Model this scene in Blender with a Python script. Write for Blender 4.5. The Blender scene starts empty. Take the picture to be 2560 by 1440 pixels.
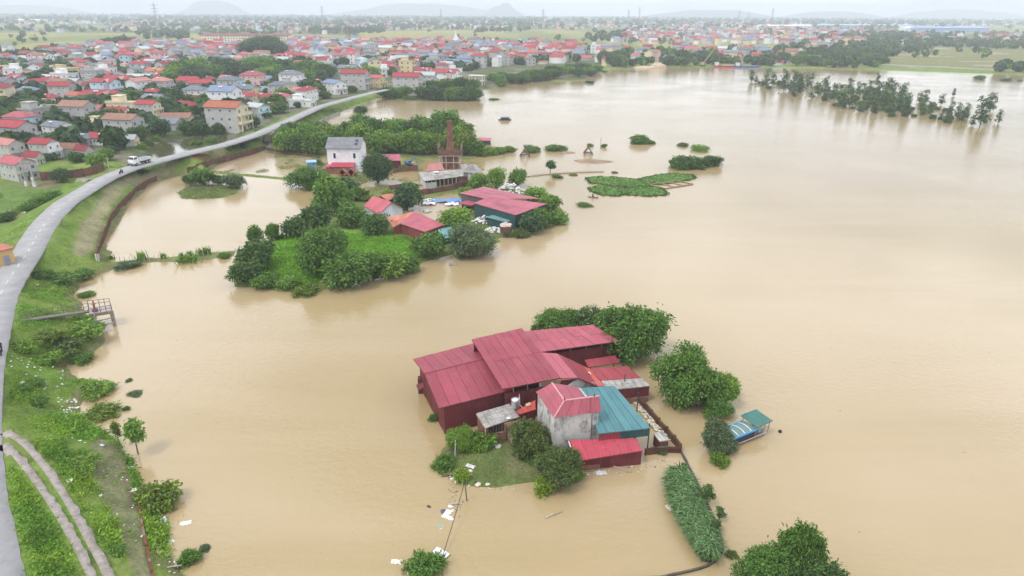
import bpy, math, random
import numpy as np
from mathutils import Vector, Matrix, noise as mnoise
random.seed(7); np.random.seed(7)
sc = bpy.context.scene
COL = sc.collection

# ---------------------------------------------------------------- camera
CAM_H = 42.0; FPX = 1707.0
PITCH = math.atan((720-32)/FPX); ROLL = 0.0055
_f = Vector((0, math.cos(PITCH), -math.sin(PITCH)))
_d0 = Vector((0, -math.sin(PITCH), -math.cos(PITCH))); _r0 = Vector((1, 0, 0))
_r = _r0*math.cos(ROLL) - _d0*math.sin(ROLL)
_d = _d0*math.cos(ROLL) + _r0*math.sin(ROLL)
camd = bpy.data.cameras.new('camera'); cam = bpy.data.objects.new('camera', camd); COL.objects.link(cam)
camd.sensor_width = 36.0; camd.lens = 36.0*FPX/2560; camd.clip_start = 0.5; camd.clip_end = 40000
cam.matrix_world = Matrix(((_r.x, -_d.x, -_f.x, 0), (_r.y, -_d.y, -_f.y, 0), (_r.z, -_d.z, -_f.z, CAM_H), (0, 0, 0, 1)))
sc.camera = cam

# ---------------------------------------------------------------- sky, sun, exposure
SUN_EL = math.radians(58); SUN_AZ = math.radians(-128)      # azimuth clockwise from +Y
world = bpy.data.worlds.new('World'); sc.world = world; world.use_nodes = True
wn = world.node_tree; wn.nodes.clear()
wo = wn.nodes.new('ShaderNodeOutputWorld'); bg = wn.nodes.new('ShaderNodeBackground'); bg.inputs['Strength'].default_value = 0.1
sky = wn.nodes.new('ShaderNodeTexSky'); sky.sky_type = 'NISHITA'; sky.sun_disc = False
sky.sun_elevation = SUN_EL; sky.sun_rotation = SUN_AZ; sky.air_density = 1.0; sky.dust_density = 2.0
tc = wn.nodes.new('ShaderNodeTexCoord'); mp = wn.nodes.new('ShaderNodeMapping'); mp.inputs['Scale'].default_value = (1.0, 1.0, 2.2)
mp.inputs['Location'].default_value = (3.1, 0.4, 0.7)
cn = wn.nodes.new('ShaderNodeTexNoise'); cn.inputs['Scale'].default_value = 2.2; cn.inputs['Detail'].default_value = 6; cn.inputs['Roughness'].default_value = 0.55
cr = wn.nodes.new('ShaderNodeValToRGB')
cr.color_ramp.elements[0].position = 0.40; cr.color_ramp.elements[0].color = (0.25, 0.25, 0.25, 1)
cr.color_ramp.elements[1].position = 0.60; cr.color_ramp.elements[1].color = (1, 1, 1, 1)
wm = wn.nodes.new('ShaderNodeMixRGB'); wm.inputs[2].default_value = (18.2, 18.5, 19.5, 1)
L = wn.links.new
L(tc.outputs['Generated'], mp.inputs[0]); L(mp.outputs[0], cn.inputs['Vector']); L(cn.outputs[0], cr.inputs[0])
L(cr.outputs[0], wm.inputs[0]); L(sky.outputs[0], wm.inputs[1]); L(wm.outputs[0], bg.inputs['Color']); L(bg.outputs[0], wo.inputs[0])
sund = bpy.data.lights.new('sun', 'SUN'); sund.energy = 1.5; sund.angle = math.radians(12); sund.color = (1.0, 0.95, 0.87)
sun = bpy.data.objects.new('sun', sund); COL.objects.link(sun)
sdir = Vector((math.sin(SUN_AZ)*math.cos(SUN_EL), math.cos(SUN_AZ)*math.cos(SUN_EL), math.sin(SUN_EL)))
sun.rotation_euler = sdir.to_track_quat('Z', 'Y').to_euler(); sun.location = (0, 0, 300)
sc.view_settings.view_transform = 'Standard'; sc.view_settings.look = 'None'; sc.view_settings.gamma = 1.0
sc.view_settings.use_curve_mapping = False; sc.view_settings.exposure = 0.18
sc.render.engine = 'CYCLES'
cy = sc.cycles; cy.use_denoising = True; cy.max_bounces = 6; cy.diffuse_bounces = 3; cy.glossy_bounces = 3
cy.transmission_bounces = 3; cy.transparent_max_bounces = 6; cy.volume_bounces = 2
cy.use_adaptive_sampling = True; cy.adaptive_threshold = 0.015; cy.sample_clamp_indirect = 6

# ---------------------------------------------------------------- helpers
def ray(x, y):
    return _f + _r*((x-1280)/FPX) + _d*((y-720)/FPX)
def P(x, y, z=0.0):                      # point of the plane z seen at photograph pixel x, y
    q = ray(x, y); t = (z-CAM_H)/q.z
    return Vector((q.x*t, q.y*t, z))
def depth(p): return (Vector(p)-Vector((0, 0, CAM_H))).dot(_f)
def prj(p):
    w = Vector(p)-Vector((0, 0, CAM_H)); k = w.dot(_f)
    return 1280+FPX*w.dot(_r)/k, 720+FPX*w.dot(_d)/k
def prjn(X, Y, Z):
    W = np.stack([X, Y, Z-CAM_H], -1); k = W@np.array(_f)
    return 1280+FPX*(W@np.array(_r))/k, 720+FPX*(W@np.array(_d))/k

def tag(o, label=None, cat=None, group=None, kind=None):
    if label: o['label'] = label
    if cat: o['category'] = cat
    if group: o['group'] = group
    if kind: o['kind'] = kind
    return o
def thing(name, label, cat, loc=(0, 0, 0), rz=0.0, group=None, scale=None):
    o = bpy.data.objects.new(name, None); COL.objects.link(o); o.empty_display_size = 0.5
    o.location = loc; o.rotation_euler = (0, 0, rz)
    if scale is not None: o.scale = scale if hasattr(scale, '__len__') else (scale,)*3
    return tag(o, label, cat, group)
def link(name, mesh, parent=None, color=None, loc=None, rz=None, scale=None):
    o = bpy.data.objects.new(name, mesh); COL.objects.link(o)
    if parent: o.parent = parent
    if color: o.color = (*color[:3], 1)
    if loc is not None: o.location = loc
    if rz is not None: o.rotation_euler = (0, 0, rz)
    if scale is not None: o.scale = scale
    return o

class MB:
    def __init__(s): s.v = []; s.f = []; s.m = []; s.uv = {}
    def add(s, vs, fs, mi=0):
        n = len(s.v); s.v += [tuple(v) for v in vs]
        for f in fs: s.f.append([n+i for i in f]); s.m.append(mi)
        return s
    def box(s, c, d, rz=0.0, mi=0, taper=1.0):
        ca, sa = math.cos(rz), math.sin(rz); vs = []
        for z in (-.5, .5):
            k = taper if z > 0 else 1.0
            for x, y in ((-.5, -.5), (.5, -.5), (.5, .5), (-.5, .5)):
                X, Y = x*d[0]*k, y*d[1]*k
                vs.append((c[0]+X*ca-Y*sa, c[1]+X*sa+Y*ca, c[2]+z*d[2]))
        return s.add(vs, [(3, 2, 1, 0), (4, 5, 6, 7), (0, 1, 5, 4), (1, 2, 6, 5), (2, 3, 7, 6), (3, 0, 4, 7)], mi)
    def slab(s, pts, t, mi=0):           # polygon pts (counter-clockwise from above) with thickness t below it
        n = len(pts); pts = [Vector(p) for p in pts]
        nn = (pts[1]-pts[0]).cross(pts[2]-pts[0]).normalized()
        if nn.z < 0: pts = pts[::-1]; nn = -nn
        b = [p-nn*t for p in pts]
        return s.add(pts+b, [tuple(range(n)), tuple(range(2*n-1, n-1, -1))]+[(i, i+n, (i+1) % n+n, (i+1) % n) for i in range(n)], mi)
    def prism(s, base, z0, z1, mi=0):    # vertical prism; z1 may be a list
        n = len(base); z1l = z1 if hasattr(z1, '__len__') else [z1]*n
        a = sum(base[i][0]*base[(i+1) % n][1]-base[(i+1) % n][0]*base[i][1] for i in range(n))
        if a < 0: base = base[::-1]; z1l = z1l[::-1]
        vs = [(p[0], p[1], z0) for p in base]+[(p[0], p[1], z) for p, z in zip(base, z1l)]
        return s.add(vs, [tuple(range(n-1, -1, -1)), tuple(range(n, 2*n))]+[(i, (i+1) % n, (i+1) % n+n, i+n) for i in range(n)], mi)
    def tube(s, pts, r, n=6, mi=0, cap=True):
        pts = [Vector(p) for p in pts]; rr = r if hasattr(r, '__len__') else [r]*len(pts)
        rings = []; vs = []
        for i, p in enumerate(pts):
            t = (pts[min(i+1, len(pts)-1)]-pts[max(i-1, 0)]).normalized()
            a = t.cross(Vector((0, 0, 1)) if abs(t.z) < .9 else Vector((1, 0, 0))).normalized(); b = t.cross(a)
            for k in range(n):
                q = 2*math.pi*k/n; vs.append(p+(a*math.cos(q)+b*math.sin(q))*rr[i])
        fs = [(i*n+k, i*n+(k+1) % n, (i+1)*n+(k+1) % n, (i+1)*n+k) for i in range(len(pts)-1) for k in range(n)]
        if cap: fs += [tuple(range(n-1, -1, -1)), tuple(range((len(pts)-1)*n, len(pts)*n))]
        return s.add(vs, fs, mi)
    def bar(s, a, b, w, h=None, mi=0):
        return s.tube([a, b], w*.7, 4, mi)
    def lathe(s, c, prof, n=12, mi=0):
        vs = [(c[0]+r*math.cos(2*math.pi*k/n), c[1]+r*math.sin(2*math.pi*k/n), c[2]+z) for r, z in prof for k in range(n)]
        m = len(prof)
        fs = [(i*n+k, i*n+(k+1) % n, (i+1)*n+(k+1) % n, (i+1)*n+k) for i in range(m-1) for k in range(n)]
        return s.add(vs, fs+[tuple(range(n-1, -1, -1)), tuple(range((m-1)*n, m*n))], mi)
    def blob(s, c, r, seed=0, n=8, m=5, rough=.25, mi=0):
        rnd = random.Random(seed); vs = []
        for i in range(m+1):
            th = math.pi*i/m
            for k in range(n):
                q = 2*math.pi*k/n; j = 1+rnd.uniform(-rough, rough)
                vs.append((c[0]+r[0]*math.sin(th)*math.cos(q)*j, c[1]+r[1]*math.sin(th)*math.sin(q)*j, c[2]+r[2]*math.cos(th)*j))
        return s.add(vs, [(i*n+k, (i+1)*n+k, (i+1)*n+(k+1) % n, i*n+(k+1) % n) for i in range(m) for k in range(n)], mi)
    def mesh(s, name, mats, smooth=False, off=None):
        me = bpy.data.meshes.new(name)
        vs = s.v if off is None else [(v[0]-off[0], v[1]-off[1], v[2]-off[2]) for v in s.v]
        me.from_pydata(vs, [], s.f)
        for m in (mats if isinstance(mats, (list, tuple)) else [mats]): me.materials.append(m)
        if any(s.m): me.polygons.foreach_set('material_index', s.m)
        if smooth: me.polygons.foreach_set('use_smooth', [True]*len(me.polygons))
        me.update(); return me
    def build(s, name, mats, parent=None, color=None, smooth=False, loc=None):
        """world-space vertices; parent (unrotated Empty or mesh at its own location) becomes the parent"""
        off = None
        if parent is not None:
            off = world_loc(parent)
        o = link(name, s.mesh(name, mats, smooth, off), parent, color)
        return o
def world_loc(o):
    p = Vector((0, 0, 0))
    while o: p = p+o.location; o = o.parent
    return p
def npmesh(name, V, Fc, mats, cols=None, smooth=False, matidx=None):
    """quads/tris from arrays"""
    me = bpy.data.meshes.new(name); nf, k = Fc.shape
    me.vertices.add(len(V)); me.vertices.foreach_set('co', np.asarray(V, np.float32).ravel())
    me.loops.add(nf*k); me.loops.foreach_set('vertex_index', np.asarray(Fc, np.int32).ravel())
    me.polygons.add(nf); me.polygons.foreach_set('loop_start', np.arange(0, nf*k, k, dtype=np.int32))
    me.polygons.foreach_set('loop_total', np.full(nf, k, np.int32))
    if matidx is not None: me.polygons.foreach_set('material_index', np.asarray(matidx, np.int32))
    if smooth: me.polygons.foreach_set('use_smooth', np.ones(nf, bool))
    me.update(calc_edges=True)
    if cols is not None:
        at = me.color_attributes.new('tint', 'FLOAT_COLOR', 'POINT')
        c4 = np.ones((len(V), 4), np.float32); c4[:, :3] = cols; at.data.foreach_set('color', c4.ravel())
    for m in (mats if isinstance(mats, (list, tuple)) else [mats]): me.materials.append(m)
    return me
def lerp(a, b, t): return Vector(a)*(1-t)+Vector(b)*t

# ---------------------------------------------------------------- materials
class NT:
    def __init__(s, name):
        s.m = bpy.data.materials.new(name); s.m.use_nodes = True; s.t = s.m.node_tree
        s.b = s.t.nodes['Principled BSDF']; s.out = s.t.nodes['Material Output']
    def n(s, typ, **k):
        nd = s.t.nodes.new(typ)
        for a, b in k.items():
            if a.startswith('_'): setattr(nd, a[1:], b)
            else: s.set(nd.inputs[a.replace('__', ' ')], b)
        return nd
    def set(s, sock, v):
        if hasattr(v, 'is_linked') and hasattr(v, 'node'): s.t.links.new(v, sock)
        else:
            if isinstance(v, tuple) and len(v) == 3 and len(getattr(sock, 'default_value', (0,)*3)) == 4: v = (*v, 1)
            sock.default_value = v
    def pos(s): return s.n('ShaderNodeNewGeometry').outputs['Position']
    def obj(s): return s.n('ShaderNodeTexCoord').outputs['Object']
    def map(s, v, scale=(1, 1, 1), rot=(0, 0, 0)):
        nd = s.n('ShaderNodeMapping'); s.set(nd.inputs['Vector'], v); nd.inputs['Scale'].default_value = scale; nd.inputs['Rotation'].default_value = rot
        return nd.outputs[0]
    def noise(s, v, scale, detail=3, rough=.55, dist=0):
        nd = s.n('ShaderNodeTexNoise', Scale=scale, Detail=detail, Roughness=rough, Distortion=dist); s.set(nd.inputs['Vector'], v); return nd.outputs['Fac']
    def ramp(s, fac, *stops):
        nd = s.n('ShaderNodeValToRGB'); s.set(nd.inputs[0], fac); e = nd.color_ramp.elements
        while len(e) < len(stops): e.new(.5)
        for i, (p, c) in enumerate(stops):
            e[i].position = p; e[i].color = (c, c, c, 1) if not hasattr(c, '__len__') else (*c, 1)
        return nd.outputs[0]
    def mix(s, fac, a, b, mode='MIX'):
        nd = s.n('ShaderNodeMixRGB', _blend_type=mode); s.set(nd.inputs[0], fac); s.set(nd.inputs[1], a); s.set(nd.inputs[2], b); return nd.outputs[0]
    def math(s, op, a, b=0.0):
        nd = s.n('ShaderNodeMath', _operation=op); s.set(nd.inputs[0], a); s.set(nd.inputs[1], b); return nd.outputs[0]
    def ocol(s): return s.n('ShaderNodeObjectInfo').outputs['Color']
    def orand(s): return s.n('ShaderNodeObjectInfo').outputs['Random']
    def bump(s, h, strength=.3, dist=.1):
        nd = s.n('ShaderNodeBump', Strength=strength, Distance=dist); s.set(nd.inputs['Height'], h); s.set(s.b.inputs['Normal'], nd.outputs[0])
    def fin(s, col, rough=.8, spec=.3, metal=0.0):
        s.set(s.b.inputs['Base Color'], col); s.set(s.b.inputs['Roughness'], rough)
        s.b.inputs['Specular IOR Level'].default_value = spec; s.b.inputs['Metallic'].default_value = metal
        return s.m

def mk_water(name, deep, pale, rough, bumpk, fine=1.0):
    t = NT(name); p = t.pos()
    big = t.noise(p, .012, 3, .5); mid = t.noise(t.map(p, (1, .6, 1)), .05, 3, .6)
    f = t.ramp(t.math('MULTIPLY_ADD', big, 1.0), (.35, 0.0), (.65, 1.0)) if False else t.ramp(big, (.36, 0.0), (.64, 1.0))
    c = t.mix(f, deep, pale); c = t.mix(t.ramp(mid, (.4, 0.0), (.7, .18)), c, tuple(x*.86 for x in pale))
    st = t.noise(t.map(p, (.25, 1.6, 1), (0, 0, .35)), .035, 4, .6, 1.2); c = t.mix(t.ramp(st, (.45, 0.0), (.72, .4)), c, tuple(x*k for x, k in zip(pale, (1.08, 1.06, 1.1))))
    rough = t.ramp(t.noise(t.map(p, (.4, 1.2, 1), (0, 0, -.4)), .02, 3, .55, .8), (.35, rough*.5), (.65, rough*2.6))
    w1 = t.noise(t.map(p, (1.0, 1.5, 1), (0, 0, .5)), 1.1*fine, 2, .5, .4); w2 = t.noise(t.map(p, (1, 1.4, 1), (0, 0, -.3)), 3.2*fine, 2, .5)
    amp = t.ramp(t.noise(p, .03, 2, .5), (.35, .35), (.65, 1.0))
    h = t.math('MULTIPLY', t.math('ADD', t.math('MULTIPLY', w1, .7), t.math('MULTIPLY', w2, .3)), amp)
    t.bump(h, 1.0, bumpk); t.b.inputs['IOR'].default_value = 1.5
    return t.fin(c, rough, .5)
WATER = mk_water('muddy_water', (.32, .242, .105), (.40, .312, .190), .04, .065)
POND = mk_water('pond_water', (.06, .07, .03), (.085, .09, .04), .05, .012)

t = NT('terrain'); p = t.pos()
a = t.n('ShaderNodeAttribute', _attribute_name='tint').outputs['Color']
n1 = t.noise(p, .35, 5, .65); n2 = t.noise(p, 2.4, 4, .7); n3 = t.noise(p, .06, 3, .5)
c = t.mix(1.0, a, t.ramp(n1, (.25, .72), (.75, 1.25)), 'MULTIPLY'); c = t.mix(.8, c, t.ramp(n2, (.3, .62), (.7, 1.3)), 'MULTIPLY')
c = t.mix(t.ramp(n3, (.45, 0.0), (.7, .28)), c, (.24, .215, .10))
t.bump(t.math('ADD', n2, t.noise(p, 7, 3, .7)), .7, .18); TERRAIN = t.fin(c, .95, .1)

t = NT('concrete_road'); p = t.pos()
c = t.ramp(t.noise(p, .5, 5, .65), (.3, (.27, .268, .27)), (.7, (.37, .368, .372)))
c = t.mix(t.ramp(t.noise(p, 3.5, 4, .7), (.55, 0.0), (.75, .45)), c, (.36, .33, .29)); t.bump(t.noise(p, 12, 3), .2, .03); ROAD = t.fin(c, .9, .2)
t = NT('gravel_track'); p = t.pos()
c = t.ramp(t.noise(p, 1.5, 6, .75), (.3, (.20, .17, .145)), (.5, (.33, .295, .265)), (.72, (.44, .40, .375))); t.bump(t.noise(p, 6, 4, .7), .6, .12); TRACK = t.fin(c, .95, .1)
t = NT('road_paint'); ROADPAINT = t.fin(t.ramp(t.noise(t.pos(), 3, 4), (.4, (.42, .41, .41)), (.6, (.72, .72, .71))), .8)

def mk_ocol(name, rough=.7, spec=.3, lo=.82, hi=1.12, scale=1.2, metal=0.0, bump=0.0):
    t = NT(name); v = t.obj()
    c = t.mix(1.0, t.ocol(), t.ramp(t.noise(v, scale, 5, .65), (.3, lo), (.7, hi)), 'MULTIPLY')
    if bump: t.bump(t.noise(v, scale*6, 3), bump, .05)
    return t.fin(c, rough, spec, metal)
PAINT = mk_ocol('paint', .5, .4); CLOTH = mk_ocol('woven_plastic', .75, .3, .8, 1.1, 3, 0, .4); WOOD = mk_ocol('weathered_wood', .85, .2, .6, 1.25, 2.5)
STEEL = mk_ocol('steel', .3, .5, .8, 1.1, 2, .8); SOIL = mk_ocol('soil', .95, .1, .65, 1.25, 1.5, 0, .5)

# corrugated metal: ribs follow the UV u axis (metres)
def mk_corr(name, rough, ribs, stain, rib_bump=.02):
    t = NT(name); uv = t.n('ShaderNodeUVMap').outputs[0]; p = t.pos()
    c = t.mix(1.0, t.ocol(), t.ramp(t.noise(p, .45, 5, .6), (.3, .86), (.7, 1.1)), 'MULTIPLY')
    rnd = t.ramp(t.orand(), (0.0, .92), (1.0, 1.08)); c = t.mix(1.0, c, rnd, 'MULTIPLY')
    st = t.ramp(t.noise(t.map(p, (1, 1, .25)), 1.6, 5, .7), (.55, 0.0), (.78, stain)); c = t.mix(st, c, (.17, .10, .085))
    c = t.mix(t.ramp(t.noise(p, .55, 5, .7, .6), (.5, 0.0), (.75, .25 if rib_bump > .01 and stain < .3 else .15)), c, t.mix(.5, c, (.36, .27, .26)))
    w = t.n('ShaderNodeTexWave', _wave_type='BANDS', _bands_direction='X', Scale=.314*ribs); t.set(w.inputs['Vector'], uv)
    c = t.mix(.14, c, t.mix(1.0, c, t.ramp(w.outputs['Fac'], (0.0, .55), (1.0, 1.15)), 'MULTIPLY'))
    t.bump(w.outputs['Fac'], .45, rib_bump); return t.fin(c, rough, .25)
ROOFM = mk_corr("corrugated_roof", .55, 2.6, .28); WALLM = mk_corr("corrugated_wall", .6, 2.6, .45)

t = NT('fibro_roof'); p = t.pos()
c = t.mix(1.0, t.ocol(), t.ramp(t.noise(p, .9, 6, .7), (.3, .6), (.7, 1.25)), 'MULTIPLY'); c = t.mix(1.0, c, t.ramp(t.orand(), (0, .82), (1, 1.15)), 'MULTIPLY')
c = t.mix(t.ramp(t.noise(p, 2.7, 5, .7), (.52, 0.0), (.7, .6)), c, (.10, .095, .085)); t.bump(t.noise(t.map(p, (4, 1, 1)), 3, 3), .4, .06); FIBRO = t.fin(c, .95, .1)

t = NT('stained_plaster'); p = t.pos()
c = t.mix(1.0, t.ocol(), t.ramp(t.noise(p, .8, 5, .6), (.3, .78), (.7, 1.12)), 'MULTIPLY')
st = t.ramp(t.noise(t.map(p, (1, 1, .55)), 1.1, 7, .72), (.48, 0.0), (.64, .8)); c = t.mix(st, c, (.10, .095, .09))
t.bump(t.noise(p, 5, 4), .3, .04); STAINED = t.fin(c, .9, .15)
t = NT('plaster'); v = t.obj()
c = t.mix(1.0, t.ocol(), t.ramp(t.noise(v, .5, 5, .65), (.3, .84), (.7, 1.08)), 'MULTIPLY')
st = t.ramp(t.noise(t.map(v, (1, 1, .3)), 1.2, 5, .7), (.56, 0.0), (.75, .3)); c = t.mix(st, c, (.16, .15, .14)); PLASTER = t.fin(c, .88, .15)
t = NT('roof_tiles'); v = t.obj()
c = t.mix(1.0, t.ocol(), t.ramp(t.noise(v, .7, 5, .65), (.3, .78), (.7, 1.15)), 'MULTIPLY')
w = t.n('ShaderNodeTexWave', _wave_type='BANDS', _bands_direction='X', Scale=1.2); t.set(w.inputs['Vector'], v); t.bump(w.outputs['Fac'], .4, .05)
c = t.mix(t.ramp(t.noise(v, 2.2, 4, .7), (.58, 0.0), (.75, .3)), c, (.12, .09, .08)); TILE = t.fin(c, .75, .25)
t = NT('brickwork'); p = t.pos()
br = t.n('ShaderNodeTexBrick', Scale=4.2, Mortar__Size=.018); br.inputs['Color1'].default_value = (.25, .115, .075, 1); br.inputs['Color2'].default_value = (.19, .085, .06, 1); br.inputs['Mortar'].default_value = (.27, .24, .21, 1)
xyz = t.n('ShaderNodeSeparateXYZ'); t.set(xyz.inputs[0], p); cb = t.n('ShaderNodeCombineXYZ'); t.set(cb.inputs[0], t.math('ADD', xyz.outputs[0], xyz.outputs[1])); t.set(cb.inputs[1], xyz.outputs[2]); t.set(br.inputs['Vector'], cb.outputs[0])
c = t.mix(1.0, br.outputs['Color'], t.ramp(t.noise(p, .9, 6, .7), (.3, .55), (.7, 1.3)), 'MULTIPLY'); c = t.mix(1.0, c, t.ocol(), 'MULTIPLY')
t.bump(t.noise(p, 9, 3), .4, .04); BRICK = t.fin(c, .95, .1)
t = NT('window_glass'); GLASS = t.fin((.03, .036, .042), .12, .5)
t = NT('rubber'); RUBBER = t.fin((.02, .02, .02), .8, .2)
t = NT('skin'); SKIN = t.fin((.42, .25, .17), .6, .3)

def mk_leaf(name, transl=.28, rough=.55):
    t = NT(name); g = t.n('ShaderNodeNewGeometry')
    rnd = g.outputs['Random Per Island']; v = t.obj()
    c = t.mix(1.0, t.ocol(), t.ramp(rnd, (0.0, .55), (.55, 1.0), (1.0, 1.6)), 'MULTIPLY')
    hue = t.mix(t.ramp(t.noise(v, 5, 3, .6), (.42, 0.0), (.68, .55)), c, t.mix(1.0, c, (1.55, 1.25, .6), 'MULTIPLY'))
    hue = t.mix(t.ramp(t.orand(), (0, 0.0), (1, .35)), hue, t.mix(1.0, hue, (.72, .9, 1.15), 'MULTIPLY'))
    t.fin(hue, rough, .25)
    tr = t.n('ShaderNodeBsdfTranslucent'); t.set(tr.inputs['Color'], t.mix(1.0, hue, (1.3, 1.35, .7), 'MULTIPLY'))
    mx = t.n('ShaderNodeMixShader', Fac=transl); t.t.links.new(t.b.outputs[0], mx.inputs[1]); t.t.links.new(tr.outputs[0], mx.inputs[2]); t.t.links.new(mx.outputs[0], t.out.inputs['Surface'])
    return t.m
LEAF = mk_leaf('leaves')
t = NT('bark'); BARK = t.fin(t.ramp(t.noise(t.map(t.obj(), (1, 1, .3)), 6, 4), (.3, (.09, .07, .055)), (.7, (.20, .165, .13))), .95, .1)
t = NT('far_paint'); FARP = t.fin(t.n('ShaderNodeAttribute', _attribute_name='tint').outputs['Color'], .8, .2)
t = NT('far_leaves'); a = t.n('ShaderNodeAttribute', _attribute_name='tint').outputs['Color']; rnd = t.n('ShaderNodeNewGeometry').outputs['Random Per Island']
fl_ = t.mix(1.0, a, t.ramp(rnd, (0, .6), (1, 1.5)), 'MULTIPLY'); FARLEAF = t.fin(fl_, .7, .15); tr_ = t.n('ShaderNodeBsdfTranslucent'); t.set(tr_.inputs['Color'], t.mix(1.0, fl_, (1.3, 1.35, .7), 'MULTIPLY')); mx_ = t.n('ShaderNodeMixShader', Fac=.25); L2 = t.t.links.new; L2(t.b.outputs[0], mx_.inputs[1]); L2(tr_.outputs[0], mx_.inputs[2]); L2(mx_.outputs[0], t.out.inputs['Surface'])

def set_uv(me, u, v, origin):
    uvl = me.uv_layers.new(name='UVMap'); co = [Vector(x.co)-Vector(origin) for x in me.vertices]
    for lp in me.loops: q = co[lp.vertex_index]; uvl.data[lp.index].uv = (q.dot(u), q.dot(v))
# ================================================================ LAND
def W(px): return np.array([[*P(x, y, 0).to_2d()] for x, y in px])
SHORE = [(600,1640),(520,1520),(470,1440),(428,1390),(420,1340),(395,1300),(350,1265),(345,1200),(322,1155),(300,1110),(255,1088),(215,1060),(192,1030),(200,996),(240,985),(285,966),(240,957),(205,955),(178,935),(170,918),(182,900),(238,882),(248,866),(262,850),(255,815),(235,790),(200,760),(192,740),(180,722),(200,700),(235,688),(290,668),(350,656),(420,655),(500,648),(588,642),(588,628),(520,631),(430,641),(340,650),(278,656),(264,640),(266,600),(286,560),(312,520),(345,488),(392,456),(432,441),(468,437),(500,438),(540,432),(532,424),(560,402),(660,378),(690,352),(720,338),(790,313),(830,290),(880,265),(950,243),(1000,248),(1045,251),(1120,252),(1198,252),(1206,225),(1230,222),(1290,208),(1330,203),(1400,202),(1460,200),(1490,188),(1500,176),(1560,171),(1640,168),(1760,167),(1900,168),(2060,171),(2200,175),(2400,181),(2560,186),(2800,193)]
M = np.vstack([W(SHORE), [[1500, 620], [9000, 2500], [12500, 12500], [-12500, 12500], [-12500, 10], [-60, 8], [-34, 18]]])
ISLE = W([(588,640),(578,690),(600,712),(690,722),(765,738),(835,722),(905,700),(1045,682),(1052,658),(1110,640),(1232,622),(1245,596),(1330,590),(1402,556),(1405,510),(1365,475),(1300,478),(1235,465),(1222,446),(1200,420),(1160,398),(1285,380),(1288,370),(1195,366),(1175,340),(1130,305),(1100,303),(1040,322),(850,324),(800,320),(770,322),(720,338),(690,352),(660,378),(700,386),(800,394),(795,440),(790,485),(765,530),(730,578),(690,600),(645,606),(600,625)])
LAWN = W([(1095,1150),(1110,1118),(1200,1092),(1290,1100),(1335,1140),(1430,1180),(1452,1202),(1390,1214),(1330,1205),(1240,1217),(1170,1214),(1118,1190)])
BAR1 = W([(1435,401),(1470,396),(1530,402),(1538,406),(1490,411),(1450,408)]); BAR2 = W([(1400,381),(1425,377),(1450,383),(1415,386)])
GRASSHILL = W([(600,650),(640,612),(700,600),(760,585),(830,570),(900,580),(1000,590),(1035,620),(1040,660),(900,690),(760,720),(620,700)])
PADDY = W([(530,430),(560,402),(665,379),(800,393),(796,440),(720,447),(640,442)])
YARD = W([(1050,500),(1150,480),(1200,520),(1130,570),(1060,560),(1030,540),(990,530)])
MUD = W([(800,394),(900,400),(1190,395),(1215,440),(1050,480),(900,480),(795,450)])
PONDP = W([(318,412),(360,395),(372,368),(420,350),(500,338),(592,335),(580,358),(500,382),(430,402),(345,424),(316,426)])
PUD = [W([(35,545),(60,520),(68,535),(45,552)]), W([(85,498),(110,490),(112,500),(90,506)]), W([(0,495),(12,490),(10,502),(0,510)])]
FLATS = W([(0,470),(60,450),(170,455),(150,500),(60,560),(0,590)])
BUND = W([(545,432),(600,437),(680,444),(740,450),(790,452)])
BERM = W([(205,668),(218,640),(228,600),(255,548),(300,492),(350,462),(400,445),(450,426),(505,415),(560,395),(640,366)])
REDSOIL = W([(486,424),(512,413),(538,404)])
ISLET = W([(445,482),(470,464),(540,462),(600,468),(592,485),(560,494),(500,498),(455,497)])
RDGE = [(140,1700),(100,1560),(60,1440),(42,1332),(25,1262),(14,1212),(7,1137),(4,1060),(6,970),(10.5,917),(16,875),(25,838),(33,807),(40,764),(53,720),(77,680),(115,620),(130,586),(155,547),(192,507),(250,470),(290,445),(350,420),(425,400),(500,381),(578,363),(656,338),(734,304),(812,267),(880,248),(950,230),(1010,219)]
DIKE_Z = 4.5; ROAD_W = 4.7
def smooth(pts, n):
    pts = np.asarray(pts, float); d = np.r_[0, np.cumsum(np.hypot(*np.diff(pts, axis=0).T))]
    s = np.linspace(0, d[-1], n); q = np.stack([np.interp(s, d, pts[:, i]) for i in range(pts.shape[1])], 1)
    return q
def gaussf(q, k):
    w = np.exp(-np.linspace(-2, 2, 2*k+1)**2); w /= w.sum(); out = q.copy()
    for i in range(q.shape[1]):
        p = np.r_[2*q[0, i]-q[k:0:-1, i], q[:, i], 2*q[-1, i]-q[-2:-k-2:-1, i]]; out[:, i] = np.convolve(p, w, 'valid')
    return out
redge = gaussf(smooth(np.array([[*P(x, y, DIKE_Z).to_2d()] for x, y in RDGE]), 500), 9)
tn = np.gradient(redge, axis=0); tn /= np.hypot(*tn.T)[:, None]; nleft = np.stack([-tn[:, 1], tn[:, 0]], 1)
ROADC = redge+nleft*ROAD_W/2
def segdist(X, Y, poly, closed=True):
    A = np.asarray(poly); B = np.roll(A, -1, 0) if closed else A[1:]; A = A if closed else A[:-1]
    out = np.empty(X.shape); F = out.ravel(); x = X.ravel(); y = Y.ravel()
    for i in range(0, len(x), 20000):
        px, py = x[i:i+20000, None], y[i:i+20000, None]; ex, ey = (B-A).T
        tt = np.clip(((px-A[:, 0])*ex+(py-A[:, 1])*ey)/np.maximum(ex*ex+ey*ey, 1e-9), 0, 1)
        F[i:i+20000] = np.sqrt(((px-A[:, 0]-tt*ex)**2+(py-A[:, 1]-tt*ey)**2).min(1))
    return out
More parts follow.
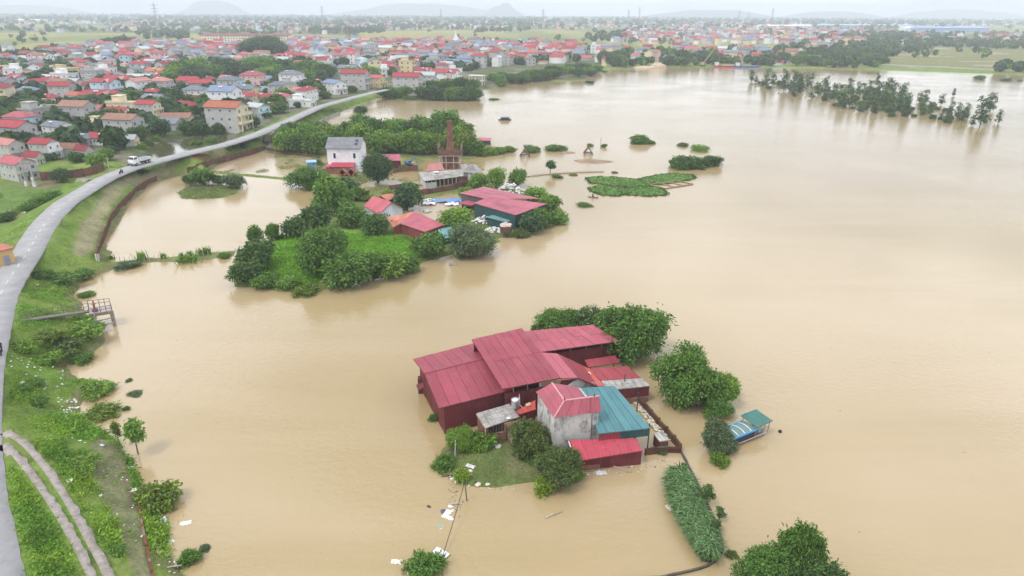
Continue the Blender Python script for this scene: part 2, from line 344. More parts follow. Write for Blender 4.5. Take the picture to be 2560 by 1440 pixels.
def inside(X, Y, poly):
    A = np.asarray(poly); B = np.roll(A, -1, 0); r = np.zeros(X.shape, bool)
    for (x0, y0), (x1, y1) in zip(A, B):
        if y0 == y1: continue
        c = ((y0 > Y) != (y1 > Y)) & (X < (x1-x0)*(Y-y0)/(y1-y0)+x0); r ^= c
    return r
def sdist(X, Y, poly):
    d = segdist(X, Y, poly); return np.where(inside(X, Y, poly), d, -d)
def vnoise(X, Y, s, seed=0):
    """smooth value noise 0..1"""
    x = X/s+seed*17.3; y = Y/s+seed*9.1; xi = np.floor(x); yi = np.floor(y); fx = x-xi; fy = y-yi
    h = lambda a, b: np.modf(np.abs(np.sin(a*127.1+b*311.7+seed*74.7)*43758.5453))[0]
    fx = fx*fx*(3-2*fx); fy = fy*fy*(3-2*fy)
    return (h(xi, yi)*(1-fx)+h(xi+1, yi)*fx)*(1-fy)+(h(xi, yi+1)*(1-fx)+h(xi+1, yi+1)*fx)*fy
def fbm(X, Y, s, seed=0): return .55*vnoise(X, Y, s, seed)+.3*vnoise(X, Y, s/2.3, seed+1)+.15*vnoise(X, Y, s/5, seed+2)
sst = lambda a, b, x: (lambda t: t*t*(3-2*t))(np.clip((x-a)/(b-a), 0, 1))
VILLAGE_Z = 1.0
RC_SIDE = None
def height(X, Y, full=False):
    X = np.asarray(X, float); Y = np.asarray(Y, float); near = Y < 1300
    jag = np.where(near, (fbm(X, Y, 4.5, 3)-.5)*np.clip(Y/60, .6, 2.2)*1.6, 0)
    sm = sdist(X, Y, M)+jag; dr = segdist(X, Y, ROADC, False)
    zd = DIKE_Z-np.maximum(dr-2.9, 0)/2.3
    n1 = (fbm(X, Y, 6, 5)-.5)
    base = np.clip(sm*.22, -2.5, VILLAGE_Z)+np.where(sm > 0, n1*.3*np.clip(sm/6, 0, 1), 0)
    z = np.where(sm > 0, np.maximum(base, np.minimum(zd, sm*.62+.05)), base)
    if not near.any(): return (z, sm, dr) if full else z
    pd = sdist(X, Y, PONDP); z = np.where(pd > -4, np.where(zd > 1.2, z, np.minimum(z, .05-pd*.25)), z)
    for q in PUD: z = np.where(inside(X, Y, q), -.25+n1*.3, z)
    si = sdist(X, Y, ISLE)+jag; gi = sdist(X, Y, GRASSHILL)
    hi = np.clip(si*.25, -2.5, .38)+np.where(si > 0, .9*sst(-3, 9, gi)+n1*.35, 0)
    ym = inside(X, Y, YARD); mm = inside(X, Y, MUD); hi = np.where((ym | mm) & (si > 0), np.minimum(hi, n1*(.22 if True else 0)+np.where(ym, -.06, .0)), hi)
    z = np.maximum(z, hi)
    sp = sdist(X, Y, PADDY); zp = -.02+(fbm(X*1.0, Y*.8, 9, 8)-.5)*.5
    z = np.where((sp > 0), np.where(zd > .8, z, zp), z)
    bd = segdist(X, Y, BUND, False); z = np.maximum(z, .4-bd*.35)
    for q, k in ((LAWN, .42), (BAR1, .2), (BAR2, .2), (ISLET, .14)):
        sl = sdist(X, Y, q)+jag*.35; z = np.maximum(z, np.clip(sl*.2, -2.5, k)+np.where(sl > 0, n1*.14, 0))
    return (z, sm, dr) if full else z
def hz(x, y): return float(height(np.array([x]), np.array([y]))[0])
def G(px, py, z0=.5):                    # ground point seen at a photograph pixel
    z = z0
    for _ in range(7):
        p = P(px, py, z); z = .45*z+.55*max(hz(p.x, p.y), -.02)
    p = P(px, py, z); return p

# fan of rows and columns, finer near the camera
ys = 26*np.exp(np.arange(0, math.log(10200/26), .0088)); us = np.linspace(-1.32, 1.32, 640)
YY = np.repeat(ys[:, None], len(us), 1); XX = YY*us[None, :]
ZZ, SM, DR = height(XX, YY, True)
PXX, PYY = prjn(XX, YY, ZZ)
def C(*c): return np.array(c, float)
alb = np.empty(XX.shape+(3,)); alb[:] = C(.145, .235, .042)
def paint(mask, c, k=1.0):
    w = (mask*k)[..., None]; alb[:] = alb*(1-w)+np.asarray(c)*w
nA = fbm(XX, YY, 9, 11); nB = fbm(XX, YY, 3, 12); nC = fbm(XX, YY, 28, 13)
# river-side slope: short grass with paler dry bands
paint(sst(.5, .75, nA), C(.22, .275, .075), .7); paint(sst(.6, .75, nB), C(.075, .13, .025), .6)
# village ground and the far plain
sideL = (SM > 0) & (DR > 13) & (YY > 150) & (PXX < 1500) & (YY > 200)
paint(sideL*1.0, C(.17, .16, .12)); paint(sideL*sst(.36, .54, nA), C(.075, .11, .035), .95)
lowL = inside(XX, YY, FLATS)*1.0; paint(lowL, C(.12, .20, .045)); paint(lowL*sst(.55, .7, nA), C(.19, .15, .10), .8)
far = sst(700, 1000, YY); paint(far, C(.10, .13, .055))
cell = np.floor(XX/90+np.floor(YY/260)*.37); cy_ = np.floor(YY/260); hsh = np.modf(np.abs(np.sin(cell*12.99+cy_*78.2)*43758.5))[0]
def band(a, b, c, d): return inside(PXX, PYY, np.array([a, b, c, d], float))*1.0
fld = np.zeros(XX.shape)
for q in (((-900, 74), (540, 84), (505, 118), (-900, 150)), ((690, 84), (1000, 92), (1000, 118), (690, 104)), ((880, 78), (1560, 72), (1520, 122), (960, 112)), ((1500, 100), (1960, 108), (1960, 135), (1500, 128)),
          ((2050, 122), (3500, 105), (3500, 182), (2060, 168)), ((2240, 66), (3500, 60), (3500, 90), (2240, 84)), ((-900, 60), (330, 62), (330, 72), (-900, 70))):
    fld = np.maximum(fld, band(*q))
fc = np.where((hsh < .45)[..., None], C(.29, .27, .085), np.where((hsh < .75)[..., None], C(.17, .21, .065), C(.24, .25, .10)))
alb[:] = alb*(1-fld[..., None])+fc*fld[..., None]
rb = inside(PXX, PYY, np.array(((2040, 122), (3500, 105), (3500, 182), (2060, 168)), float))*1.0; paint(rb, C(.14, .16, .065), .75); paint(rb*sst(.62, .7, nC), C(.36, .33, .27), .7)
# berm path, red soil, track verge, flood fringe
db = segdist(XX, YY, BERM, False); paint(1-sst(.7, 1.9, db+(nB-.5)*1.4), C(.30, .265, .165), .85)
dred = segdist(XX, YY, REDSOIL, False); paint(1-sst(.8, 2.0, dred+(nB-.5)*2), C(.33, .16, .085), .9)
frn = np.array([[*P(x, y, .5).to_2d()] for x, y in ((240,1090),(310,1140),(345,1260),(380,1440),(440,1700),(400,1700),(335,1440),(290,1330),(225,1200))])
paint((inside(XX, YY, frn) & (SM > -1))*1.0, C(.20, .195, .115), .8)
paint(((SM > -2) & (SM < 1.1) & (YY < 200))*1.0, C(.19, .165, .095), .7)
# island, lawn, mud flats
si = sdist(XX, YY, ISLE); isl = (si > -2)*1.0; paint(isl, C(.13, .16, .05), .8)
gh = sst(-1, 3, sdist(XX, YY, GRASSHILL)); paint(gh, C(.145, .30, .03)); paint(gh*sst(.52, .66, nB), C(.20, .29, .055), .7)
mud = (inside(XX, YY, MUD) | inside(XX, YY, YARD))*1.0; paint(mud, C(.33, .25, .13), .85); paint(mud*sst(.52, .62, nA), C(.13, .17, .045), .75)
pad = inside(XX, YY, PADDY)*1.0; paint(pad, C(.26, .22, .12)); paint(pad*sst(.5, .62, nA), C(.15, .17, .06), .8)
paint((sdist(XX, YY, ISLET) > -1.5)*1.0, C(.15, .18, .06)); ln = (sdist(XX, YY, LAWN) > -1.5)*1.0; paint(ln, C(.12, .16, .05)); paint(ln*sst(.5, .68, nB), C(.24, .215, .115), .7)
for q in (BAR1, BAR2): paint((sdist(XX, YY, q) > -2)*1.0, C(.30, .215, .15))
paint(1-sst(.2, 1.0, segdist(XX, YY, BUND, False)), C(.10, .15, .04), .8)
alb *= (.88+.24*vnoise(XX, YY, 1.3, 21))[..., None]
nr, ncl = XX.shape
idx = np.arange(nr*ncl).reshape(nr, ncl); q = np.stack([idx[:-1, :-1], idx[:-1, 1:], idx[1:, 1:], idx[1:, :-1]], -1).reshape(-1, 4)
keep = (ZZ.ravel()[q].max(1) > -.45); q = q[keep]
used = np.unique(q); rem = np.full(nr*ncl, -1); rem[used] = np.arange(len(used))
V = np.stack([XX.ravel(), YY.ravel(), ZZ.ravel()], 1)[used]
tag(link('ground', npmesh('ground', V, rem[q], TERRAIN, alb.reshape(-1, 3)[used], True)), kind='structure')
print('ground quads', len(q))

# water sheets
def sheet(name, pts, z, m):
    return tag(MB().add([(x, y, z) for x, y in pts], [tuple(range(len(pts)))]).build(name, m), kind='structure')
sheet('water', [(-12000, -2500), (12000, -2500), (12000, 12000), (-12000, 12000)], 0.0, WATER)
sheet('pond', [tuple(v) for v in smooth(np.vstack([PONDP, PONDP[:1]]), 40)[:-1]], .06, POND)

# road on the dike, with its painted centre dashes, and the gravel track
def strip(name, c, halfw, z, m, th=.12, jag=0.0, seed=0):
    c = np.asarray(c); tt = np.gradient(c, axis=0); tt /= np.hypot(*tt.T)[:, None]; n = np.stack([-tt[:, 1], tt[:, 0]], 1)
    rs = np.random.RandomState(seed); j1 = gaussf(rs.randn(len(c), 1), 2)[:, 0]*jag; j2 = gaussf(rs.randn(len(c), 1), 2)[:, 0]*jag
    a = c+n*(halfw+j1)[:, None]; b = c-n*(halfw+j2)[:, None]; zz = z if hasattr(z, '__len__') else np.full(len(c), z)
    V = np.vstack([np.c_[a, zz], np.c_[b, zz], np.c_[a, zz-th], np.c_[b, zz-th]]); k = len(c); i = np.arange(k-1)
    Fq = np.vstack([np.c_[i+k, i+k+1, i+1, i], np.c_[i, i+1, i+1+2*k, i+2*k], np.c_[i+k+1, i+k, i+3*k, i+1+3*k]])
    return tag(link(name, npmesh(name, V, Fq, m)), kind='structure')
strip('road', ROADC, ROAD_W/2, DIKE_Z+.07, ROAD, .25, .05, 4)
mb = MB(); cl = np.r_[0, np.cumsum(np.hypot(*np.diff(ROADC, axis=0).T))]
for s0 in np.arange(20, 135, 4.0):
    a = [np.interp(s0, cl, ROADC[:, i]) for i in (0, 1)]; b = [np.interp(s0+1.6, cl, ROADC[:, i]) for i in (0, 1)]
    mb.box(((a[0]+b[0])/2, (a[1]+b[1])/2, DIKE_Z+.076), (1.6, .11, .008), math.atan2(b[1]-a[1], b[0]-a[0]))
tag(mb.build('road_markings', ROADPAINT), kind='structure')
for pxs, sd in (([(12, 1082), (60, 1112), (110, 1170), (160, 1245), (205, 1325), (245, 1400), (280, 1470), (330, 1580)], 1), ([(8, 1112), (45, 1150), (100, 1222), (150, 1300), (195, 1380), (228, 1450), (270, 1560)], 2)):
    pts = gaussf(smooth(np.array([[*G(x, y, 3.5).to_2d()] for x, y in pxs]), 80), 4)
    strip('track', pts, .46, height(pts[:, 0], pts[:, 1])+.07, TRACK, .2, .11, sd)
# narrow earth lane from the dike down to the white house, and village lane off the road
for pxs, wd in (([(655, 352), (672, 340), (688, 328), (702, 318)], 1.6), ([(664, 372), (672, 360), (655, 352)], 1.5), ([(240, 447), (215, 449), (190, 451)], 2.0)):
    pts = smooth(np.array([[*G(x, y, 2).to_2d()] for x, y in pxs]), 24); strip('path', pts, wd, height(pts[:, 0], pts[:, 1])+.12, TRACK, .2, .15, 5)
# far hills
for i, (px, wpx, hpx, D, lab) in enumerate(((1258, 105, 22, 8500, 0), (1775, 330, 10, 8200, 0), (60, 330, 12, 9000, 0), (535, 170, 24, 9600, 0), (2400, 330, 14, 9300, 0), (2080, 260, 8, 8800, 0), (1050, 420, 20, 9800, 0))):
    q = ray(px, 32); x0 = q.x/q.y*D; ww = wpx/FPX*D/2; hh = hpx/FPX*D+34; n = 26; vs = []; fs = []
    for a in range(n):
        for b in range(n):
            u, v = a/(n-1)*2-1, b/(n-1)*2-1; r = math.hypot(u, v); k = max(0, 1-r)**.8*(1.25 if i else 1.1)
            nz = mnoise.noise((u*2.3+i*5, v*2.3, i))*.35+mnoise.noise((u*6+i, v*6, 2))*.12
            vs.append((x0+u*ww, D+v*ww*.7, -1+hh*max(0, min(1.0, k*(1+nz))) ))
    for a in range(n-1):
        for b in range(n-1): fs.append((a*n+b, (a+1)*n+b, (a+1)*n+b+1, a*n+b+1))
    me = npmesh('hill', np.array(vs), np.array(fs), TERRAIN, np.tile(C(.07, .10, .045), (len(vs), 1)), True)
    tag(link('hill', me), kind='structure')
# ================================================================ VEGETATION MESHES (unit crown width = 1, base at z = 0)
def crown_mesh(name, lobes, n_clump, per, ln, wd, seed, droop=.25, up=.35, cr=.07, inner=.18, gap=0.0):
    rs = np.random.RandomState(seed); lob = np.array(lobes, float)
    wts = lob[:, 3]*lob[:, 5]; wts /= wts.sum(); k = rs.choice(len(lob), n_clump, p=wts)
    dv = rs.randn(n_clump, 3); dv[:, 2] += up; dv /= np.linalg.norm(dv, axis=1)[:, None]
    rad = np.where(rs.rand(n_clump) < inner, rs.uniform(.2, .75, n_clump), rs.uniform(.82, 1.04, n_clump))
    ctr = lob[k, :3]+dv*lob[k, 3:6]*rad[:, None]
    ctr[:, 2] = np.maximum(ctr[:, 2], .02)
    n = n_clump*per; c = np.repeat(ctr, per, 0)+np.clip(rs.randn(n, 3), -1.7, 1.7)*cr*rs.uniform(.5, 1.2, (n, 1)); d0 = np.repeat(dv, per, 0)
    d = d0*.55+rs.randn(n, 3)*.6; d[:, 2] -= droop; d /= np.linalg.norm(d, axis=1)[:, None]
    nn = d0*.9+rs.randn(n, 3)*.55; nn[:, 2] += .35
    s = np.cross(d, nn); s /= np.linalg.norm(s, axis=1)[:, None]
    l = ln*rs.uniform(.6, 1.3, (n, 1)); w = wd*rs.uniform(.7, 1.25, (n, 1))*.5
    up_ = np.cross(s, d)
    V = np.stack([c, c+d*l*.45+s*w+up_*l*.06, c+d*l-np.array([0, 0, 1])*l*.12, c+d*l*.45-s*w+up_*l*.06], 1).reshape(-1, 3)
    V[:, 2] = np.maximum(V[:, 2], .0)
    return npmesh(name, V, np.arange(4*n).reshape(-1, 4), LEAF)
def trunk_mesh(name, h, r, limbs, seed, lean=(0, 0), multi=1):
    rd = random.Random(seed); mb = MB()
    for m in range(multi):
        ox, oy = (rd.uniform(-.06, .06), rd.uniform(-.06, .06)) if multi > 1 else (0, 0)
        top = (ox*3+lean[0], oy*3+lean[1], h); mid = (ox+lean[0]*.4+rd.uniform(-.02, .02), oy+lean[1]*.4, h*.5)
        mb.tube([(ox, oy, -.12), mid, top], [r*1.15, r*.85, r*.45], 6)
        for i in range(limbs):
            a = rd.uniform(0, 6.283); f = rd.uniform(.45, .95); b = lerp(mid, top, max(0, f*2-1)) if f > .5 else Vector(mid)
            L_ = rd.uniform(.18, .34); e = b+Vector((math.cos(a)*L_, math.sin(a)*L_, L_*rd.uniform(.5, 1.0)))
            mb.tube([b, lerp(b, e, .5)+Vector((0, 0, -.01)), e], [r*.5, r*.35, r*.15], 5)
    return mb.mesh(name, BARK)
def rlobes(n, seed, z0, z1, rx, spread, flat=.8):
    rd = random.Random(seed); out = []
    for i in range(n):
        a = i*2.399+rd.uniform(-.5, .5); f = (i+.5)/n; rr = spread*math.sqrt(rd.uniform(.15, 1)); z = rd.uniform(z0, z1)-.25*rr
        s = rx*rd.uniform(.58, 1.3); out.append((rr*math.cos(a), rr*math.sin(a), z, s, s, s*flat))
    return out
TREE = {}
def deft(kind, crown, trunk, shrub=False): TREE[kind] = (crown, trunk)
for i in range(3):
    lb = rlobes(13, 100+i, .28, .66, .20, .34, .85)+[(0, 0, .42, .3, .3, .3)]
    deft('big%d' % i, crown_mesh('crown', lb, 1150, 16, .046, .026, 10+i, .3, .4, .045), trunk_mesh('trunk', .5, .035, 5, 10+i))
for i in range(5):
    lb = rlobes(8, 200+i, .34, .68, .22, .30, .85)+[(0, 0, .42, .28, .28, .27)]
    deft('mid%d' % i, crown_mesh('crown', lb, 250, 12, .10, .055, 20+i, .25, .4, .06), trunk_mesh('trunk', .5, .03, 4, 20+i))
for i in range(4):
    lb = rlobes(7, 300+i, .14, .40, .20, .33, .8)+[(0, 0, .22, .32, .32, .22)]
    deft('bush%d' % i, crown_mesh('foliage', lb, 190, 12, .11, .05, 30+i, .1, .5, .06), trunk_mesh('stem', .3, .022, 3, 30+i, multi=3))
for i in range(4):     # slim drowned eucalypts
    lb = [(0, 0, .55+.36*j, .36-.03*j+.1*math.sin(j*1.7+i), .36-.03*j, .26) for j in range(5)]+[(.22, 0, .75, .24, .24, .2), (-.24, .1, .5, .24, .24, .2)]
    lb = [(x+.12*math.sin(3.1*k+i), y+.12*math.cos(2.3*k+i), z*(.92+.06*i), a, b, c) for k, (x, y, z, a, b, c) in enumerate(lb)]
    deft('slim%d' % i, crown_mesh('crown', lb, 66, 9, .20, .11, 40+i, .3, .3, .09), trunk_mesh('trunk', 1.7, .035, 4, 40+i, (.05*(i-1.5), .03)))
for i in range(3):     # saplings: bare stem, small head
    lb = rlobes(6, 500+i, .95, 1.55, .20, .22, .9)
    deft('sap%d' % i, crown_mesh('crown', lb, 70, 11, .15, .08, 50+i, .35, .4, .07, .1), trunk_mesh('trunk', 1.25, .028, 4, 50+i, (.1*(i-1), .06)))
for i in range(2):     # weeping / bamboo-like clumps
    lb = rlobes(9, 600+i, .30, .74, .2, .3, 1.0)
    deft('droop%d' % i, crown_mesh('crown', lb, 620, 14, .085, .028, 60+i, .9, .5, .05), trunk_mesh('trunk', .5, .02, 3, 60+i, multi=4))
def blade_mesh(name, n, h, w, spread, seed, bend=.45):
    rs = np.random.RandomState(seed); V = []
    for i in range(n):
        a = rs.uniform(0, 6.283); o = np.array([rs.randn()*spread*.35, rs.randn()*spread*.35, 0]); hh = h*rs.uniform(.6, 1.15)
        dr = np.array([math.cos(a), math.sin(a), 0]); sd = np.array([-math.sin(a), math.cos(a), 0])*w*.5; b = bend*rs.uniform(.4, 1.4)*hh
        V += [o-sd, o+sd, o+dr*b*.4+np.array([0, 0, hh*.7])+sd*.9, o+dr*b*.4+np.array([0, 0, hh*.7])-sd*.9]
        m = o+dr*b*.4+np.array([0, 0, hh*.7]); V += [m-sd*.9, m+sd*.9, o+dr*b+np.array([0, 0, hh*.85])+sd*.1, o+dr*b+np.array([0, 0, hh*.85])-sd*.1]
    V = np.array(V); return npmesh(name, V, np.arange(len(V)).reshape(-1, 4), LEAF)
for i in range(2): deft('reed%d' % i, blade_mesh('leaves', 70, .75, .06, .5, 70+i), None)
for i in range(2): deft('banana%d' % i, blade_mesh('leaves', 15, .95, .2, .12, 80+i, .75), trunk_mesh('stem', .55, .05, 0, 80+i))
DARK = (.068, .136, .036); MIDG = (.10, .20, .038); FRESH = (.145, .26, .042); LIME = (.19, .28, .035); OLIVE = (.105, .155, .045); GREYG = (.11, .165, .08); BLUEG = (.062, .12, .054); YELG = (.15, .22, .04)
CROWNNAME = {'bush': 'foliage', 'reed': 'leaves', 'banana': 'leaves'}
def tree(px, py, wpx, kind, label, group=None, col=MIDG, hs=1.0, wet=None, rz=None, name=None, cat=None, jit=.12, sink=0):
    """px, py: where the stem meets ground or water in the photograph; wpx: crown width there"""
    rd = random.Random(int(px*31+py*17))
    k = kind if kind in TREE else kind+str(rd.randrange(sum(1 for q in TREE if q[:-1] == kind)))
    p = G(px, py) if not wet else P(px, py, 0)
    w = wpx*depth(p)/FPX*1.06; base = k[:-1]
    nm = name or {'bush': 'bush', 'reed': 'reed_clump', 'banana': 'banana_plant', 'sap': 'sapling'}.get(base, 'tree')
    ct = cat or {'bush': 'bush', 'reed': 'reeds', 'banana': 'plant', 'sap': 'sapling'}.get(base, 'tree')
    r = thing(nm, label, ct, (p.x, p.y, p.z-.05-sink*w), rd.uniform(0, 6.28) if rz is None else rz, group, (w, w*rd.uniform(.92, 1.08), w*hs))
    cr, tr = TREE[k]; f = rd.uniform(1-jit, 1+jit)
    link(CROWNNAME.get(base, 'crown'), cr, r, tuple(c*f for c in col))
    if tr: link('stem' if base in ('bush', 'banana') else 'trunk', tr, r)
    return r

# ---- foreground and island trees, each one by hand
T = tree
T(1580, 884, 186, 'big0', 'huge dark rounded tree behind the rear red shed of the flooded warehouse', None, MIDG, .84, 1)
T(1500, 850, 132, 'big1', 'dark tree between the small shrub and the huge rounded tree behind the rear red shed', None, DARK, .75, 1)
T(1393, 842, 105, 'big2', 'small fresh green tree peeping over the left end of the rear red shed roof', None, MIDG, .85, 1)
T(1345, 835, 40, 'mid0', 'lowest shrub-like tree at the left end of the line behind the rear red shed', None, MIDG, .8, 1)
T(1712, 1002, 150, 'big1', 'tall dense tree standing in water right of the grey-edged lean-to', None, MIDG, 1.08, 1)
T(1790, 1002, 100, 'big2', 'paler spreading tree leaning right from the dense tree by the lean-to', None, FRESH, .95, 1)
T(1790, 1036, 75, 'droop0', 'drooping bush trailing in the water below the dense tree by the lean-to', None, MIDG, .7, 1)
T(1792, 1122, 84, 'droop1', 'flat-topped weeping tree overhanging the roofed boat', None, GREYG, .95, 1)
T(1826, 1124, 40, 'droop0', 'grey-green weeping bush against the hull of the roofed boat', None, GREYG, .8, 1)
T(1797, 1158, 44, 'bush1', 'bright green leafy shrub in the water in front of the weeping tree', None, FRESH, 1.3, 1)
T(1152, 1122, 76, 'big0', 'round bright green tree beside the left corner of the flooded warehouse', None, FRESH, .95)
T(1327, 1135, 105, 'big1', 'dull olive tree between the brick hut and the grey pink-roofed house', None, OLIVE, 1.1)
T(1393, 1205, 115, 'big2', 'dull dark tree left of the small red front shed', None, OLIVE, 1.0)
T(1330, 1150, 50, 'bush0', 'low dark bush at the foot of the bamboo fence', None, MIDG, .9)
T(1366, 1230, 58, 'bush2', 'round lime green shrub at the front edge of the lawn islet', None, LIME, 1.25)
T(1440, 1198, 44, 'bush3', 'bright leafy shrub at the left corner of the small red front shed', None, FRESH, 1.1)
T(1112, 1165, 56, 'bush1', 'green bush at the left water edge of the lawn islet', None, MIDG, .8)
T(1152, 1198, 46, 'bush2', 'small lime shrub between white bags at the front left of the lawn islet', None, LIME, 1.0)
T(1200, 1112, 70, 'bush0', 'broad-leaved plant clump between the bright tree and the brick hut', None, FRESH, .8)
T(1085, 1050, 26, 'bush3', 'tiny bush growing against the left wall of the flooded warehouse', None, MIDG, 1.2, 1)
T(1060, 1428, 88, 'bush1', 'leafy bush in the water at the bottom edge below the leaning pole wire', None, MIDG, 1.0, 1)
T(1100, 1420, 36, 'banana0', 'young banana plant beside the bottom bush and the floating white sheet', None, MIDG, .9, 1)
T(345, 1135, 62, 'sap1', 'lone sapling with an umbrella-shaped head in the flooded left shallows', None, FRESH, .95, 1)
T(300, 1118, 30, 'sap0', 'thin wispy sapling left of the umbrella-headed sapling', None, YELG, 1.4)
T(392, 1262, 104, 'bush0', 'spreading yellow-green shrub leaning over the water above the broken brick wall', None, YELG, .95)
T(478, 1402, 56, 'bush2', 'dark leafy shrub alone in the water at the bottom left', None, MIDG, .85, 1)
T(513, 1372, 26, 'bush3', 'half-drowned grey twiggy shrub right of the dark leafy shrub', None, GREYG, .6, 1)
T(262, 1035, 70, 'bush1', 'tilted drowned bush off the littered bank', None, YELG, .6, 1)
T(317, 1024, 18, 'bush2', 'tiny round bush standing alone off the littered bank', None, MIDG, .9, 1)
T(323, 952, 18, 'bush3', 'sparse drowned twigs furthest out from the bank promontory', None, GREYG, .5, 1)
T(340, 985, 34, 'bush0', 'loose drowned twigs below the furthest-out twigs', None, GREYG, .35, 1)
T(245, 978, 76, 'bush0', 'low bush covering the tip of the bank promontory', None, FRESH, .45)
for i, (x, y, w, c, l) in enumerate(((205, 838, 84, FRESH, 'big'), (165, 872, 76, OLIVE, 'olive'), (212, 902, 56, MIDG, 'dark'), (110, 905, 70, FRESH, 'round'), (235, 824, 48, MIDG, 'trailing'), (120, 845, 66, YELG, 'bright'), (65, 870, 60, FRESH, 'roadside'))):
    T(x, y, w, 'bush', '%s bush on the dike slope below the pump walkway, %s' % (l, ('by the water', 'above the dark one', 'at the lower water edge', 'halfway up', 'under the platform', 'beside the walkway', 'next to the road')[i]), 'bushes below the pump walkway', c, .6)
for i, (x, y, w, l) in enumerate(((215, 740, 40, 'at the water edge above the pump walkway'), (150, 700, 70, 'high on the slope above the pump walkway'), (210, 690, 55, 'where the thin embankment leaves the dike'), (100, 690, 55, 'beside the road above the pump walkway'), (322, 668, 60, 'dry brown-green at the near end of the thin embankment'), (52, 975, 45, 'by the road above the trash-strewn bank'), (95, 1010, 55, 'in the middle of the trash-strewn bank'), (85, 960, 50, 'among the litter on the bank'), (205, 1165, 75, 'bright green below the trash-strewn bank'), (290, 1382, 48, 'dark between the track and the brick wall'))):
    T(x, y, w, 'bush', 'low weedy bush '+l, 'weedy bushes on the dike', (GREYG if 'dry' in l else FRESH if 'bright' in l else MIDG), .45)
# bottom right clump
T(1985, 1452, 110, 'droop0', 'tallest ivy-clad column of the tree clump at the bottom right corner', None, MIDG, 1.75, 1)
T(1915, 1480, 150, 'big0', 'left airy tree of the clump at the bottom right corner', None, MIDG, 1.05, 1)
T(2020, 1520, 165, 'big2', 'right dense tree of the clump at the bottom right corner', None, DARK, 1.05, 1)
T(1950, 1540, 130, 'bush2', 'frontmost bush of the clump at the bottom right corner', None, FRESH, .9, 1)
for x, y, w, hs, l in ((1768, 1262, 40, .75, 'upper'), (1797, 1302, 32, .7, 'middle'), (1785, 1335, 30, .85, 'lower')):
    T(x, y, w, 'sap', '%s thin sapling leaning over the drowned wall beside the tall reeds' % l, 'saplings along the drowned wall', DARK, hs, 1)
T(1828, 1388, 30, 'bush1', 'small bush at the lower end of the drowned wall', None, OLIVE, .7, 1); T(1712, 1168, 18, 'bush0', 'tiny bush at the top corner of the drowned wall', None, MIDG, 1.0, 1)
T(1655, 1132, 26, 'bush1', 'tangle of leaves below the chicken coop', None, GREYG, .6, 1)
for x, y, w, l in ((353, 650, 32, 'leftmost'), (409, 645, 20, 'second'), (455, 640, 14, 'third'), (476, 638, 18, 'fourth'), (500, 636, 22, 'fifth'), (518, 634, 26, 'rightmost')):
    T(x, y, w, 'reed', '%s upright reed clump along the thin embankment' % l, 'reed clumps on the thin embankment', FRESH, 1.0)
T(470, 655, 60, 'reed0', 'wide low reed bed on the lower side of the thin embankment', None, FRESH, .45); T(278, 648, 22, 'reed1', 'sparse reeds at the corner of the upper pond', None, YELG, .8)
T(560, 645, 30, 'bush2', 'round bush where the thin embankment meets the grassy island', None, MIDG, .8)
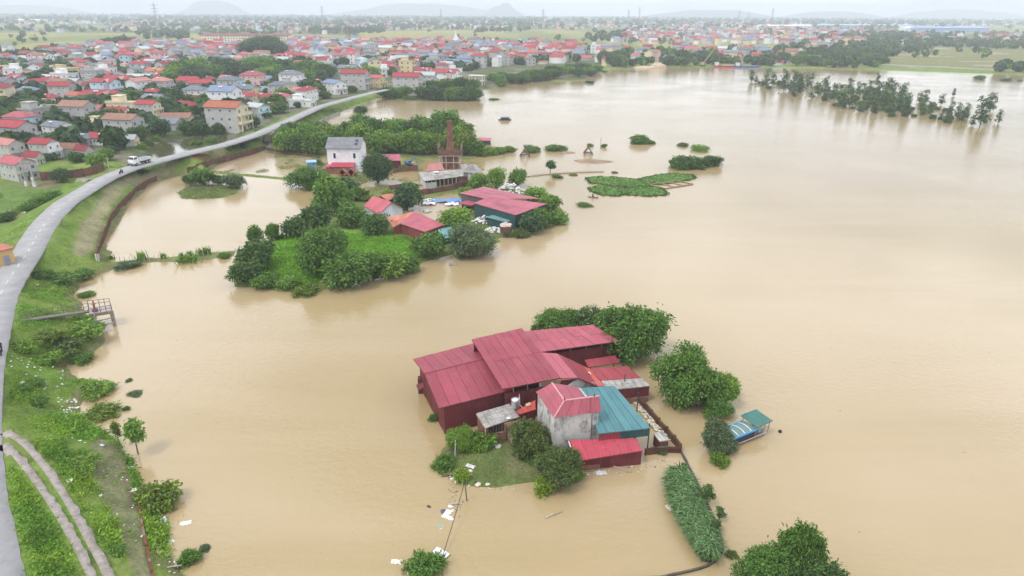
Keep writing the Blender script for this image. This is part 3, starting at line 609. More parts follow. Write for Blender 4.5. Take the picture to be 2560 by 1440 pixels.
# grassy island
for a in ((808, 668, 135, 'big0', 'large spreading tree in front of the bright grass hill', MIDG, .95), (640, 668, 90, 'mid1', 'dark tree at the upper left shore of the grassy island', DARK, .85), (612, 705, 75, 'mid2', 'dark shore tree at the lower left corner of the grassy island', DARK, .8), (672, 712, 70, 'bush0', 'bush right of the lower left shore tree', MIDG, .8), (720, 715, 60, 'bush3', 'low fresh bush on the front shore of the grassy island', FRESH, .7), (763, 735, 54, 'bush1', 'small yellow-green bush nearest the camera on the grassy island', YELG, .8),
          (868, 712, 120, 'mid3', 'broad tree at the front shore right of the large spreading tree', MIDG, .75), (935, 690, 85, 'mid4', 'tree between the broad front tree and the right shore trees', MIDG, .85), (985, 690, 90, 'mid0', 'fresh tree on the right front shore of the grassy island', FRESH, .8), (1020, 680, 60, 'mid2', 'last tree at the right tip of the front shore', MIDG, .8),
          (1075, 640, 85, 'mid1', 'tree left of the teal roof on the island shore', MIDG, .85), (1180, 638, 118, 'big1', 'wide dark tree on the shore below the white sack heap', GREYG, .8), (1135, 578, 82, 'mid3', 'fresh tree between the flooded yard and the teal-walled shed', FRESH, .85),
          (745, 592, 70, 'mid2', 'tree at the left end of the row behind the grass hill', DARK, .85), (795, 575, 85, 'mid4', 'second tree of the row behind the grass hill', DARK, .9), (835, 530, 105, 'mid0', 'tall tree at the top of the island shore by the upper pond', MIDG, 1.0), (876, 566, 74, 'mid1', 'tree in front of the red-roofed gable house', MIDG, .8), (938, 586, 74, 'mid3', 'tree hiding the foot of the red-roofed gable house', DARK, .8), (855, 490, 70, 'mid2', 'bluish tree near the brick ruins', BLUEG, .8), (893, 500, 52, 'mid4', 'tree directly behind the red-roofed gable house', MIDG, .75),
          (700, 597, 26, 'bush2', 'little bush on the left shore under the row of trees', MIDG, .8), (1018, 522, 76, 'mid1', 'dark round tree beside the flooded yard', BLUEG, .9), (945, 458, 72, 'big2', 'tall dark tree right of the white house', BLUEG, 1.35), (920, 500, 40, 'bush0', 'lime bush between tall dark tree and orange roof', LIME, .7), (975, 495, 42, 'bush3', 'small bright tree by the orange roof', FRESH, .8),
          (1240, 468, 46, 'mid3', 'slender tree behind the big pink-roofed shed', FRESH, 1.25), (1292, 466, 46, 'mid1', 'bushy tree behind the big pink-roofed shed', MIDG, 1.1), (1195, 470, 50, 'mid0', 'fresh tree at the right end of the kiln sheds', FRESH, .9), (1222, 480, 36, 'bush1', 'low bush behind the big pink-roofed shed', FRESH, .9), (1162, 498, 34, 'mid2', 'little tree at the left edge of the big pink-roofed shed', FRESH, 1.1),
          (1335, 505, 58, 'mid3', 'tree at the back right corner of the big pink-roofed shed', FRESH, .8), (1372, 530, 62, 'mid4', 'tree at the right end of the big pink-roofed shed', FRESH, .85), (1390, 555, 55, 'bush0', 'lowest bush at the right tip of the island', FRESH, .9), (1355, 565, 55, 'mid1', 'tree on the right shore below the pink roof', MIDG, .9), (1325, 580, 62, 'mid2', 'bluish tree hiding the front right of the teal wall', BLUEG, 1.0), (1300, 592, 40, 'bush2', 'scrubby bush beside the broken basket hut', OLIVE, .9),
          (1025, 470, 34, 'bush1', 'round bush in front of the kiln shed', FRESH, .9), (1010, 425, 30, 'bush0', 'bush left of the blue excavator', MIDG, .7), (898, 425, 24, 'bush3', 'bush at the right corner of the white house', MIDG, 1.2), (822, 415, 12, 'bush1', 'pot-sized bush at the left corner of the white house', DARK, 1.2), (795, 412, 30, 'reed0', 'reedy clump beside the blue hut', MIDG, .8)):
    T(a[0], a[1], a[2], a[3], a[4], None, a[5], a[6])
T(638, 612, 36, 'mid2', 'left narrow young tree standing at the lower right of the upper pond', None, MIDG, 1.75); T(683, 602, 34, 'mid4', 'right narrow young tree standing at the lower right of the upper pond', None, MIDG, 1.6)
T(768, 468, 100, 'big1', 'wide drooping tree standing in the upper pond near the white house', None, MIDG, .62, 1)
for x, y, w, c, l in ((475, 460, 34, DARK, 'leftmost'), (512, 462, 62, MIDG, 'largest'), (548, 462, 36, DARK, 'smallest'), (588, 470, 52, GREYG, 'rightmost, bare-stemmed')):
    T(x, y, w, 'mid', '%s tree on the drowned islet of the upper pond' % l, 'trees on the pond islet', c, .8, 1)
# grove behind the white house
rd = random.Random(5)
for row, (y0, n, xa, xb) in enumerate(((352, 13, 715, 1165), (366, 15, 700, 1180), (382, 16, 705, 1195))):
    for i in range(n):
        x = xa+(xb-xa)*(i+.5)/n+rd.uniform(-9, 9)
        if row == 2 and (805 < x < 915): continue
        T(x, y0+rd.uniform(-4, 5), rd.uniform(52, 74), 'mid', 'leafy tree in the dense flooded grove behind the white house', 'grove behind the white house', rd.choice((MIDG, MIDG, FRESH, YELG, DARK)), rd.uniform(.8, 1.05))
T(1108, 345, 78, 'mid3', 'tallest tree of the grove, just left of the brick chimney top', None, MIDG, 1.05); T(1152, 362, 60, 'mid1', 'tree right behind the brick chimney', None, MIDG, 1.05); T(1060, 345, 60, 'mid0', 'high-crowned tree left of the tallest grove tree', None, MIDG, 1.05)
for i, (x, y, w) in enumerate(((1195, 385, 46), (1222, 386, 40), (1250, 381, 34), (1275, 377, 26))):
    T(x, y, w, 'bush', '%s shrub of the tail right of the chimney grove' % ('first', 'second', 'third', 'last')[i], 'tail shrubs right of the chimney', FRESH, .75)
# lone things in the water
for a in ((903, 290, 32, 'mid2', 'lone dark tree standing in the water beside the curving dike', BLUEG, .95), (1330, 380, 40, 'bush0', 'shrub behind the left brick ruin in the water', MIDG, .7), (1387, 375, 52, 'bush1', 'wide shrub between the two brick ruins', MIDG, .5), (1474, 366, 16, 'bush2', 'small shrub just above the right brick ruin', FRESH, .8), (1510, 368, 16, 'bush3', 'small shrub right of the thin lone post', FRESH, .9), (1598, 358, 48, 'bush2', 'dense round bush alone in open water above the hyacinth mat', MIDG, .75), (1622, 359, 30, 'bush0', 'low bush trailing right of the dense round bush', MIDG, .5), (1708, 365, 26, 'bush1', 'leftmost of the low bushes above the drowned thicket', GREYG, .6), (1750, 375, 52, 'bush3', 'long low bush above the drowned thicket', FRESH, .35),
          (1700, 420, 60, 'bush0', 'left bush of the drowned thicket right of the hyacinth mat', DARK, .95), (1738, 418, 62, 'bush1', 'middle bush of the drowned thicket right of the hyacinth mat', DARK, .75), (1780, 414, 52, 'bush2', 'right bush of the drowned thicket right of the hyacinth mat', DARK, .85), (1375, 436, 34, 'sap1', 'little umbrella tree left of the long mud bar', DARK, .62), (1394, 444, 26, 'bush0', 'round bush on the long mud bar', MIDG, .55), (1434, 438, 20, 'bush1', 'low tuft halfway along the long mud bar', YELG, .4), (1536, 432, 16, 'bush2', 'low tuft off the end of the long mud bar', GREYG, .4), (1460, 514, 38, 'bush3', 'floating weed tuft near the rower', MIDG, .3),
          (1235, 249, 24, 'bush0', 'flat bush in the water before the river headland', MIDG, .3), (1138, 278, 16, 'bush1', 'tiny floating bush behind the grove', MIDG, .4), (1475, 208, 22, 'bush2', 'round bush off the tip of the river headland', DARK, .5), (1510, 180, 14, 'bush3', 'tiny bush off the end of the mangrove spit', DARK, .5), (2447, 198, 24, 'bush0', 'left round bush on the far right water', DARK, .7), (2514, 202, 24, 'bush1', 'right round bush on the far right water', DARK, .55), (2550, 203, 12, 'bush2', 'small bush at the far right edge of the water', DARK, .5)):
    T(a[0], a[1], a[2], a[3], a[4], None, a[5], a[6], 1)
# drowned wood at the right
def inpoly(x, y, pl): return bool(inside(np.array([x]), np.array([y]), np.array(pl, float))[0])
fp = [(1890, 207), (1975, 212), (2100, 225), (2260, 240), (2330, 262), (2435, 300), (2390, 308), (2260, 298), (2120, 275), (2010, 248), (1915, 222)]
n = 0; pts = []
while len(pts) < 88:
    x, y = rd.uniform(1880, 2440), rd.uniform(200, 312)
    if inpoly(x, y, fp) and all(((x-a)/14)**2+((y-b)/5)**2 > 1 for a, b in pts): pts.append((x, y))
for x, y in pts:
    T(x, y, rd.uniform(13, 23), 'slim' if rd.random() < .6 else 'mid', 'slim dark tree in the drowned wood on the right', 'drowned wood on the right', rd.choice((BLUEG, DARK, GREYG, BLUEG)), rd.uniform(.66, .95), 1, sink=.15)
for i, (x, y, w) in enumerate(((1878, 204, 14), (1890, 206, 9), (2016, 208, 12), (2192, 214, 14), (2225, 226, 16), (2352, 262, 14), (2475, 278, 22), (2450, 314, 34), (2430, 314, 14), (2495, 308, 16), (2383, 240, 10), (2030, 200, 10))):
    T(x, y, w, 'slim', 'lone drowned tree %s the drowned wood' % ('at the far left tip of', 'second from the left tip of', 'in the gap behind', 'standing behind the middle of', 'standing apart behind', 'at the upper right side of', 'furthest right beyond', 'largest at the lower right end of', 'beside the largest at the end of', 'thin, lowest right of', 'tiny, far behind', 'small, behind the left part of')[i], 'scattered drowned trees', BLUEG, .8, 1)
# river headlands
ORD = 'first second third fourth fifth sixth seventh eighth ninth tenth eleventh twelfth thirteenth fourteenth fifteenth sixteenth seventeenth eighteenth nineteenth twentieth'.split(); ORD += ['twenty-'+q for q in ORD[:9]]+['thirtieth']
for x, y, w in ((962, 243, 40), (990, 246, 44), (1015, 240, 38), (1060, 246, 46), (1095, 250, 50), (1130, 251, 52), (1165, 250, 50), (1190, 248, 40), (1080, 232, 50), (1115, 230, 52), (1150, 228, 54), (1180, 228, 46)):
    T(x, y, w, 'mid', 'dense tree of the grove below the unfinished concrete frame', 'grove below the concrete frame', rd.choice((MIDG, DARK, BLUEG)), .75)
for i in range(30):
    f = i/29; x = 1235+250*f+rd.uniform(-8, 8); y = 216-30*f+rd.uniform(-13, 4)
    T(x, y, rd.uniform(28, 40), 'mid', '%s-from-left mangrove-like tree along the river headland' % ORD[i], 'trees along the river headland', rd.choice((MIDG, DARK, FRESH, BLUEG)), rd.uniform(.6, .8))
# village belt and near-left trees
belt = [(430, 190), (520, 178), (600, 175), (700, 172), (800, 185), (905, 190), (930, 200), (800, 212), (720, 222), (610, 205), (520, 205), (430, 225)]
pts = []
while len(pts) < 40:
    x, y = rd.uniform(430, 930), rd.uniform(170, 226)
    if inpoly(x, y, belt) and all(((x-a)/24)**2+((y-b)/8)**2 > 1 for a, b in pts): pts.append((x, y))
for x, y in pts: T(x, y, rd.uniform(38, 58), 'mid', 'tree in the broad green belt across the middle of the village', 'green belt in the village', rd.choice((MIDG, DARK, BLUEG, FRESH)), rd.uniform(.7, .95))
T(665, 148, 112, 'big2', 'great round dark banyan towering over the village roofs', None, BLUEG, .62); T(268, 119, 32, 'mid0', 'left tree of the dark clump behind the village at the rice fields', None, BLUEG, .85); T(300, 118, 44, 'mid1', 'middle tree of the dark clump behind the village at the rice fields', None, BLUEG, .7); T(332, 117, 38, 'mid2', 'right tree of the dark clump behind the village at the rice fields', None, BLUEG, .75)
for x, y, w, hs, l in ((403, 340, 54, .95, 'round tree left of the orange-roofed tall house'), (344, 352, 50, .85, 'round dark tree at the left end of the village pond'), (470, 336, 44, .9, 'tree at the far bank of the village pond below the cream wall'), (508, 336, 42, .9, 'tree on the pond bank left of the orange-roofed tall house'), (548, 334, 34, .9, 'smaller tree at the right bank of the village pond'), (275, 320, 92, .6, 'wide tree before the long low red roof'), (225, 312, 70, .6, 'dark wide tree left of the one before the long low red roof'), (120, 298, 105, .55, 'broad dark tree among the nearest red roofs'), (60, 285, 60, .75, 'tree behind the pale blue house at the left'), (15, 275, 50, .8, 'leftmost tree of the near village edge'), (170, 300, 70, .6, 'tree behind the grey hip-roofed house'), (96, 335, 34, .9, 'tree between two near red-roofed houses'), (246, 420, 46, 1.0, 'bright round tree beside the dike road opposite the truck'), (268, 400, 40, .9, 'dark tree behind the bright tree opposite the truck'), (158, 455, 42, 1.0, 'dark round tree at the lane before the brown wall'), (195, 405, 50, .6, 'leafy garden tree behind the brown wall'), (125, 400, 40, .5, 'low garden tree beside the white gable house'), (70, 388, 22, 1.0, 'palm-like tree right of the nearest red roofs'), (635, 318, 36, .9, 'tree at the gate of the orange-roofed tall house'), (695, 282, 46, .75, 'tree by the road below the white flat-roofed house'), (665, 295, 34, .7, 'bush-like tree beside the roadside fence'), (745, 270, 20, .9, 'small roadside tree below the white terrace house'), (600, 318, 30, .9, 'pale slender tree at the pond corner'), (280, 385, 30, .8, 'dark tree overhanging the village pond left end'), (880, 232, 30, .7, 'tree along the dike left of the yellow-fronted house'), (812, 246, 36, .6, 'garden trees before the white gable house'), (435, 260, 60, .8, 'tall tree in the middle of the near village'), (455, 300, 50, .7, 'dark tree in front of the red-brown low roof'), (380, 285, 44, .6, 'garden tree left of the maroon roof'), (100, 265, 44, .7, 'garden tree by the low blue-grey roof')):
    T(x, y, w, 'mid', l, None, rd.choice((MIDG, DARK, DARK, BLUEG)) if 'bright' not in l else FRESH, hs)
for i, (x, y, w, l) in enumerate(((15, 552, 46, 'dark bush at the left frame edge in the lowland'), (75, 525, 44, 'left bush of the lowland hedge'), (102, 512, 50, 'middle bush of the lowland hedge'), (135, 498, 46, 'right bush of the lowland hedge'), (355, 372, 26, 'bush on the pond bank below the small shed'), (372, 362, 24, 'second bush on the pond bank'), (392, 352, 24, 'third bush on the pond bank'), (490, 362, 26, 'weedy bush inside the village pond'), (530, 355, 30, 'wide weedy bush at the roadside end of the village pond'), (645, 328, 16, 'small cypress-like bush on the roadside'), (585, 372, 30, 'bush on the dike shoulder below the road'), (565, 377, 28, 'leftmost bush on the dike shoulder'), (610, 366, 26, 'rightmost bush on the dike shoulder'), (355, 432, 26, 'bush on the dike slope below the truck'))):
    T(x, y, w, 'bush', l, None, rd.choice((MIDG, DARK, FRESH)), .8)
# far-bank trees that can be told apart
for i in range(46):
    x = rd.choice((rd.uniform(1570, 1790), rd.uniform(1880, 2060), rd.uniform(2020, 2220), rd.uniform(1500, 1560))); y = rd.uniform(150, 166)
    T(x, y, rd.uniform(26, 42), 'mid', 'dark tree in the wood along the far river bank', 'wood along the far bank', rd.choice((BLUEG, DARK, BLUEG, MIDG)), rd.uniform(.7, 1.0))

# ---- stuff: napier reeds, weeds, short grass, hyacinth mat
def scatter_leaves(name, V3, ln, wd, seed, cols, upb=.8, per=5, spread=.25):
    rs = np.random.RandomState(seed); n = len(V3)*per; c = np.repeat(V3, per, 0); c = c+rs.randn(n, 3)*np.array([spread, spread, .02]); s_ = np.repeat(ln if hasattr(ln, '__len__') else np.full(len(V3), ln), per)[:, None]*rs.uniform(.6, 1.3, (n, 1))
    d = rs.randn(n, 3); d[:, 2] = np.abs(d[:, 2])*upb+.35*upb; d /= np.linalg.norm(d, axis=1)[:, None]
    sd = np.cross(d, rs.randn(n, 3)); sd /= np.linalg.norm(sd, axis=1)[:, None]; w = s_*wd
    tip = c+d*s_; tip[:, 2] -= s_[:, 0]*.15
    V = np.stack([c, c+d*s_*.5+sd*w, tip, c+d*s_*.5-sd*w], 1).reshape(-1, 3); cc = np.repeat(np.repeat(cols, per, 0), 4, 0)
    o = link(name, npmesh(name, V, np.arange(4*n).reshape(-1, 4), FARLEAF, cc)); return tag(o, kind='stuff')
rs = np.random.RandomState(3)
X = rs.uniform(-75, -12, 150000); Y = rs.uniform(27, 112, 150000)
z, sm, dr = height(X, Y, True); tk = [segdist(X, Y, np.array([[*G(x, y, 3.5).to_2d()] for x, y in q]), False) for q in ([(12, 1082), (60, 1112), (110, 1170), (160, 1245), (205, 1325), (245, 1400), (330, 1580)], [(8, 1112), (45, 1150), (100, 1222), (150, 1300), (195, 1380), (270, 1560)])]
fr = inside(X, Y, frn); lush = fbm(X, Y, 7, 31)
px_, py_ = prjn(X, Y, z)
between = (py_ > 1100) & (dr < 7) & (tk[1] < 12) & (px_ < 240)
ok = (z > .12) & (dr > 2.75) & (tk[0] > .75) & (tk[1] > .75) & (~fr | (rs.rand(len(X)) < .025)) & (X < -15) & (segdist(X, Y, BERM, False) > 1.2)
band_ = np.clip((92-Y)/14, .12, 1)
ok &= rs.rand(len(X)) < np.where(between, 1.0, np.clip((lush-.30)*4.5, .22, 1.0))*band_
V3 = np.stack([X, Y, z], 1)[ok]; hl = np.where(between[ok], .34, .17+.24*np.clip((lush[ok]-.4)*4, 0, 1))
cl = np.array([.12, .235, .034])*(.7+.9*fbm(X[ok], Y[ok], 2.2, 33))[:, None]*np.where(fbm(X[ok], Y[ok], 5, 35)[:, None] > .56, np.array([1.5, 1.25, 1.1]), 1.0)
scatter_leaves('weeds', V3+np.array([0, 0, -.03]), hl, .17, 5, cl, .7, 7, .24); print('weeds', len(V3))
X = rs.uniform(-95, -18, 60000); Y = rs.uniform(84, 175, 60000); z, sm, dr = height(X, Y, True)
ok = (z > .3) & (dr > 2.8) & (dr < 26) & (X < 0) & (segdist(X, Y, BERM, False) > 1.3) & (rs.rand(len(X)) < np.clip((fbm(X, Y, 4, 41)-.4)*4, .05, .8)*.8)
V3 = np.stack([X, Y, z], 1)[ok]; cl = np.array([.15, .235, .045])*(.7+.6*fbm(X[ok], Y[ok], 3, 43))[:, None]
scatter_leaves('grass', V3, .26, .16, 6, cl, .7, 4, .3); print('grass', len(V3))
# bright grass of the island and the lawn
X = rs.uniform(-45, 15, 60000); Y = rs.uniform(52, 130, 60000); z = height(X, Y)
gh = sdist(X, Y, GRASSHILL); ln_ = sdist(X, Y, LAWN); ok = (z > .1) & ((gh > -.5) | (ln_ > .2))
V3 = np.stack([X, Y, z], 1)[ok]; lw = (ln_[ok] > 0)[:, None]; vv = fbm(X[ok], Y[ok], 2.5, 51)[:, None]
cl = np.where(lw, np.array([.15, .225, .06])*(.6+.8*vv), np.array([.15, .32, .032])*(.65+.7*vv))
scatter_leaves('lawn_grass', V3, np.where(lw[:, 0], .2, .42), .16, 7, cl, .6, 4, .35); print('lawn', len(V3))
REED = np.array([[*P(x, y, .4).to_2d()] for x, y in ((1662,1200),(1680,1178),(1705,1180),(1728,1205),(1742,1240),(1762,1285),(1788,1330),(1802,1372),(1790,1398),(1765,1402),(1742,1375),(1715,1335),(1688,1290),(1668,1250))])
REED = REED.mean(0)+(REED-REED.mean(0))*np.array([.72, .95]); mn, mx = REED.min(0), REED.max(0); X = rs.uniform(mn[0], mx[0], 2600); Y = rs.uniform(mn[1], mx[1], 2600); ok = inside(X, Y, REED); X, Y = X[ok], Y[ok]
bl = [[], []]
for x, y in zip(X, Y):
    for j in range(4):
        a = rs.uniform(0, 6.28); h = rs.uniform(.7, 1.5); w = .05; dr_ = np.array([math.cos(a), math.sin(a), 0]); s_ = np.array([-math.sin(a), math.cos(a), 0])*w; o = np.array([x+rs.randn()*.12, y+rs.randn()*.12, -.05])
        m = o+dr_*h*.25+np.array([0, 0, h*.85]); e = o+dr_*h*.85+np.array([0, 0, h*.72])
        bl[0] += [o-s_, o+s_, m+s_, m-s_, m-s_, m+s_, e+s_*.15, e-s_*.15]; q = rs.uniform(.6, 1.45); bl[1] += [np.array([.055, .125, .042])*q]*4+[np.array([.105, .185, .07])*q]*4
bl0 = np.array(bl[0]); tag(link('reed_bed', npmesh('reed_bed', bl0, np.arange(len(bl0)).reshape(-1, 4), FARLEAF, np.array(bl[1]))), 'long bed of tall drooping reeds inside the curved drowned wall', 'reeds', kind='stuff')
X = rs.uniform(-130, 0, 90000); Y = rs.uniform(130, 240, 90000); ok = ((inside(X, Y, PADDY) & (fbm(X, Y*.7, 8, 71) > .53)) | (inside(X, Y, ISLET)) | (inside(X, Y, MUD) & (fbm(X, Y, 9, 72) > .56))) & (height(X, Y) > -.12)
X, Y = X[ok], Y[ok]; scatter_leaves('marsh_grass', np.stack([X, Y, np.maximum(height(X, Y), -.02)], 1), .34, .2, 12, np.array([.13, .185, .06])*(.6+.8*fbm(X, Y, 4, 73))[:, None], .55, 3, .4); print('marsh', len(X))
HY = [[(1462,444),(1500,440),(1545,442),(1600,448),(1635,453),(1620,468),(1570,468),(1520,462),(1475,458)], [(1590,447),(1640,436),(1690,432),(1735,436),(1740,446),(1700,455),(1650,462),(1610,460)], [(1468,468),(1500,462),(1560,468),(1600,470),(1570,484),(1545,491),(1505,488),(1475,478)], [(1540,472),(1600,464),(1650,466),(1672,482),(1665,488),(1620,491),(1560,487)]]
mb = []; mc = []
Vh = []; Ch = []
for q in HY:
    q = np.array([[*P(x, y, .15).to_2d()] for x, y in q]); mn, mx = q.min(0), q.max(0); ar = int((mx-mn).prod()*5.0); X = rs.uniform(mn[0], mx[0], ar); Y = rs.uniform(mn[1], mx[1], ar); ok = inside(X, Y, q); Vh.append(np.stack([X[ok], Y[ok], np.full(ok.sum(), .05)], 1))
    ed = sdist(X[ok], Y[ok], q); Ch.append(np.where(ed[:, None] < .7, np.array([.05, .11, .03]), np.array([.165, .29, .085]))*(.8+.5*fbm(X[ok], Y[ok], 3, 61))[:, None])
Vh = np.vstack(Vh); tag(scatter_leaves('water_hyacinth', Vh, .42, .34, 9, np.vstack(Ch), .45, 4, .22), 'flat green mat of water hyacinth floating in the flood', 'plants', kind='stuff')
mbh = MB()
for q in HY: mbh.slab([P(x, y, .06) for x, y in q], .1)
print('hyacinth', len(Vh))
mbh.build('hyacinth_roots', SOIL, None, (.06, .10, .03)); tag(bpy.data.objects['hyacinth_roots'], 'dense root layer under the floating hyacinth mat', 'plants', kind='stuff')
# ================================================================ BUILDINGS OF THE FLOODED COMPOUNDS
PINK = (.29, .058, .080); PINKF = (.38, .095, .125); DKRED = (.135, .024, .028); REDR = (.28, .045, .058); TEAL = (.075, .20, .22); TEALW = (.03, .085, .085); ORANGE = (.46, .16, .10); GREYF = (.36, .345, .32); BRICKC = (1, 1, 1)
rd = random.Random(11)
def quad_obj(name, pts, th, mat, color, parent, u=None, lift=0.0):
    mb = MB(); nn = (Vector(pts[1])-Vector(pts[0])).cross(Vector(pts[2])-Vector(pts[0])).normalized()
    if nn.z < 0: nn = -nn
    pts = [Vector(p)+nn*lift for p in pts]; mb.slab(pts, th)
    off = world_loc(parent) if parent else Vector((0, 0, 0)); me = mb.mesh(name, mat, False, off)
    uu = (Vector(pts[1])-Vector(pts[0])).normalized() if u is None else u; set_uv(me, uu, nn.cross(uu), Vector(pts[0])-off)
    return link(name, me, parent, color)
def roof(parent, c4, nu, nv, color, mat=None, name='roof', sheet='roof_sheet', th=.05, tone=.05, gap=.018, warp=.012):
    """deck plus nu x nv laid sheets; c4 = far left, far right, near right, near left"""
    mat = mat or ROOFM; c4 = [Vector(c) for c in c4]
    base = quad_obj(name, c4, .05, mat, tuple(x*.8 for x in color), parent, lift=-.03)
    B = lambda u, v: lerp(lerp(c4[0], c4[1], u), lerp(c4[3], c4[2], u), v)
    du = (c4[1]-c4[0]).length; gu = gap/max(du, .1)
    for i in range(nu):
        for j in range(nv):
            o = .012+.02*((i+j) % 2)*.5+rd.uniform(0, warp); k = 1+rd.uniform(-tone, tone)
            v1 = (j+1)/nv+(.012 if j < nv-1 else 0)
            quad_obj(sheet, [B(i/nu+gu, j/nv), B((i+1)/nu-gu, j/nv), B((i+1)/nu-gu, v1), B(i/nu+gu, v1)], .022, mat, tuple(x*k for x in color), base, lift=o+.02*(nv-j))
    return base
def walls(parent, a, b, z0, z1, z1b, n, color, mat=None, name='wall_sheet', th=.06, tone=.1):
    a, b = Vector(a[:2]), Vector(b[:2]); mat = mat or WALLM; d = (b-a).normalized(); nrm = Vector((d.y, -d.x))*th*.5; off = world_loc(parent)
    for i in range(n):
        p, q = a.lerp(b, i/n), a.lerp(b, (i+1)/n); za, zb = z1+(z1b-z1)*i/n, z1+(z1b-z1)*(i+1)/n; j = rd.uniform(-.012, .012)*(1 if n > 1 else 0)
        nn = nrm.normalized()*j if n > 1 else Vector((0, 0))
        mb = MB().prism([(p+nrm+nn)[:], (q+nrm+nn)[:], (q-nrm+nn)[:], (p-nrm+nn)[:]], z0, [za, zb, zb, za]); me = mb.mesh(name, mat, False, off)
        set_uv(me, Vector((d.x, d.y, 0)), Vector((0, 0, 1)), Vector((a.x, a.y, 0))-off); k = 1+rd.uniform(-tone, tone); link(name, me, parent, tuple(x*k for x in color))
def part(parent, name, fn, mat, color=(1, 1, 1), smooth=False):
    mb = MB(); fn(mb); return mb.build(name, mat, parent, color, smooth)
def window(parent, p, d, w, h, color=(.6, .6, .58), out=.06, bars=False):
    """p centre, d horizontal unit direction along the wall (outward normal = d rotated clockwise)"""
    d = Vector((d[0], d[1], 0)).normalized(); n = Vector((d.y, -d.x, 0)); p = Vector(p); mb = MB(); rz = math.atan2(d.y, d.x)
    for s in (-1, 1):
        c = p+d*s*(w/2)+n*out*.5; mb.box(c, (.09, .1, h+.09), rz); c = p+Vector((0, 0, s*h/2))+n*out*.5; mb.box(c, (w-.091, .1, .09), rz)
    fr = mb.build('window', PAINT, parent, color); MB().box(p+n*.012, (w-.08, .04, h-.08), rz).build('pane', GLASS, fr)
    if bars:
        b = MB()
        for k in range(3): b.box(p+d*(k-1)*w*.28+n*.05, (.04, .03, h-.1), rz)
        b.build('bars', PAINT, fr, (.4, .4, .4))
    return fr
Pz = P
# ---- the main warehouse: long left hall, raised middle hall, right-hand slopes
o = Vector((-2, 69, 0)); wh = thing('warehouse', 'big flooded warehouse with stepped dusty pink metal roofs and dark red walls', 'warehouse', o)
TL, BL, TR, BR = P(1033, 898, 3.5), P(1097, 1021, 3.5), P(1190, 857, 3.5), P(1285, 974, 3.5)
RL, RR = (TL+BL)/2+Vector((0, 0, 1.05)), (TR+BR)/2+Vector((0, 0, 1.05))
roof(wh, [TL, TR, RR, RL], 7, 1, PINK); roof(wh, [RL, RR, BR, BL], 7, 1, PINK)
part(wh, 'ridge_cap', lambda m: m.tube([RL+Vector((0, 0, .06)), RR+Vector((0, 0, .06))], .1, 6), ROOFM, PINK)
c0, c1 = P(1113, 1086, 0), P(1059, 984, 0); e1 = (P(1285, 974, 3.5)-BL).normalized(); e1.z = 0; c1 = c0+(c1-c0)*1.13; cE = c0+e1*8.6
walls(wh, c0, cE, -.6, 3.36, 3.36, 9, DKRED); 
cm = (c0+c1)/2
walls(wh, c1, cm, -.6, 3.3, 4.3, 5, DKRED); walls(wh, cm, c0, -.6, 4.3, 3.36, 5, DKRED); walls(wh, c1+e1*20, c1, -.6, 3.4, 3.4, 1, DKRED)
m1, m2 = P(1179, 849, 5.5), P(1305, 821, 5.5); m4, m3 = P(1256, 973, 4.75), P(1402, 945, 4.75)
roof(wh, [m1, m2, m3, m4], 7, 2, PINK)
x1, x2, x3, x4 = P(1349, 881, 4.9), P(1394, 885, 4.55), P(1444, 945, 4.35), P(1401, 946, 4.66)
roof(wh, [x1, x2, x3, x4], 2, 1, PINKF)
y2, y3 = P(1458, 915, 2.9), P(1494, 966, 2.7); roof(wh, [x2, y2, y3, x3], 3, 1, REDR)
z2, z3 = P(1475, 924, 2.6), P(1511, 966, 2.5); roof(wh, [y2, z2, z3, y3], 1, 2, (.50, .09, .075))
part(wh, 'roof_hatch', lambda m: (m.box(P(1470, 934, 2.8), (.55, .55, .12), .4), m.box(P(1470, 934, 2.88), (.38, .38, .06), .4, 1)), [PAINT, GLASS], (.75, .73, .7))
walls(wh, m1+Vector((.3, -.5, 0)), m2+Vector((-.2, -.5, 0)), -.6, 5.3, 5.3, 1, DKRED); mr = m2+(m3-m2)*.12; walls(wh, Vector((m2.x-.2, m2.y-.5, 0)), Vector((x1.x, x1.y, 0)), -.6, 4.6, 4.4, 1, DKRED)
fa, fb = P(1262, 982, 3.75), P(1402, 958, 3.75); fw = (fb-fa).normalized()
walls(wh, fa, fb, -.6, 3.7, 3.7, 6, DKRED)
walls(wh, fb, fb+fw*2.6, 1.5, 4.1, 3.9, 2, tuple(x*1.15 for x in DKRED))
for i in range(4):
    q = fa.lerp(fb, (i+.6)/4); part(wh, 'post', lambda m, q=q: m.box((q.x, q.y, 4.15), (.09, .09, .95)), PAINT, (.3, .28, .27))
gA = P(1445, 947, 4.1); gl, gr = gA-e1*2.3, gA+e1*2.7
part(wh, 'gable_wall', lambda m: m.slab([Vector((gl.x, gl.y, 2.6)), Vector((gr.x, gr.y, 2.6)), Vector((gA.x, gA.y, 4.12))], .0) if False else m.add(
    [(gl.x, gl.y, 1.2), (gr.x, gr.y, 1.2), (gr.x, gr.y, 2.75), (gA.x, gA.y, 4.12), (gl.x, gl.y, 2.9)]+[(a.x-e1.y*.2, a.y+e1.x*.2, z) for a, z in ((gl, 1.2), (gr, 1.2), (gr, 2.75), (gA, 4.12), (gl, 2.9))],
    [(0, 1, 2, 3, 4), (9, 8, 7, 6, 5)]+[(i, i+5, (i+1) % 5+5, (i+1) % 5) for i in range(5)]), STAINED, (.42, .41, .39))
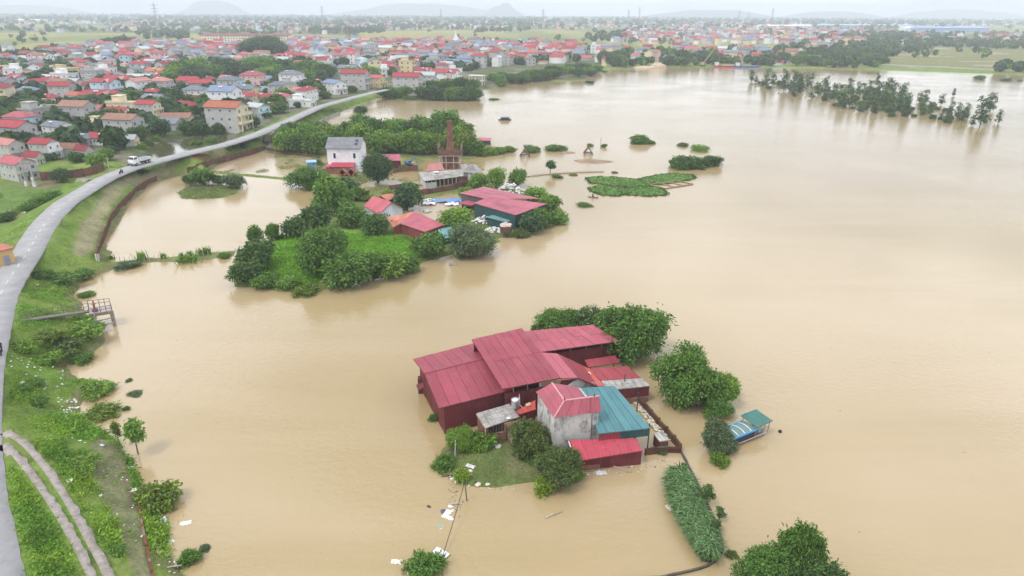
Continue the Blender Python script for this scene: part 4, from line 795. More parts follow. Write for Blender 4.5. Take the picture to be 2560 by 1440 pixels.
part(wh, 'porch', lambda m: (m.slab([P(1040, 962, 2.2), P(1056, 956, 2.5), P(1060, 968, 2.5), P(1045, 976, 2.1)], .05), m.prism([P(1046, 985, .0)[:2], P(1060, 984, .0)[:2], P(1058, 976, 0)[:2], P(1047, 975, 0)[:2]], -.4, 1.95)), WALLM, DKRED)
# ---- rear shed
rs_ = thing('shed', 'rear red shed with a wide pale pink metal roof before the huge rounded tree', 'shed', (7.5, 76, 0))
a, b, c, d = P(1311, 829, 4.4), P(1484, 813, 4.4), P(1550, 853, 3.6), P(1349, 881, 3.6); roof(rs_, [a, b, c, d], 9, 2, PINKF)
e2 = (c-d).normalized(); w1 = P(1538, 905, .2); w1.z = 0; w0 = w1-e2*8.4; bk = (a-d); bk.z = 0; bk = bk.normalized()
walls(rs_, w0, w1, -.5, 2.75, 2.75, 8, DKRED, tone=.22); walls(rs_, w1, w1+bk*3.2, -.5, 3.3, 4.0, 3, DKRED); walls(rs_, w1+bk*3.2, w0+bk*3.2, -.5, 4.1, 4.1, 1, DKRED); walls(rs_, w0+bk*3.2, w0, -.5, 4.1, 3.3, 1, DKRED)
for i in range(5): q = w0.lerp(w1, i/4); part(rs_, 'post', lambda m, q=q: m.box((q.x, q.y, 3.12), (.1, .1, .85)), PAINT, (.3, .28, .27))
aw = [P(1461, 900, 1.95), P(1538, 889, 1.95), P(1551, 907, 1.45), P(1471, 919, 1.45)]; roof(rs_, aw, 4, 1, REDR, name='awning')
for q in (P(1533, 917, .6), P(1476, 923, .7)): part(rs_, 'awning_post', lambda m, q=q: m.box((q.x, q.y, .55), (.09, .09, 1.9)), PAINT, (.12, .10, .09))
# ---- right-hand lean-to
ln_o = thing('shed', 'low right-hand lean-to with red roof and weathered grey lower edge', 'shed', (13, 70.5, 0))
roof(ln_o, [P(1474, 923, 2.6), P(1569, 916, 2.6), P(1603, 945, 2.38), P(1501, 952, 2.42)], 5, 1, REDR)
roof(ln_o, [P(1501, 951, 2.36), P(1603, 944, 2.33), P(1626, 965, 2.12), P(1518, 976, 2.16)], 7, 2, GREYF, FIBRO)
q0, q1 = P(1540, 976, 2.0), P(1623, 966, 2.0); walls(ln_o, q0, q1, .75, 2.05, 2.05, 4, DKRED); walls(ln_o, q0, q1, -.5, .77, .77, 1, BRICKC, BRICK, 'brick_base', .16)
qb = q1+Vector((-1.6, 3.6, 0)); walls(ln_o, q1, qb, -.5, 2.05, 2.4, 3, DKRED)
# ---- grey house with the pink hipped roof
gh_ = thing('house', 'grey stained plaster house with a pink hipped metal roof', 'house', (6.5, 60, 0))
BL, BR, TL = P(1385, 1045, 4.9), P(1503, 1029, 4.9), P(1340, 980, 4.9); TR = BR+TL-BL; r1, r2, r3 = P(1380, 958, 6.3), P(1411, 1002, 6.3), P(1498, 991, 6.3)
roof(gh_, [TL, r1, r2, BL], 3, 1, PINKF); roof(gh_, [r2, r3, BR, BL], 4, 1, PINKF); bq, bv = P(1443, 968, 5.0), P(1459, 994, 5.15)
roof(gh_, [r1, bq, bv, r2], 2, 1, PINKF); TRm = BR.lerp(TR, .62); quad_obj('roof', [r2, bv, TRm, r3], .05, ROOFM, PINKF, gh_)
for p, q in ((r1, r2), (r2, BL), (r2, r3)): part(gh_, 'ridge_cap', lambda m, p=p, q=q: m.tube([p+Vector((0, 0, .05)), q+Vector((0, 0, .05))], .085, 6), ROOFM, (.66, .33, .36))
for q in (r2, r3.lerp(r2, .15)): part(gh_, 'finial', lambda m, q=q: m.lathe(q, [(.06, 0), (.09, .12), (.03, .3), (.01, .5)], 6), PAINT, (.05, .04, .04))
ins = lambda p, k=.09: p+((TL+BR)/2-p)*k
wl = [ins(BL), ins(BR), ins(TR), ins(TL)]
for p, q in ((0, 1), (1, 2), (2, 3), (3, 0)):
    walls(gh_, wl[p], wl[q], -.6, 4.86, 4.86, 1, (.56, .55, .52), STAINED, 'wall', .2)
dl = (wl[0]-wl[3]).normalized(); window(gh_, wl[3].lerp(wl[0], .68)*1.0+Vector((0, 0, -1.9)), (dl.x, dl.y), .8, 1.0, (.3, .29, .27), .1)
part(gh_, 'rain_stain_gutter', lambda m: m.tube([wl[1].lerp(wl[0], .14)+Vector((0, -.14, 0)), wl[1].lerp(wl[0], .14)+Vector((0, -.14, -5))], .05, 6), PAINT, (.2, .13, .1))

# ---- teal open shed
tl_ = thing('shed', 'open shed with a large teal metal roof beside the grey house', 'shed', (10.5, 62, 0))
A, B_, C_, D_ = P(1447, 971, 3.6), P(1536, 965, 3.6), P(1627, 1071, 3.3), P(1496, 1085, 3.3); roof(tl_, [A, B_, C_, D_], 6, 1, TEAL)
f = (C_-D_).normalized(); p0, p1 = D_+Vector((.1, .25, 0)), C_+Vector((-.1, .25, 0))
pm = p0.lerp(p1, .42); walls(tl_, p0, pm, 1.7, 3.2, 3.2, 2, (.26, .04, .05)); walls(tl_, pm, p1, 2.25, 3.2, 3.2, 3, TEALW)
walls(tl_, B_+Vector((-.1, -.2, 0)), p1, 2.4, 3.4, 3.2, 4, TEALW); 
for q in (P(1618, 1127, 0), P(1555, 1000, 0)+Vector((.2, .3, 0)), P(1590, 1050, 0)+Vector((.1, .4, 0))): part(tl_, 'post', lambda m, q=q: m.box((q.x, q.y, 1.35), (.11, .11, 3.9)), PAINT, (.06, .055, .05))
walls(tl_, A+Vector((.3, -.2, 0)), D_+Vector((.2, .8, 0)), -.5, 3.4, 3.1, 1, (.35, .33, .3), STAINED, 'wall', .15)
# ---- small red front shed
fr_ = thing('shed', 'small red front shed with a bright pink-red single slope roof', 'shed', (9.6, 56.6, 0))
A, B_, C_, D_ = P(1424, 1101, 2.35), P(1589, 1096, 2.35), P(1607, 1127, 1.8), P(1444, 1153, 1.8); roof(fr_, [A, B_, C_, D_], 6, 1, (.45, .065, .095))
b0, b1 = P(1446, 1173, .1), P(1601, 1159, .1); bk = (A-D_); bk.z = 0; bm = b0.lerp(b1, .34)
walls(fr_, b0, bm, .5, 1.75, 1.75, 2, DKRED); walls(fr_, b0, bm, -.4, .52, .52, 1, (1.1, .95, .9), BRICK, 'brick_base', .14); walls(fr_, bm, b1, -.4, 1.75, 1.75, 4, tuple(x*1.1 for x in DKRED)); walls(fr_, b1, b1+bk*.8, -.4, 1.75, 2.15, 2, DKRED); walls(fr_, b0+bk*.8, b0, -.4, 2.15, 1.75, 2, DKRED)
part(fr_, 'gutter', lambda m: m.tube([A+Vector((-.1, 0, -.1)), D_+Vector((-.1, 0, -.1))], .06, 6), PAINT, (.75, .75, .73))
# ---- brick hut with weathered grey roof
hu = thing('hut', 'little brick hut under a patched grey fibre-cement roof', 'hut', (-1.5, 61, 0))
A, B_, C_, D_ = P(1190, 1035, 2.9), P(1273, 1011, 2.9), P(1299, 1042, 2.35), P(1213, 1071, 2.35); roof(hu, [A, B_, C_, D_], 6, 3, GREYF, FIBRO, tone=.14, warp=.03)
part(hu, 'roof_patch', lambda m: m.slab([P(1266, 1044, 2.6), P(1275, 1042, 2.6), P(1277, 1046, 2.55), P(1267, 1048, 2.55)], .02), PAINT, (.75, .73, .7))
h0, h1 = P(1217, 1103, .4), P(1264, 1095, .4); h0.z = h1.z = 0; bk = (A-D_)*.92; bk.z = 0
walls(hu, h0, h1, -.2, 1.25, 1.25, 1, (1.2, 1.1, 1.05), BRICK, 'brick_wall', .2); walls(hu, h0+bk, h0, -.2, 2.75, 2.2, 1, (1.1, 1.0, .95), BRICK, 'brick_wall', .2); walls(hu, h1, h1+bk, -.2, 2.2, 2.75, 1, (.9, .8, .75), BRICK, 'brick_wall', .2); walls(hu, h1+bk, h0+bk, -.2, 2.75, 2.75, 1, BRICKC, BRICK, 'brick_wall', .2)
for k in (.03, .97): q = h0.lerp(h1, k); part(hu, 'pillar', lambda m, q=q: m.box((q.x, q.y, 1.7), (.24, .24, 1.0)), BRICK, (1.3, 1.1, 1.0))
for k in range(5): q = h0.lerp(h1, .2+k*.15); part(hu, 'bar', lambda m, q=q: m.box((q.x, q.y+.02, 1.7), (.04, .04, .95)), WOOD, (.3, .27, .23))
q = h0+Vector((-.15, -.35, 0)); part(hu, 'prop_pole', lambda m: m.tube([(q.x, q.y, .1), (q.x+.05, q.y+.1, 2.3)], .06, 6), WOOD, (.45, .36, .26))
lt = thing('lean_to', 'small bright orange-red lean-to roof by the steel water tank', 'lean-to', (1.6, 63, 0)); A, B_, C_, D_ = P(1288, 1029, 3.0), P(1338, 1000, 3.05), P(1339, 1024, 2.7), P(1299, 1036, 2.7); roof(lt, [A, B_, C_, D_], 4, 1, (.46, .07, .06))
walls(lt, D_+Vector((.1, .2, 0)), C_+Vector((0, .2, 0)), -.3, 2.6, 2.6, 3, DKRED); part(lt, 'roof_mat', lambda m: m.slab([P(1313, 1010, 3.1), P(1325, 1005, 3.1), P(1328, 1012, 3.06), P(1316, 1016, 3.06)], .03), CLOTH, (.5, .4, .25))
p = P(1288, 1021, 2.55); wt = thing('water_tank', 'ribbed stainless steel water tank beside the grey house', 'water tank', p)
part(wt, 'barrel', lambda m: m.lathe(p, [(.40, .05), (.46, .12)]+[(.47 if i % 2 else .435, .2+i*.09) for i in range(10)]+[(.45, 1.15), (.28, 1.3), (.09, 1.36)], 16), STEEL, (.72, .73, .75), True)
part(wt, 'stand', lambda m: [m.box((p.x+sx*.32, p.y+sy*.32, p.z-1.3), (.07, .07, 2.7)) for sx in (-1, 1) for sy in (-1, 1)], PAINT, (.3, .3, .3)); part(wt, 'pipe', lambda m: m.tube([p+Vector((.45, 0, 1.35)), p+Vector((.5, 0, .4)), p+Vector((.9, -.2, .1))], .04, 6), PAINT, (.65, .65, .62)); part(wt, 'float_valve', lambda m: m.tube([p+Vector((.42, .1, 1.1)), p+Vector((.42, .1, 1.65))], .04, 6), PAINT, (.75, .6, .55))
# ---- chicken coop, broken brick corner
cp_ = thing('coop', 'small chicken coop with grey board roof at the wall', 'coop', P(1655, 1105, 0)); A, B_, C_, D_ = P(1633, 1084, 1.25), P(1656, 1078, 1.3), P(1673, 1101, 1.3), P(1649, 1104, 1.2); roof(cp_, [A, B_, C_, D_], 3, 1, (.40, .38, .35), FIBRO, sheet='roof_board')
walls(cp_, D_+Vector((.1, .1, 0)), C_+Vector((-.1, .1, 0)), -.4, 1.15, 1.15, 1, (.5, .4, .4), BRICK, 'wall', .1); walls(cp_, A+Vector((.1, -.1, 0)), D_+Vector((.1, .1, 0)), -.4, 1.2, 1.15, 1, (.5, .4, .4), BRICK, 'wall', .1); walls(cp_, C_+Vector((-.1, .1, 0)), B_+Vector((-.1, -.1, 0)), -.4, 1.2, 1.2, 1, (.5, .4, .4), BRICK, 'wall', .1)

# ---- walls and fences that run across the ground
def wall_run(name, label, cat, px, h, th, mat, color, z0=None, every=2.6, posts=True, z=0.0, joint=None, wobble=.08, drape=False):
    pts = [G(x, y) if drape else P(x, y, z) for x, y in px]; c = pts[len(pts)//2]; root = thing(name, label, cat, (c.x, c.y, c.z))
    q = smooth(np.array([[p.x, p.y, p.z] for p in pts]), max(2, int(sum((b-a).length for a, b in zip(pts, pts[1:]))/every)+1))
    n = len(q)-1
    for i in range(n):
        a, b = Vector(q[i]), Vector(q[i+1]); d = (b-a); L_ = d.length; hh = h*(1+rd.uniform(-wobble, wobble)); m = (a+b)/2; rz = math.atan2(d.y, d.x)
        zb = min(a.z, b.z)-.5; MB().box((m.x, m.y, (zb+m.z+hh)/2), (L_-(.2 if posts else .004), th, m.z+hh-zb), rz).build('wall_panel', mat, root, tuple(x*rd.uniform(.88, 1.1) for x in color))
        if posts: MB().box((a.x, a.y, (zb+a.z+h*1.06)/2), (.24, th*1.5, a.z+h*1.06-zb), rz).build('post', mat, root, tuple(x*.9 for x in color))
    return root
BW = (.62, .6, .6)
wall_run('brick_wall', 'long dark brick wall curving along the foot of the dike', 'wall', [(392, 451), (372, 459), (345, 476), (318, 503), (296, 527), (280, 548), (270, 572), (258, 603), (246, 640), (244, 652)], 1.15, .2, BRICK, BW, drape=True, every=1.7)
wall_run('brick_wall', 'dark brick wall between the dike road and the flooded paddy', 'wall', [(470, 432), (505, 418), (540, 408), (600, 391), (662, 374)], 1.3, .2, BRICK, BW, drape=True, every=2.6)
wall_run('brick_wall', 'low wall along the foot of the chimney grove', 'wall', [(664, 373), (700, 381), (745, 388), (800, 396)], .8, .2, BRICK, BW, drape=True, every=3)
wall_run('brick_wall', 'brick wall in front of the blue excavator', 'wall', [(985, 432), (1020, 428), (1046, 426)], 1.3, .22, BRICK, (.8, .75, .72), every=3)
wall_run('brick_wall', 'brick wall before the kiln shed', 'wall', [(975, 476), (1000, 472), (1025, 468)], 1.2, .22, BRICK, (.8, .75, .72), every=3)
wall_run('brick_wall', 'long brick wall along the back of the flooded yard', 'wall', [(1040, 494), (1085, 487), (1130, 478), (1160, 470), (1190, 466)], 1.7, .22, BRICK, (.75, .7, .66), every=3.2)
wall_run('brick_wall', 'curved drowned wall enclosing the tall reeds', 'wall', [(1702, 1130), (1718, 1160), (1738, 1200), (1760, 1245), (1785, 1300), (1802, 1345), (1808, 1372), (1800, 1392), (1780, 1412), (1755, 1422), (1715, 1432), (1650, 1446), (1560, 1452)], .22, .17, WOOD, (.10, .085, .075), posts=False, every=.9, wobble=.2)
wall_run('brick_wall', 'mossy wall along the rubble strip beside the teal roof', 'wall', [(1592, 1003), (1622, 1036), (1650, 1068), (1676, 1096), (1702, 1130)], .85, .24, BRICK, (.5, .52, .45), every=1.6)
wall_run('brick_wall', 'broken brown wall at the right of the small red front shed', 'wall', [(1612, 1137), (1640, 1133), (1672, 1130), (1702, 1131)], .55, .3, BRICK, (.42, .36, .34), posts=False, every=1.2, wobble=.35)
wall_run('brick_wall', 'crumbling red brick wall down the bottom left flood fringe', 'wall', [(346, 1250), (349, 1275), (355, 1310), (363, 1350), (373, 1395), (383, 1440), (395, 1500)], .24, .2, BRICK, (.8, .68, .62), drape=True, posts=False, every=.62, wobble=.22)
wall_run('brick_wall', 'brown garden wall by the lane left of the dike road', 'wall', [(105, 452), (140, 449), (185, 446), (232, 438), (262, 424)], 2.2, .22, BRICK, (.75, .7, .68), drape=True, every=4)
wall_run('retaining_wall', 'grey stone bank wall at the foot of the dike by the lone dark tree', 'wall', [(780, 316), (805, 305), (830, 292), (850, 285)], 1.0, .4, STAINED, (.38, .36, .33), every=6)
# bamboo fence by the hut
bf = thing('bamboo_fence', 'leaning bamboo pole fence between hut and dull olive tree', 'fence', P(1278, 1105, .3)); pa, pb = P(1264, 1082, .4), P(1292, 1130, .3)
for i in range(9):
    q = pa.lerp(pb, i/8); part(bf, 'pole', lambda m, q=q: m.tube([(q.x, q.y, -.1), (q.x+rd.uniform(-.12, .12), q.y+rd.uniform(-.1, .1), 1.3+rd.uniform(-.2, .3))], .04, 5), WOOD, (.42, .34, .24))
for z in (.5, 1.05): part(bf, 'rail', lambda m, z=z: m.tube([(pa.x, pa.y, z), (pb.x, pb.y, z+.1)], .045, 5), WOOD, (.42, .34, .24))
# fence posts of the thin embankment
fpst = [(x, y) for x, y in zip(np.linspace(300, 545, 21), np.interp(np.linspace(300, 545, 21), (300, 420, 545), (655, 647, 637)))]
for i, (x, y) in enumerate(fpst):
    p = G(x, y); o = MB().tube([(p.x, p.y, p.z-.3), (p.x+rd.uniform(-.08, .08), p.y, p.z+rd.uniform(.7, 1.15))], [.06, .045], 6).build('fence_post', WOOD, None, (.5, .48, .44)); tag(o, '%s-from-left thin grey post of the broken fence along the thin embankment' % ORD[i], 'post', 'posts along the thin embankment')
for i, (x, y) in enumerate(((242, 652), (247, 653), (250, 650))):
    p = G(x, y); o = MB().box((p.x, p.y, p.z+.5), (.16, .16, 1.5)).build('gate_post', PAINT, None, (.62, .60, .56)); tag(o, '%s pale gate post at the lower end of the long dike wall' % ('left', 'middle', 'right')[i], 'post', 'gate posts')

# ---- compounds in the middle distance
def U(px, py): return G(px, py)
pw = P(863, 430, 0); wx = (P(906, 430, 0)-P(820, 430, 0)).length; y0 = pw.y
hw = thing('house', 'tall white house with a plain slate grey gable roof', 'house', (pw.x, y0+4, 0))
x0, x1 = pw.x-wx/2+.2, pw.x+wx/2-.2; ze = 6.9; zr = 9.05; D0 = 8.0
part(hw, 'wall', lambda m: (m.box((pw.x, y0+D0/2, ze/2-.2), (x1-x0, D0, ze+.4)), m.add([(x0, y0, ze-.01), (x0, y0+D0, ze-.01), (x0, y0+D0/2, zr-.1), (x0+.2, y0, ze-.01), (x0+.2, y0+D0, ze-.01), (x0+.2, y0+D0/2, zr-.1)], [(0, 1, 2), (5, 4, 3), (0, 2, 5, 3), (1, 4, 5, 2)]), m.add([(x1, y0, ze-.01), (x1, y0+D0, ze-.01), (x1, y0+D0/2, zr-.1), (x1-.2, y0, ze-.01), (x1-.2, y0+D0, ze-.01), (x1-.2, y0+D0/2, zr-.1)], [(2, 1, 0), (3, 4, 5), (3, 5, 2, 0), (2, 5, 4, 1)])), PLASTER, (.78, .79, .82))
SL = (.20, .205, .22)
roof(hw, [(x0-.35, y0+D0/2, zr), (x1+.35, y0+D0/2, zr), (x1+.35, y0-.5, ze-.25), (x0-.35, y0-.5, ze-.25)], 8, 3, SL, TILE, tone=.04); quad_obj('roof', [(x0-.35, y0+D0+.5, ze-.25), (x1+.35, y0+D0+.5, ze-.25), (x1+.35, y0+D0/2, zr), (x0-.35, y0+D0/2, zr)], .12, TILE, SL, hw)
for fx in (.22, .82): window(hw, (x0+(x1-x0)*fx, y0-.01, 4.6), (1, 0), .75, 1.5, (.75, .78, .8))
for k in (.33, .62): part(hw, 'skylight', lambda m, k=k: m.slab([lerp((x1-1.6, y0+D0/2, zr+.2), (x1-1.6, y0-.5, ze-.05), k-.08), lerp((x1-.8, y0+D0/2, zr+.2), (x1-.8, y0-.5, ze-.05), k-.08), lerp((x1-.8, y0+D0/2, zr+.2), (x1-.8, y0-.5, ze-.05), k+.08), lerp((x1-1.6, y0+D0/2, zr+.2), (x1-1.6, y0-.5, ze-.05), k+.08)], .1), GLASS)
roof(hw, [(x0+1.1, y0-.02, 2.7), (x1-1.6, y0-.02, 2.7), (x1-1.6, y0-2.4, 1.9), (x0+1.0, y0-2.4, 1.9)], 5, 1, (.46, .06, .09), name='canopy')
part(hw, 'brick_base', lambda m: (m.box((pw.x-.9, y0-2.7, .55), (x1-x0-.4, .25, 1.9)), m.box((x0-.1, y0-1.3, .55), (.25, 2.6, 1.9))), BRICK, (1.0, .9, .85)); part(hw, 'terrace_wall', lambda m: m.box((x0+.45, y0-1.3, 1.95), (1.2, 2.6, .5)), PAINT, (.5, .12, .15))
for i, xx in enumerate((pw.x+.6, pw.x+3.0)):
    br = thing('brick_stack', ('left', 'right')[i]+' mound-shaped brick stack in front of the white house', 'bricks', (xx, y0-4.6, 0)); part(br, 'bricks', lambda m: m.slab([(xx-1.4, y0-5.6, .9), (xx, y0-5.6, 2.0), (xx, y0-3.6, 2.0), (xx-1.4, y0-3.6, .9)], 1.2) and m.slab([(xx, y0-5.6, 2.0), (xx+1.2, y0-5.6, .9), (xx+1.2, y0-3.6, .9), (xx, y0-3.6, 2.0)], 1.2), BRICK, (1.5, 1.1, .9))
ls = thing('shed', 'long low pink-roofed shed right of the white house', 'shed', P(955, 405, 0)); A, B_, C_, D_ = P(909, 386, 3.1), P(1000, 386, 3.1), P(1002, 402, 2.4), P(910, 402, 2.4); roof(ls, [A, B_, C_, D_], 8, 1, PINKF)
bk = (A-D_); bk.z = 0; walls(ls, D_+Vector((.2, .5, 0)), C_+Vector((-.2, .5, 0)), -.3, 2.35, 2.35, 8, DKRED); walls(ls, C_+Vector((-.2, .5, 0)), C_+Vector((-.2, .5, 0))+bk*.9, -.3, 2.35, 2.9, 3, DKRED); part(ls, 'door', lambda m: m.box((C_.x-2.4, C_.y+.42, .9), (1.6, .05, 1.9)), PAINT, (.05, .02, .02))
# blue hut
q = P(780, 421, 0); bh = thing('hut', 'little blue metal hut standing in the flooded paddy', 'hut', q, .35)
def loc(parent, name, fn, mat, color=(1, 1, 1), smooth=False):
    mb = MB(); fn(mb); return link(name, mb.mesh(name, mat, smooth), parent, color)
loc(bh, 'walls', lambda m: m.box((0, 0, .9), (2.5, 1.7, 2.2)), PAINT, (.15, .30, .46)); loc(bh, 'roof', lambda m: m.slab([(-1.4, -1.0, 1.95), (1.4, -1.0, 1.95), (1.4, 1.0, 2.25), (-1.4, 1.0, 2.25)], .08), PAINT, (.30, .50, .66)); loc(bh, 'door', lambda m: m.box((-.6, -.88, .8), (.7, .05, 1.6)), PAINT, (.10, .2, .32)); loc(bh, 'vent', lambda m: m.box((.5, -.87, 1.4), (.4, .04, .3)), GLASS)
# brick kiln with chimney
kc = P(1125, 424, 0); kn = thing('kiln', 'old brick kiln tower with tapering chimney and scaffolded gallery', 'kiln', (kc.x, kc.y+3, 0)); kx, ky = kc.x, kc.y+3
part(kn, 'kiln_body', lambda m: m.box((kx, ky, 1.9), (4.2, 4.2, 4.4)), BRICK, (.95, .85, .8)); part(kn, 'gallery', lambda m: (m.box((kx, ky, 4.15), (6.6, 6.2, .2)), m.box((kx, ky-3.0, 5.0), (6.6, .12, 1.5)), m.box((kx-3.24, ky, 5.0), (.12, 5.87, 1.5)), m.box((kx+3.24, ky, 5.0), (.12, 5.87, 1.5))), BRICK, (.75, .68, .66))
part(kn, 'chimney', lambda m: m.lathe((kx, ky, 0), [(1.35, 4.3), (1.25, 5.4), (.90, 7.0), (.78, 10.0), (.66, 12.9), (.74, 12.95), (.74, 13.3), (.46, 13.3)], 14), BRICK, (.95, .85, .8))
for sx in (-1, 1):
    for sy in (-1, 1): part(kn, 'leg', lambda m, sx=sx, sy=sy: m.box((kx+sx*3.1, ky+sy*2.8, 1.9), (.26, .26, 4.6)), PAINT, (.38, .35, .32))
for k in (-1.1, 1.1): part(kn, 'leg', lambda m, k=k: m.box((kx+k, ky-2.8, 1.9), (.22, .22, 4.6)), PAINT, (.38, .35, .32))
for z in (2.0, 3.9): part(kn, 'beam', lambda m, z=z: m.box((kx, ky-2.98, z), (6.6, .14, .2)), PAINT, (.4, .37, .34))
for sx in (-1, 1): part(kn, 'beam', lambda m, sx=sx: m.box((kx+sx*3.26, ky, 2.0), (.12, 5.6, .2)), PAINT, (.4, .37, .34))
for i in range(9):
    k = -3.2+i*.8; part(kn, 'rail_post', lambda m, k=k: m.box((kx+k, ky-3.1, 5.6), (.08, .08, 1.8 if abs(k) > 2 else 1.2)), WOOD, (.30, .24, .20))
for i in range(5):
    k = -2.6+i*1.3
    for sx in (-1, 1): part(kn, 'rail_post', lambda m, k=k, sx=sx: m.box((kx+sx*3.35, ky+k, 5.9), (.08, .08, 1.9+.4*(i % 2))), WOOD, (.30, .24, .20))
for z in (6.1, 7.0): part(kn, 'rail', lambda m, z=z: (m.tube([(kx-3.3, ky-3.1, z), (kx-3.3, ky+3, z)], .05, 4), m.tube([(kx+3.3, ky-3.1, z), (kx+3.3, ky+3, z)], .05, 4)), WOOD, (.30, .24, .20))
ks = thing('shed', 'wide kiln shed with a sagging grey roof and open front', 'shed', P(1105, 450, 0)); A, B_, C_, D_ = P(1045, 431, 2.8), P(1160, 424, 3.0), P(1158, 441, 2.2), P(1060, 453, 2.1); roof(ks, [A, B_, C_, D_], 11, 2, GREYF, FIBRO, tone=.1)
bk = (A-D_); bk.z = 0; s0, s1 = D_+Vector((.3, .4, 0)), C_+Vector((-.3, .4, 0)); walls(ks, s0, s0.lerp(s1, .3), -.3, 1.5, 1.5, 3, (.5, .52, .5), PLASTER, 'wall'); walls(ks, s1.lerp(s0, .18), s1, -.3, 1.9, 1.9, 2, (.45, .45, .44), PLASTER, 'wall'); walls(ks, s0+bk*.85, s0, -.3, 2.3, 1.9, 1, (.6, .6, .6), PLASTER, 'wall')
for i in range(9): q = s0.lerp(s1, (i+.5)/9); part(ks, 'post', lambda m, q=q: m.box((q.x, q.y, .9), (.16, .16, 2.3)), WOOD, (.5, .48, .45))
part(ks, 'back_wall', lambda m: m.box(((s0.x+s1.x)/2, s0.y+4.5, 1.0), (12, .2, 2.6)), BRICK, (.5, .45, .42)); part(ks, 'roof_litter', lambda m: m.slab([P(1083, 428, 3.1), P(1096, 427, 3.1), P(1097, 431, 3.05), P(1086, 431, 3.05)], .05), CLOTH, (.75, .73, .72))
kr = thing('shed', 'grey-roofed side shed on the right of the kiln', 'shed', P(1185, 435, 0)); A, B_, C_, D_ = P(1150, 411, 3.0), P(1190, 411, 3.0), P(1210, 436, 2.0), P(1157, 430, 2.7); roof(kr, [A, B_, C_, D_], 5, 2, tuple(x*.85 for x in GREYF), FIBRO, tone=.1); walls(kr, D_+Vector((.2, .3, 0)), D_.lerp(C_, .45)+Vector((0, .3, 0)), -.3, 2.5, 2.2, 4, (.5, .51, .53), PLASTER, 'plank', tone=.4); walls(kr, D_.lerp(C_, .45)+Vector((0, .4, 0)), C_+Vector((-.3, .4, 0)), -.3, 1.5, 1.5, 2, (.08, .07, .065), WOOD, 'plank')
kl = thing('shed', 'faded red roof piece at the left foot of the kiln', 'shed', P(1090, 426, 0)); A, B_, C_, D_ = P(1072, 410, 2.7), P(1102, 407, 2.8), P(1112, 425, 3.1), P(1064, 428, 2.9); roof(kl, [A, B_, C_, D_], 4, 1, (.40, .14, .13)); walls(kl, A, B_, -.2, 2.6, 2.6, 2, DKRED)
# blue excavator
ex = thing('excavator', 'blue excavator parked behind a brick wall by the kiln', 'excavator', P(1022, 415, 0), .15, None, .62); EB = (.06, .14, .33)
for s in (-1, 1): loc(ex, 'track', lambda m, s=s: (m.box((0, s*1.05, .55), (3.0, .5, .7)), m.tube([(-1.5, s*1.3, .55), (-1.5, s*.8, .55)], .35, 10), m.tube([(1.5, s*1.3, .55), (1.5, s*.8, .55)], .35, 10)), RUBBER)
loc(ex, 'engine_body', lambda m: (m.box((-.5, 0, 1.5), (2.6, 2.3, .9)), m.box((-1.5, 0, 1.75), (.8, 2.3, 1.3), 0, 0, .9)), PAINT, EB); cab = loc(ex, 'cab', lambda m: m.box((.55, -.65, 2.0), (1.2, .95, 1.5), 0, 0, .9), PAINT, (.12, .2, .38)); loc(cab, 'cab_window', lambda m: m.box((.62, -.66, 2.25), (1.1, .98, .7), 0, 0, .95), GLASS)
loc(ex, 'boom', lambda m: m.tube([(.9, .2, 1.7), (2.3, .2, 3.7), (3.2, .2, 4.1)], [.28, .25, .2], 6), PAINT, EB); loc(ex, 'stick', lambda m: m.tube([(3.0, .2, 4.2), (3.7, .2, 2.3)], [.18, .14], 6), PAINT, EB); loc(ex, 'bucket', lambda m: m.slab([(3.3, -.3, 2.2), (4.0, -.3, 2.3), (4.0, .7, 2.3), (3.3, .7, 2.2)], .7), PAINT, (.2, .2, .21))
rb_o = thing('pallet', 'small heap of pinkish planks behind the excavator', 'planks', P(1036, 414, 0)); [loc(rb_o, 'plank', lambda m, i=i: m.box((0, 0, .3+i*.18), (2.2, 1.2-.15*i, .14), i*.1), WOOD, (.5, .4, .36)) for i in range(4)]
# red gable house on the island
ig = thing('house', 'small gable house with a bright pink-red roof and white gable end', 'house', P(960, 530, 0)); A, B_ = P(933, 490, 4.1), P(979, 506, 4.1); C_, D_ = P(948, 536, 2.5), P(909, 515, 2.5); roof(ig, [A, B_, C_, D_], 6, 1, (.44, .095, .12)); E_ = P(1012, 522, 2.5); F_ = E_+(D_-C_); roof(ig, [F_, E_, B_, A], 6, 1, (.44, .095, .12))
cw, ew = C_.lerp(D_, .06), E_.lerp(F_, .06); bw = B_.lerp(A, .06); cw = cw.lerp(bw, .1); ew = ew.lerp(bw, .1)
part(ig, 'gable_wall', lambda m: m.add([(cw.x, cw.y, -.3), (ew.x, ew.y, -.3), (ew.x, ew.y, 2.6), (bw.x, bw.y, 4.0), (cw.x, cw.y, 2.6)]+[(p.x-.15, p.y+.15, z) for p, z in ((cw, -.3), (ew, -.3), (ew, 2.6), (bw, 4.0), (cw, 2.6))], [(0, 1, 2, 3, 4), (9, 8, 7, 6, 5)]+[(i, i+5, (i+1) % 5+5, (i+1) % 5) for i in range(5)]), PLASTER, (.62, .62, .62))
walls(ig, D_.lerp(A, .1), cw, -.3, 2.55, 2.55, 1, (.5, .5, .48), PLASTER, 'wall', .15); walls(ig, ew, F_.lerp(A, .1), -.3, 2.55, 2.55, 1, (.5, .5, .48), PLASTER, 'wall', .15); dg = (ew-cw).normalized(); window(ig, (bw.x, bw.y, 3.0), (dg.x, dg.y), .5, .6, (.5, .5, .5))
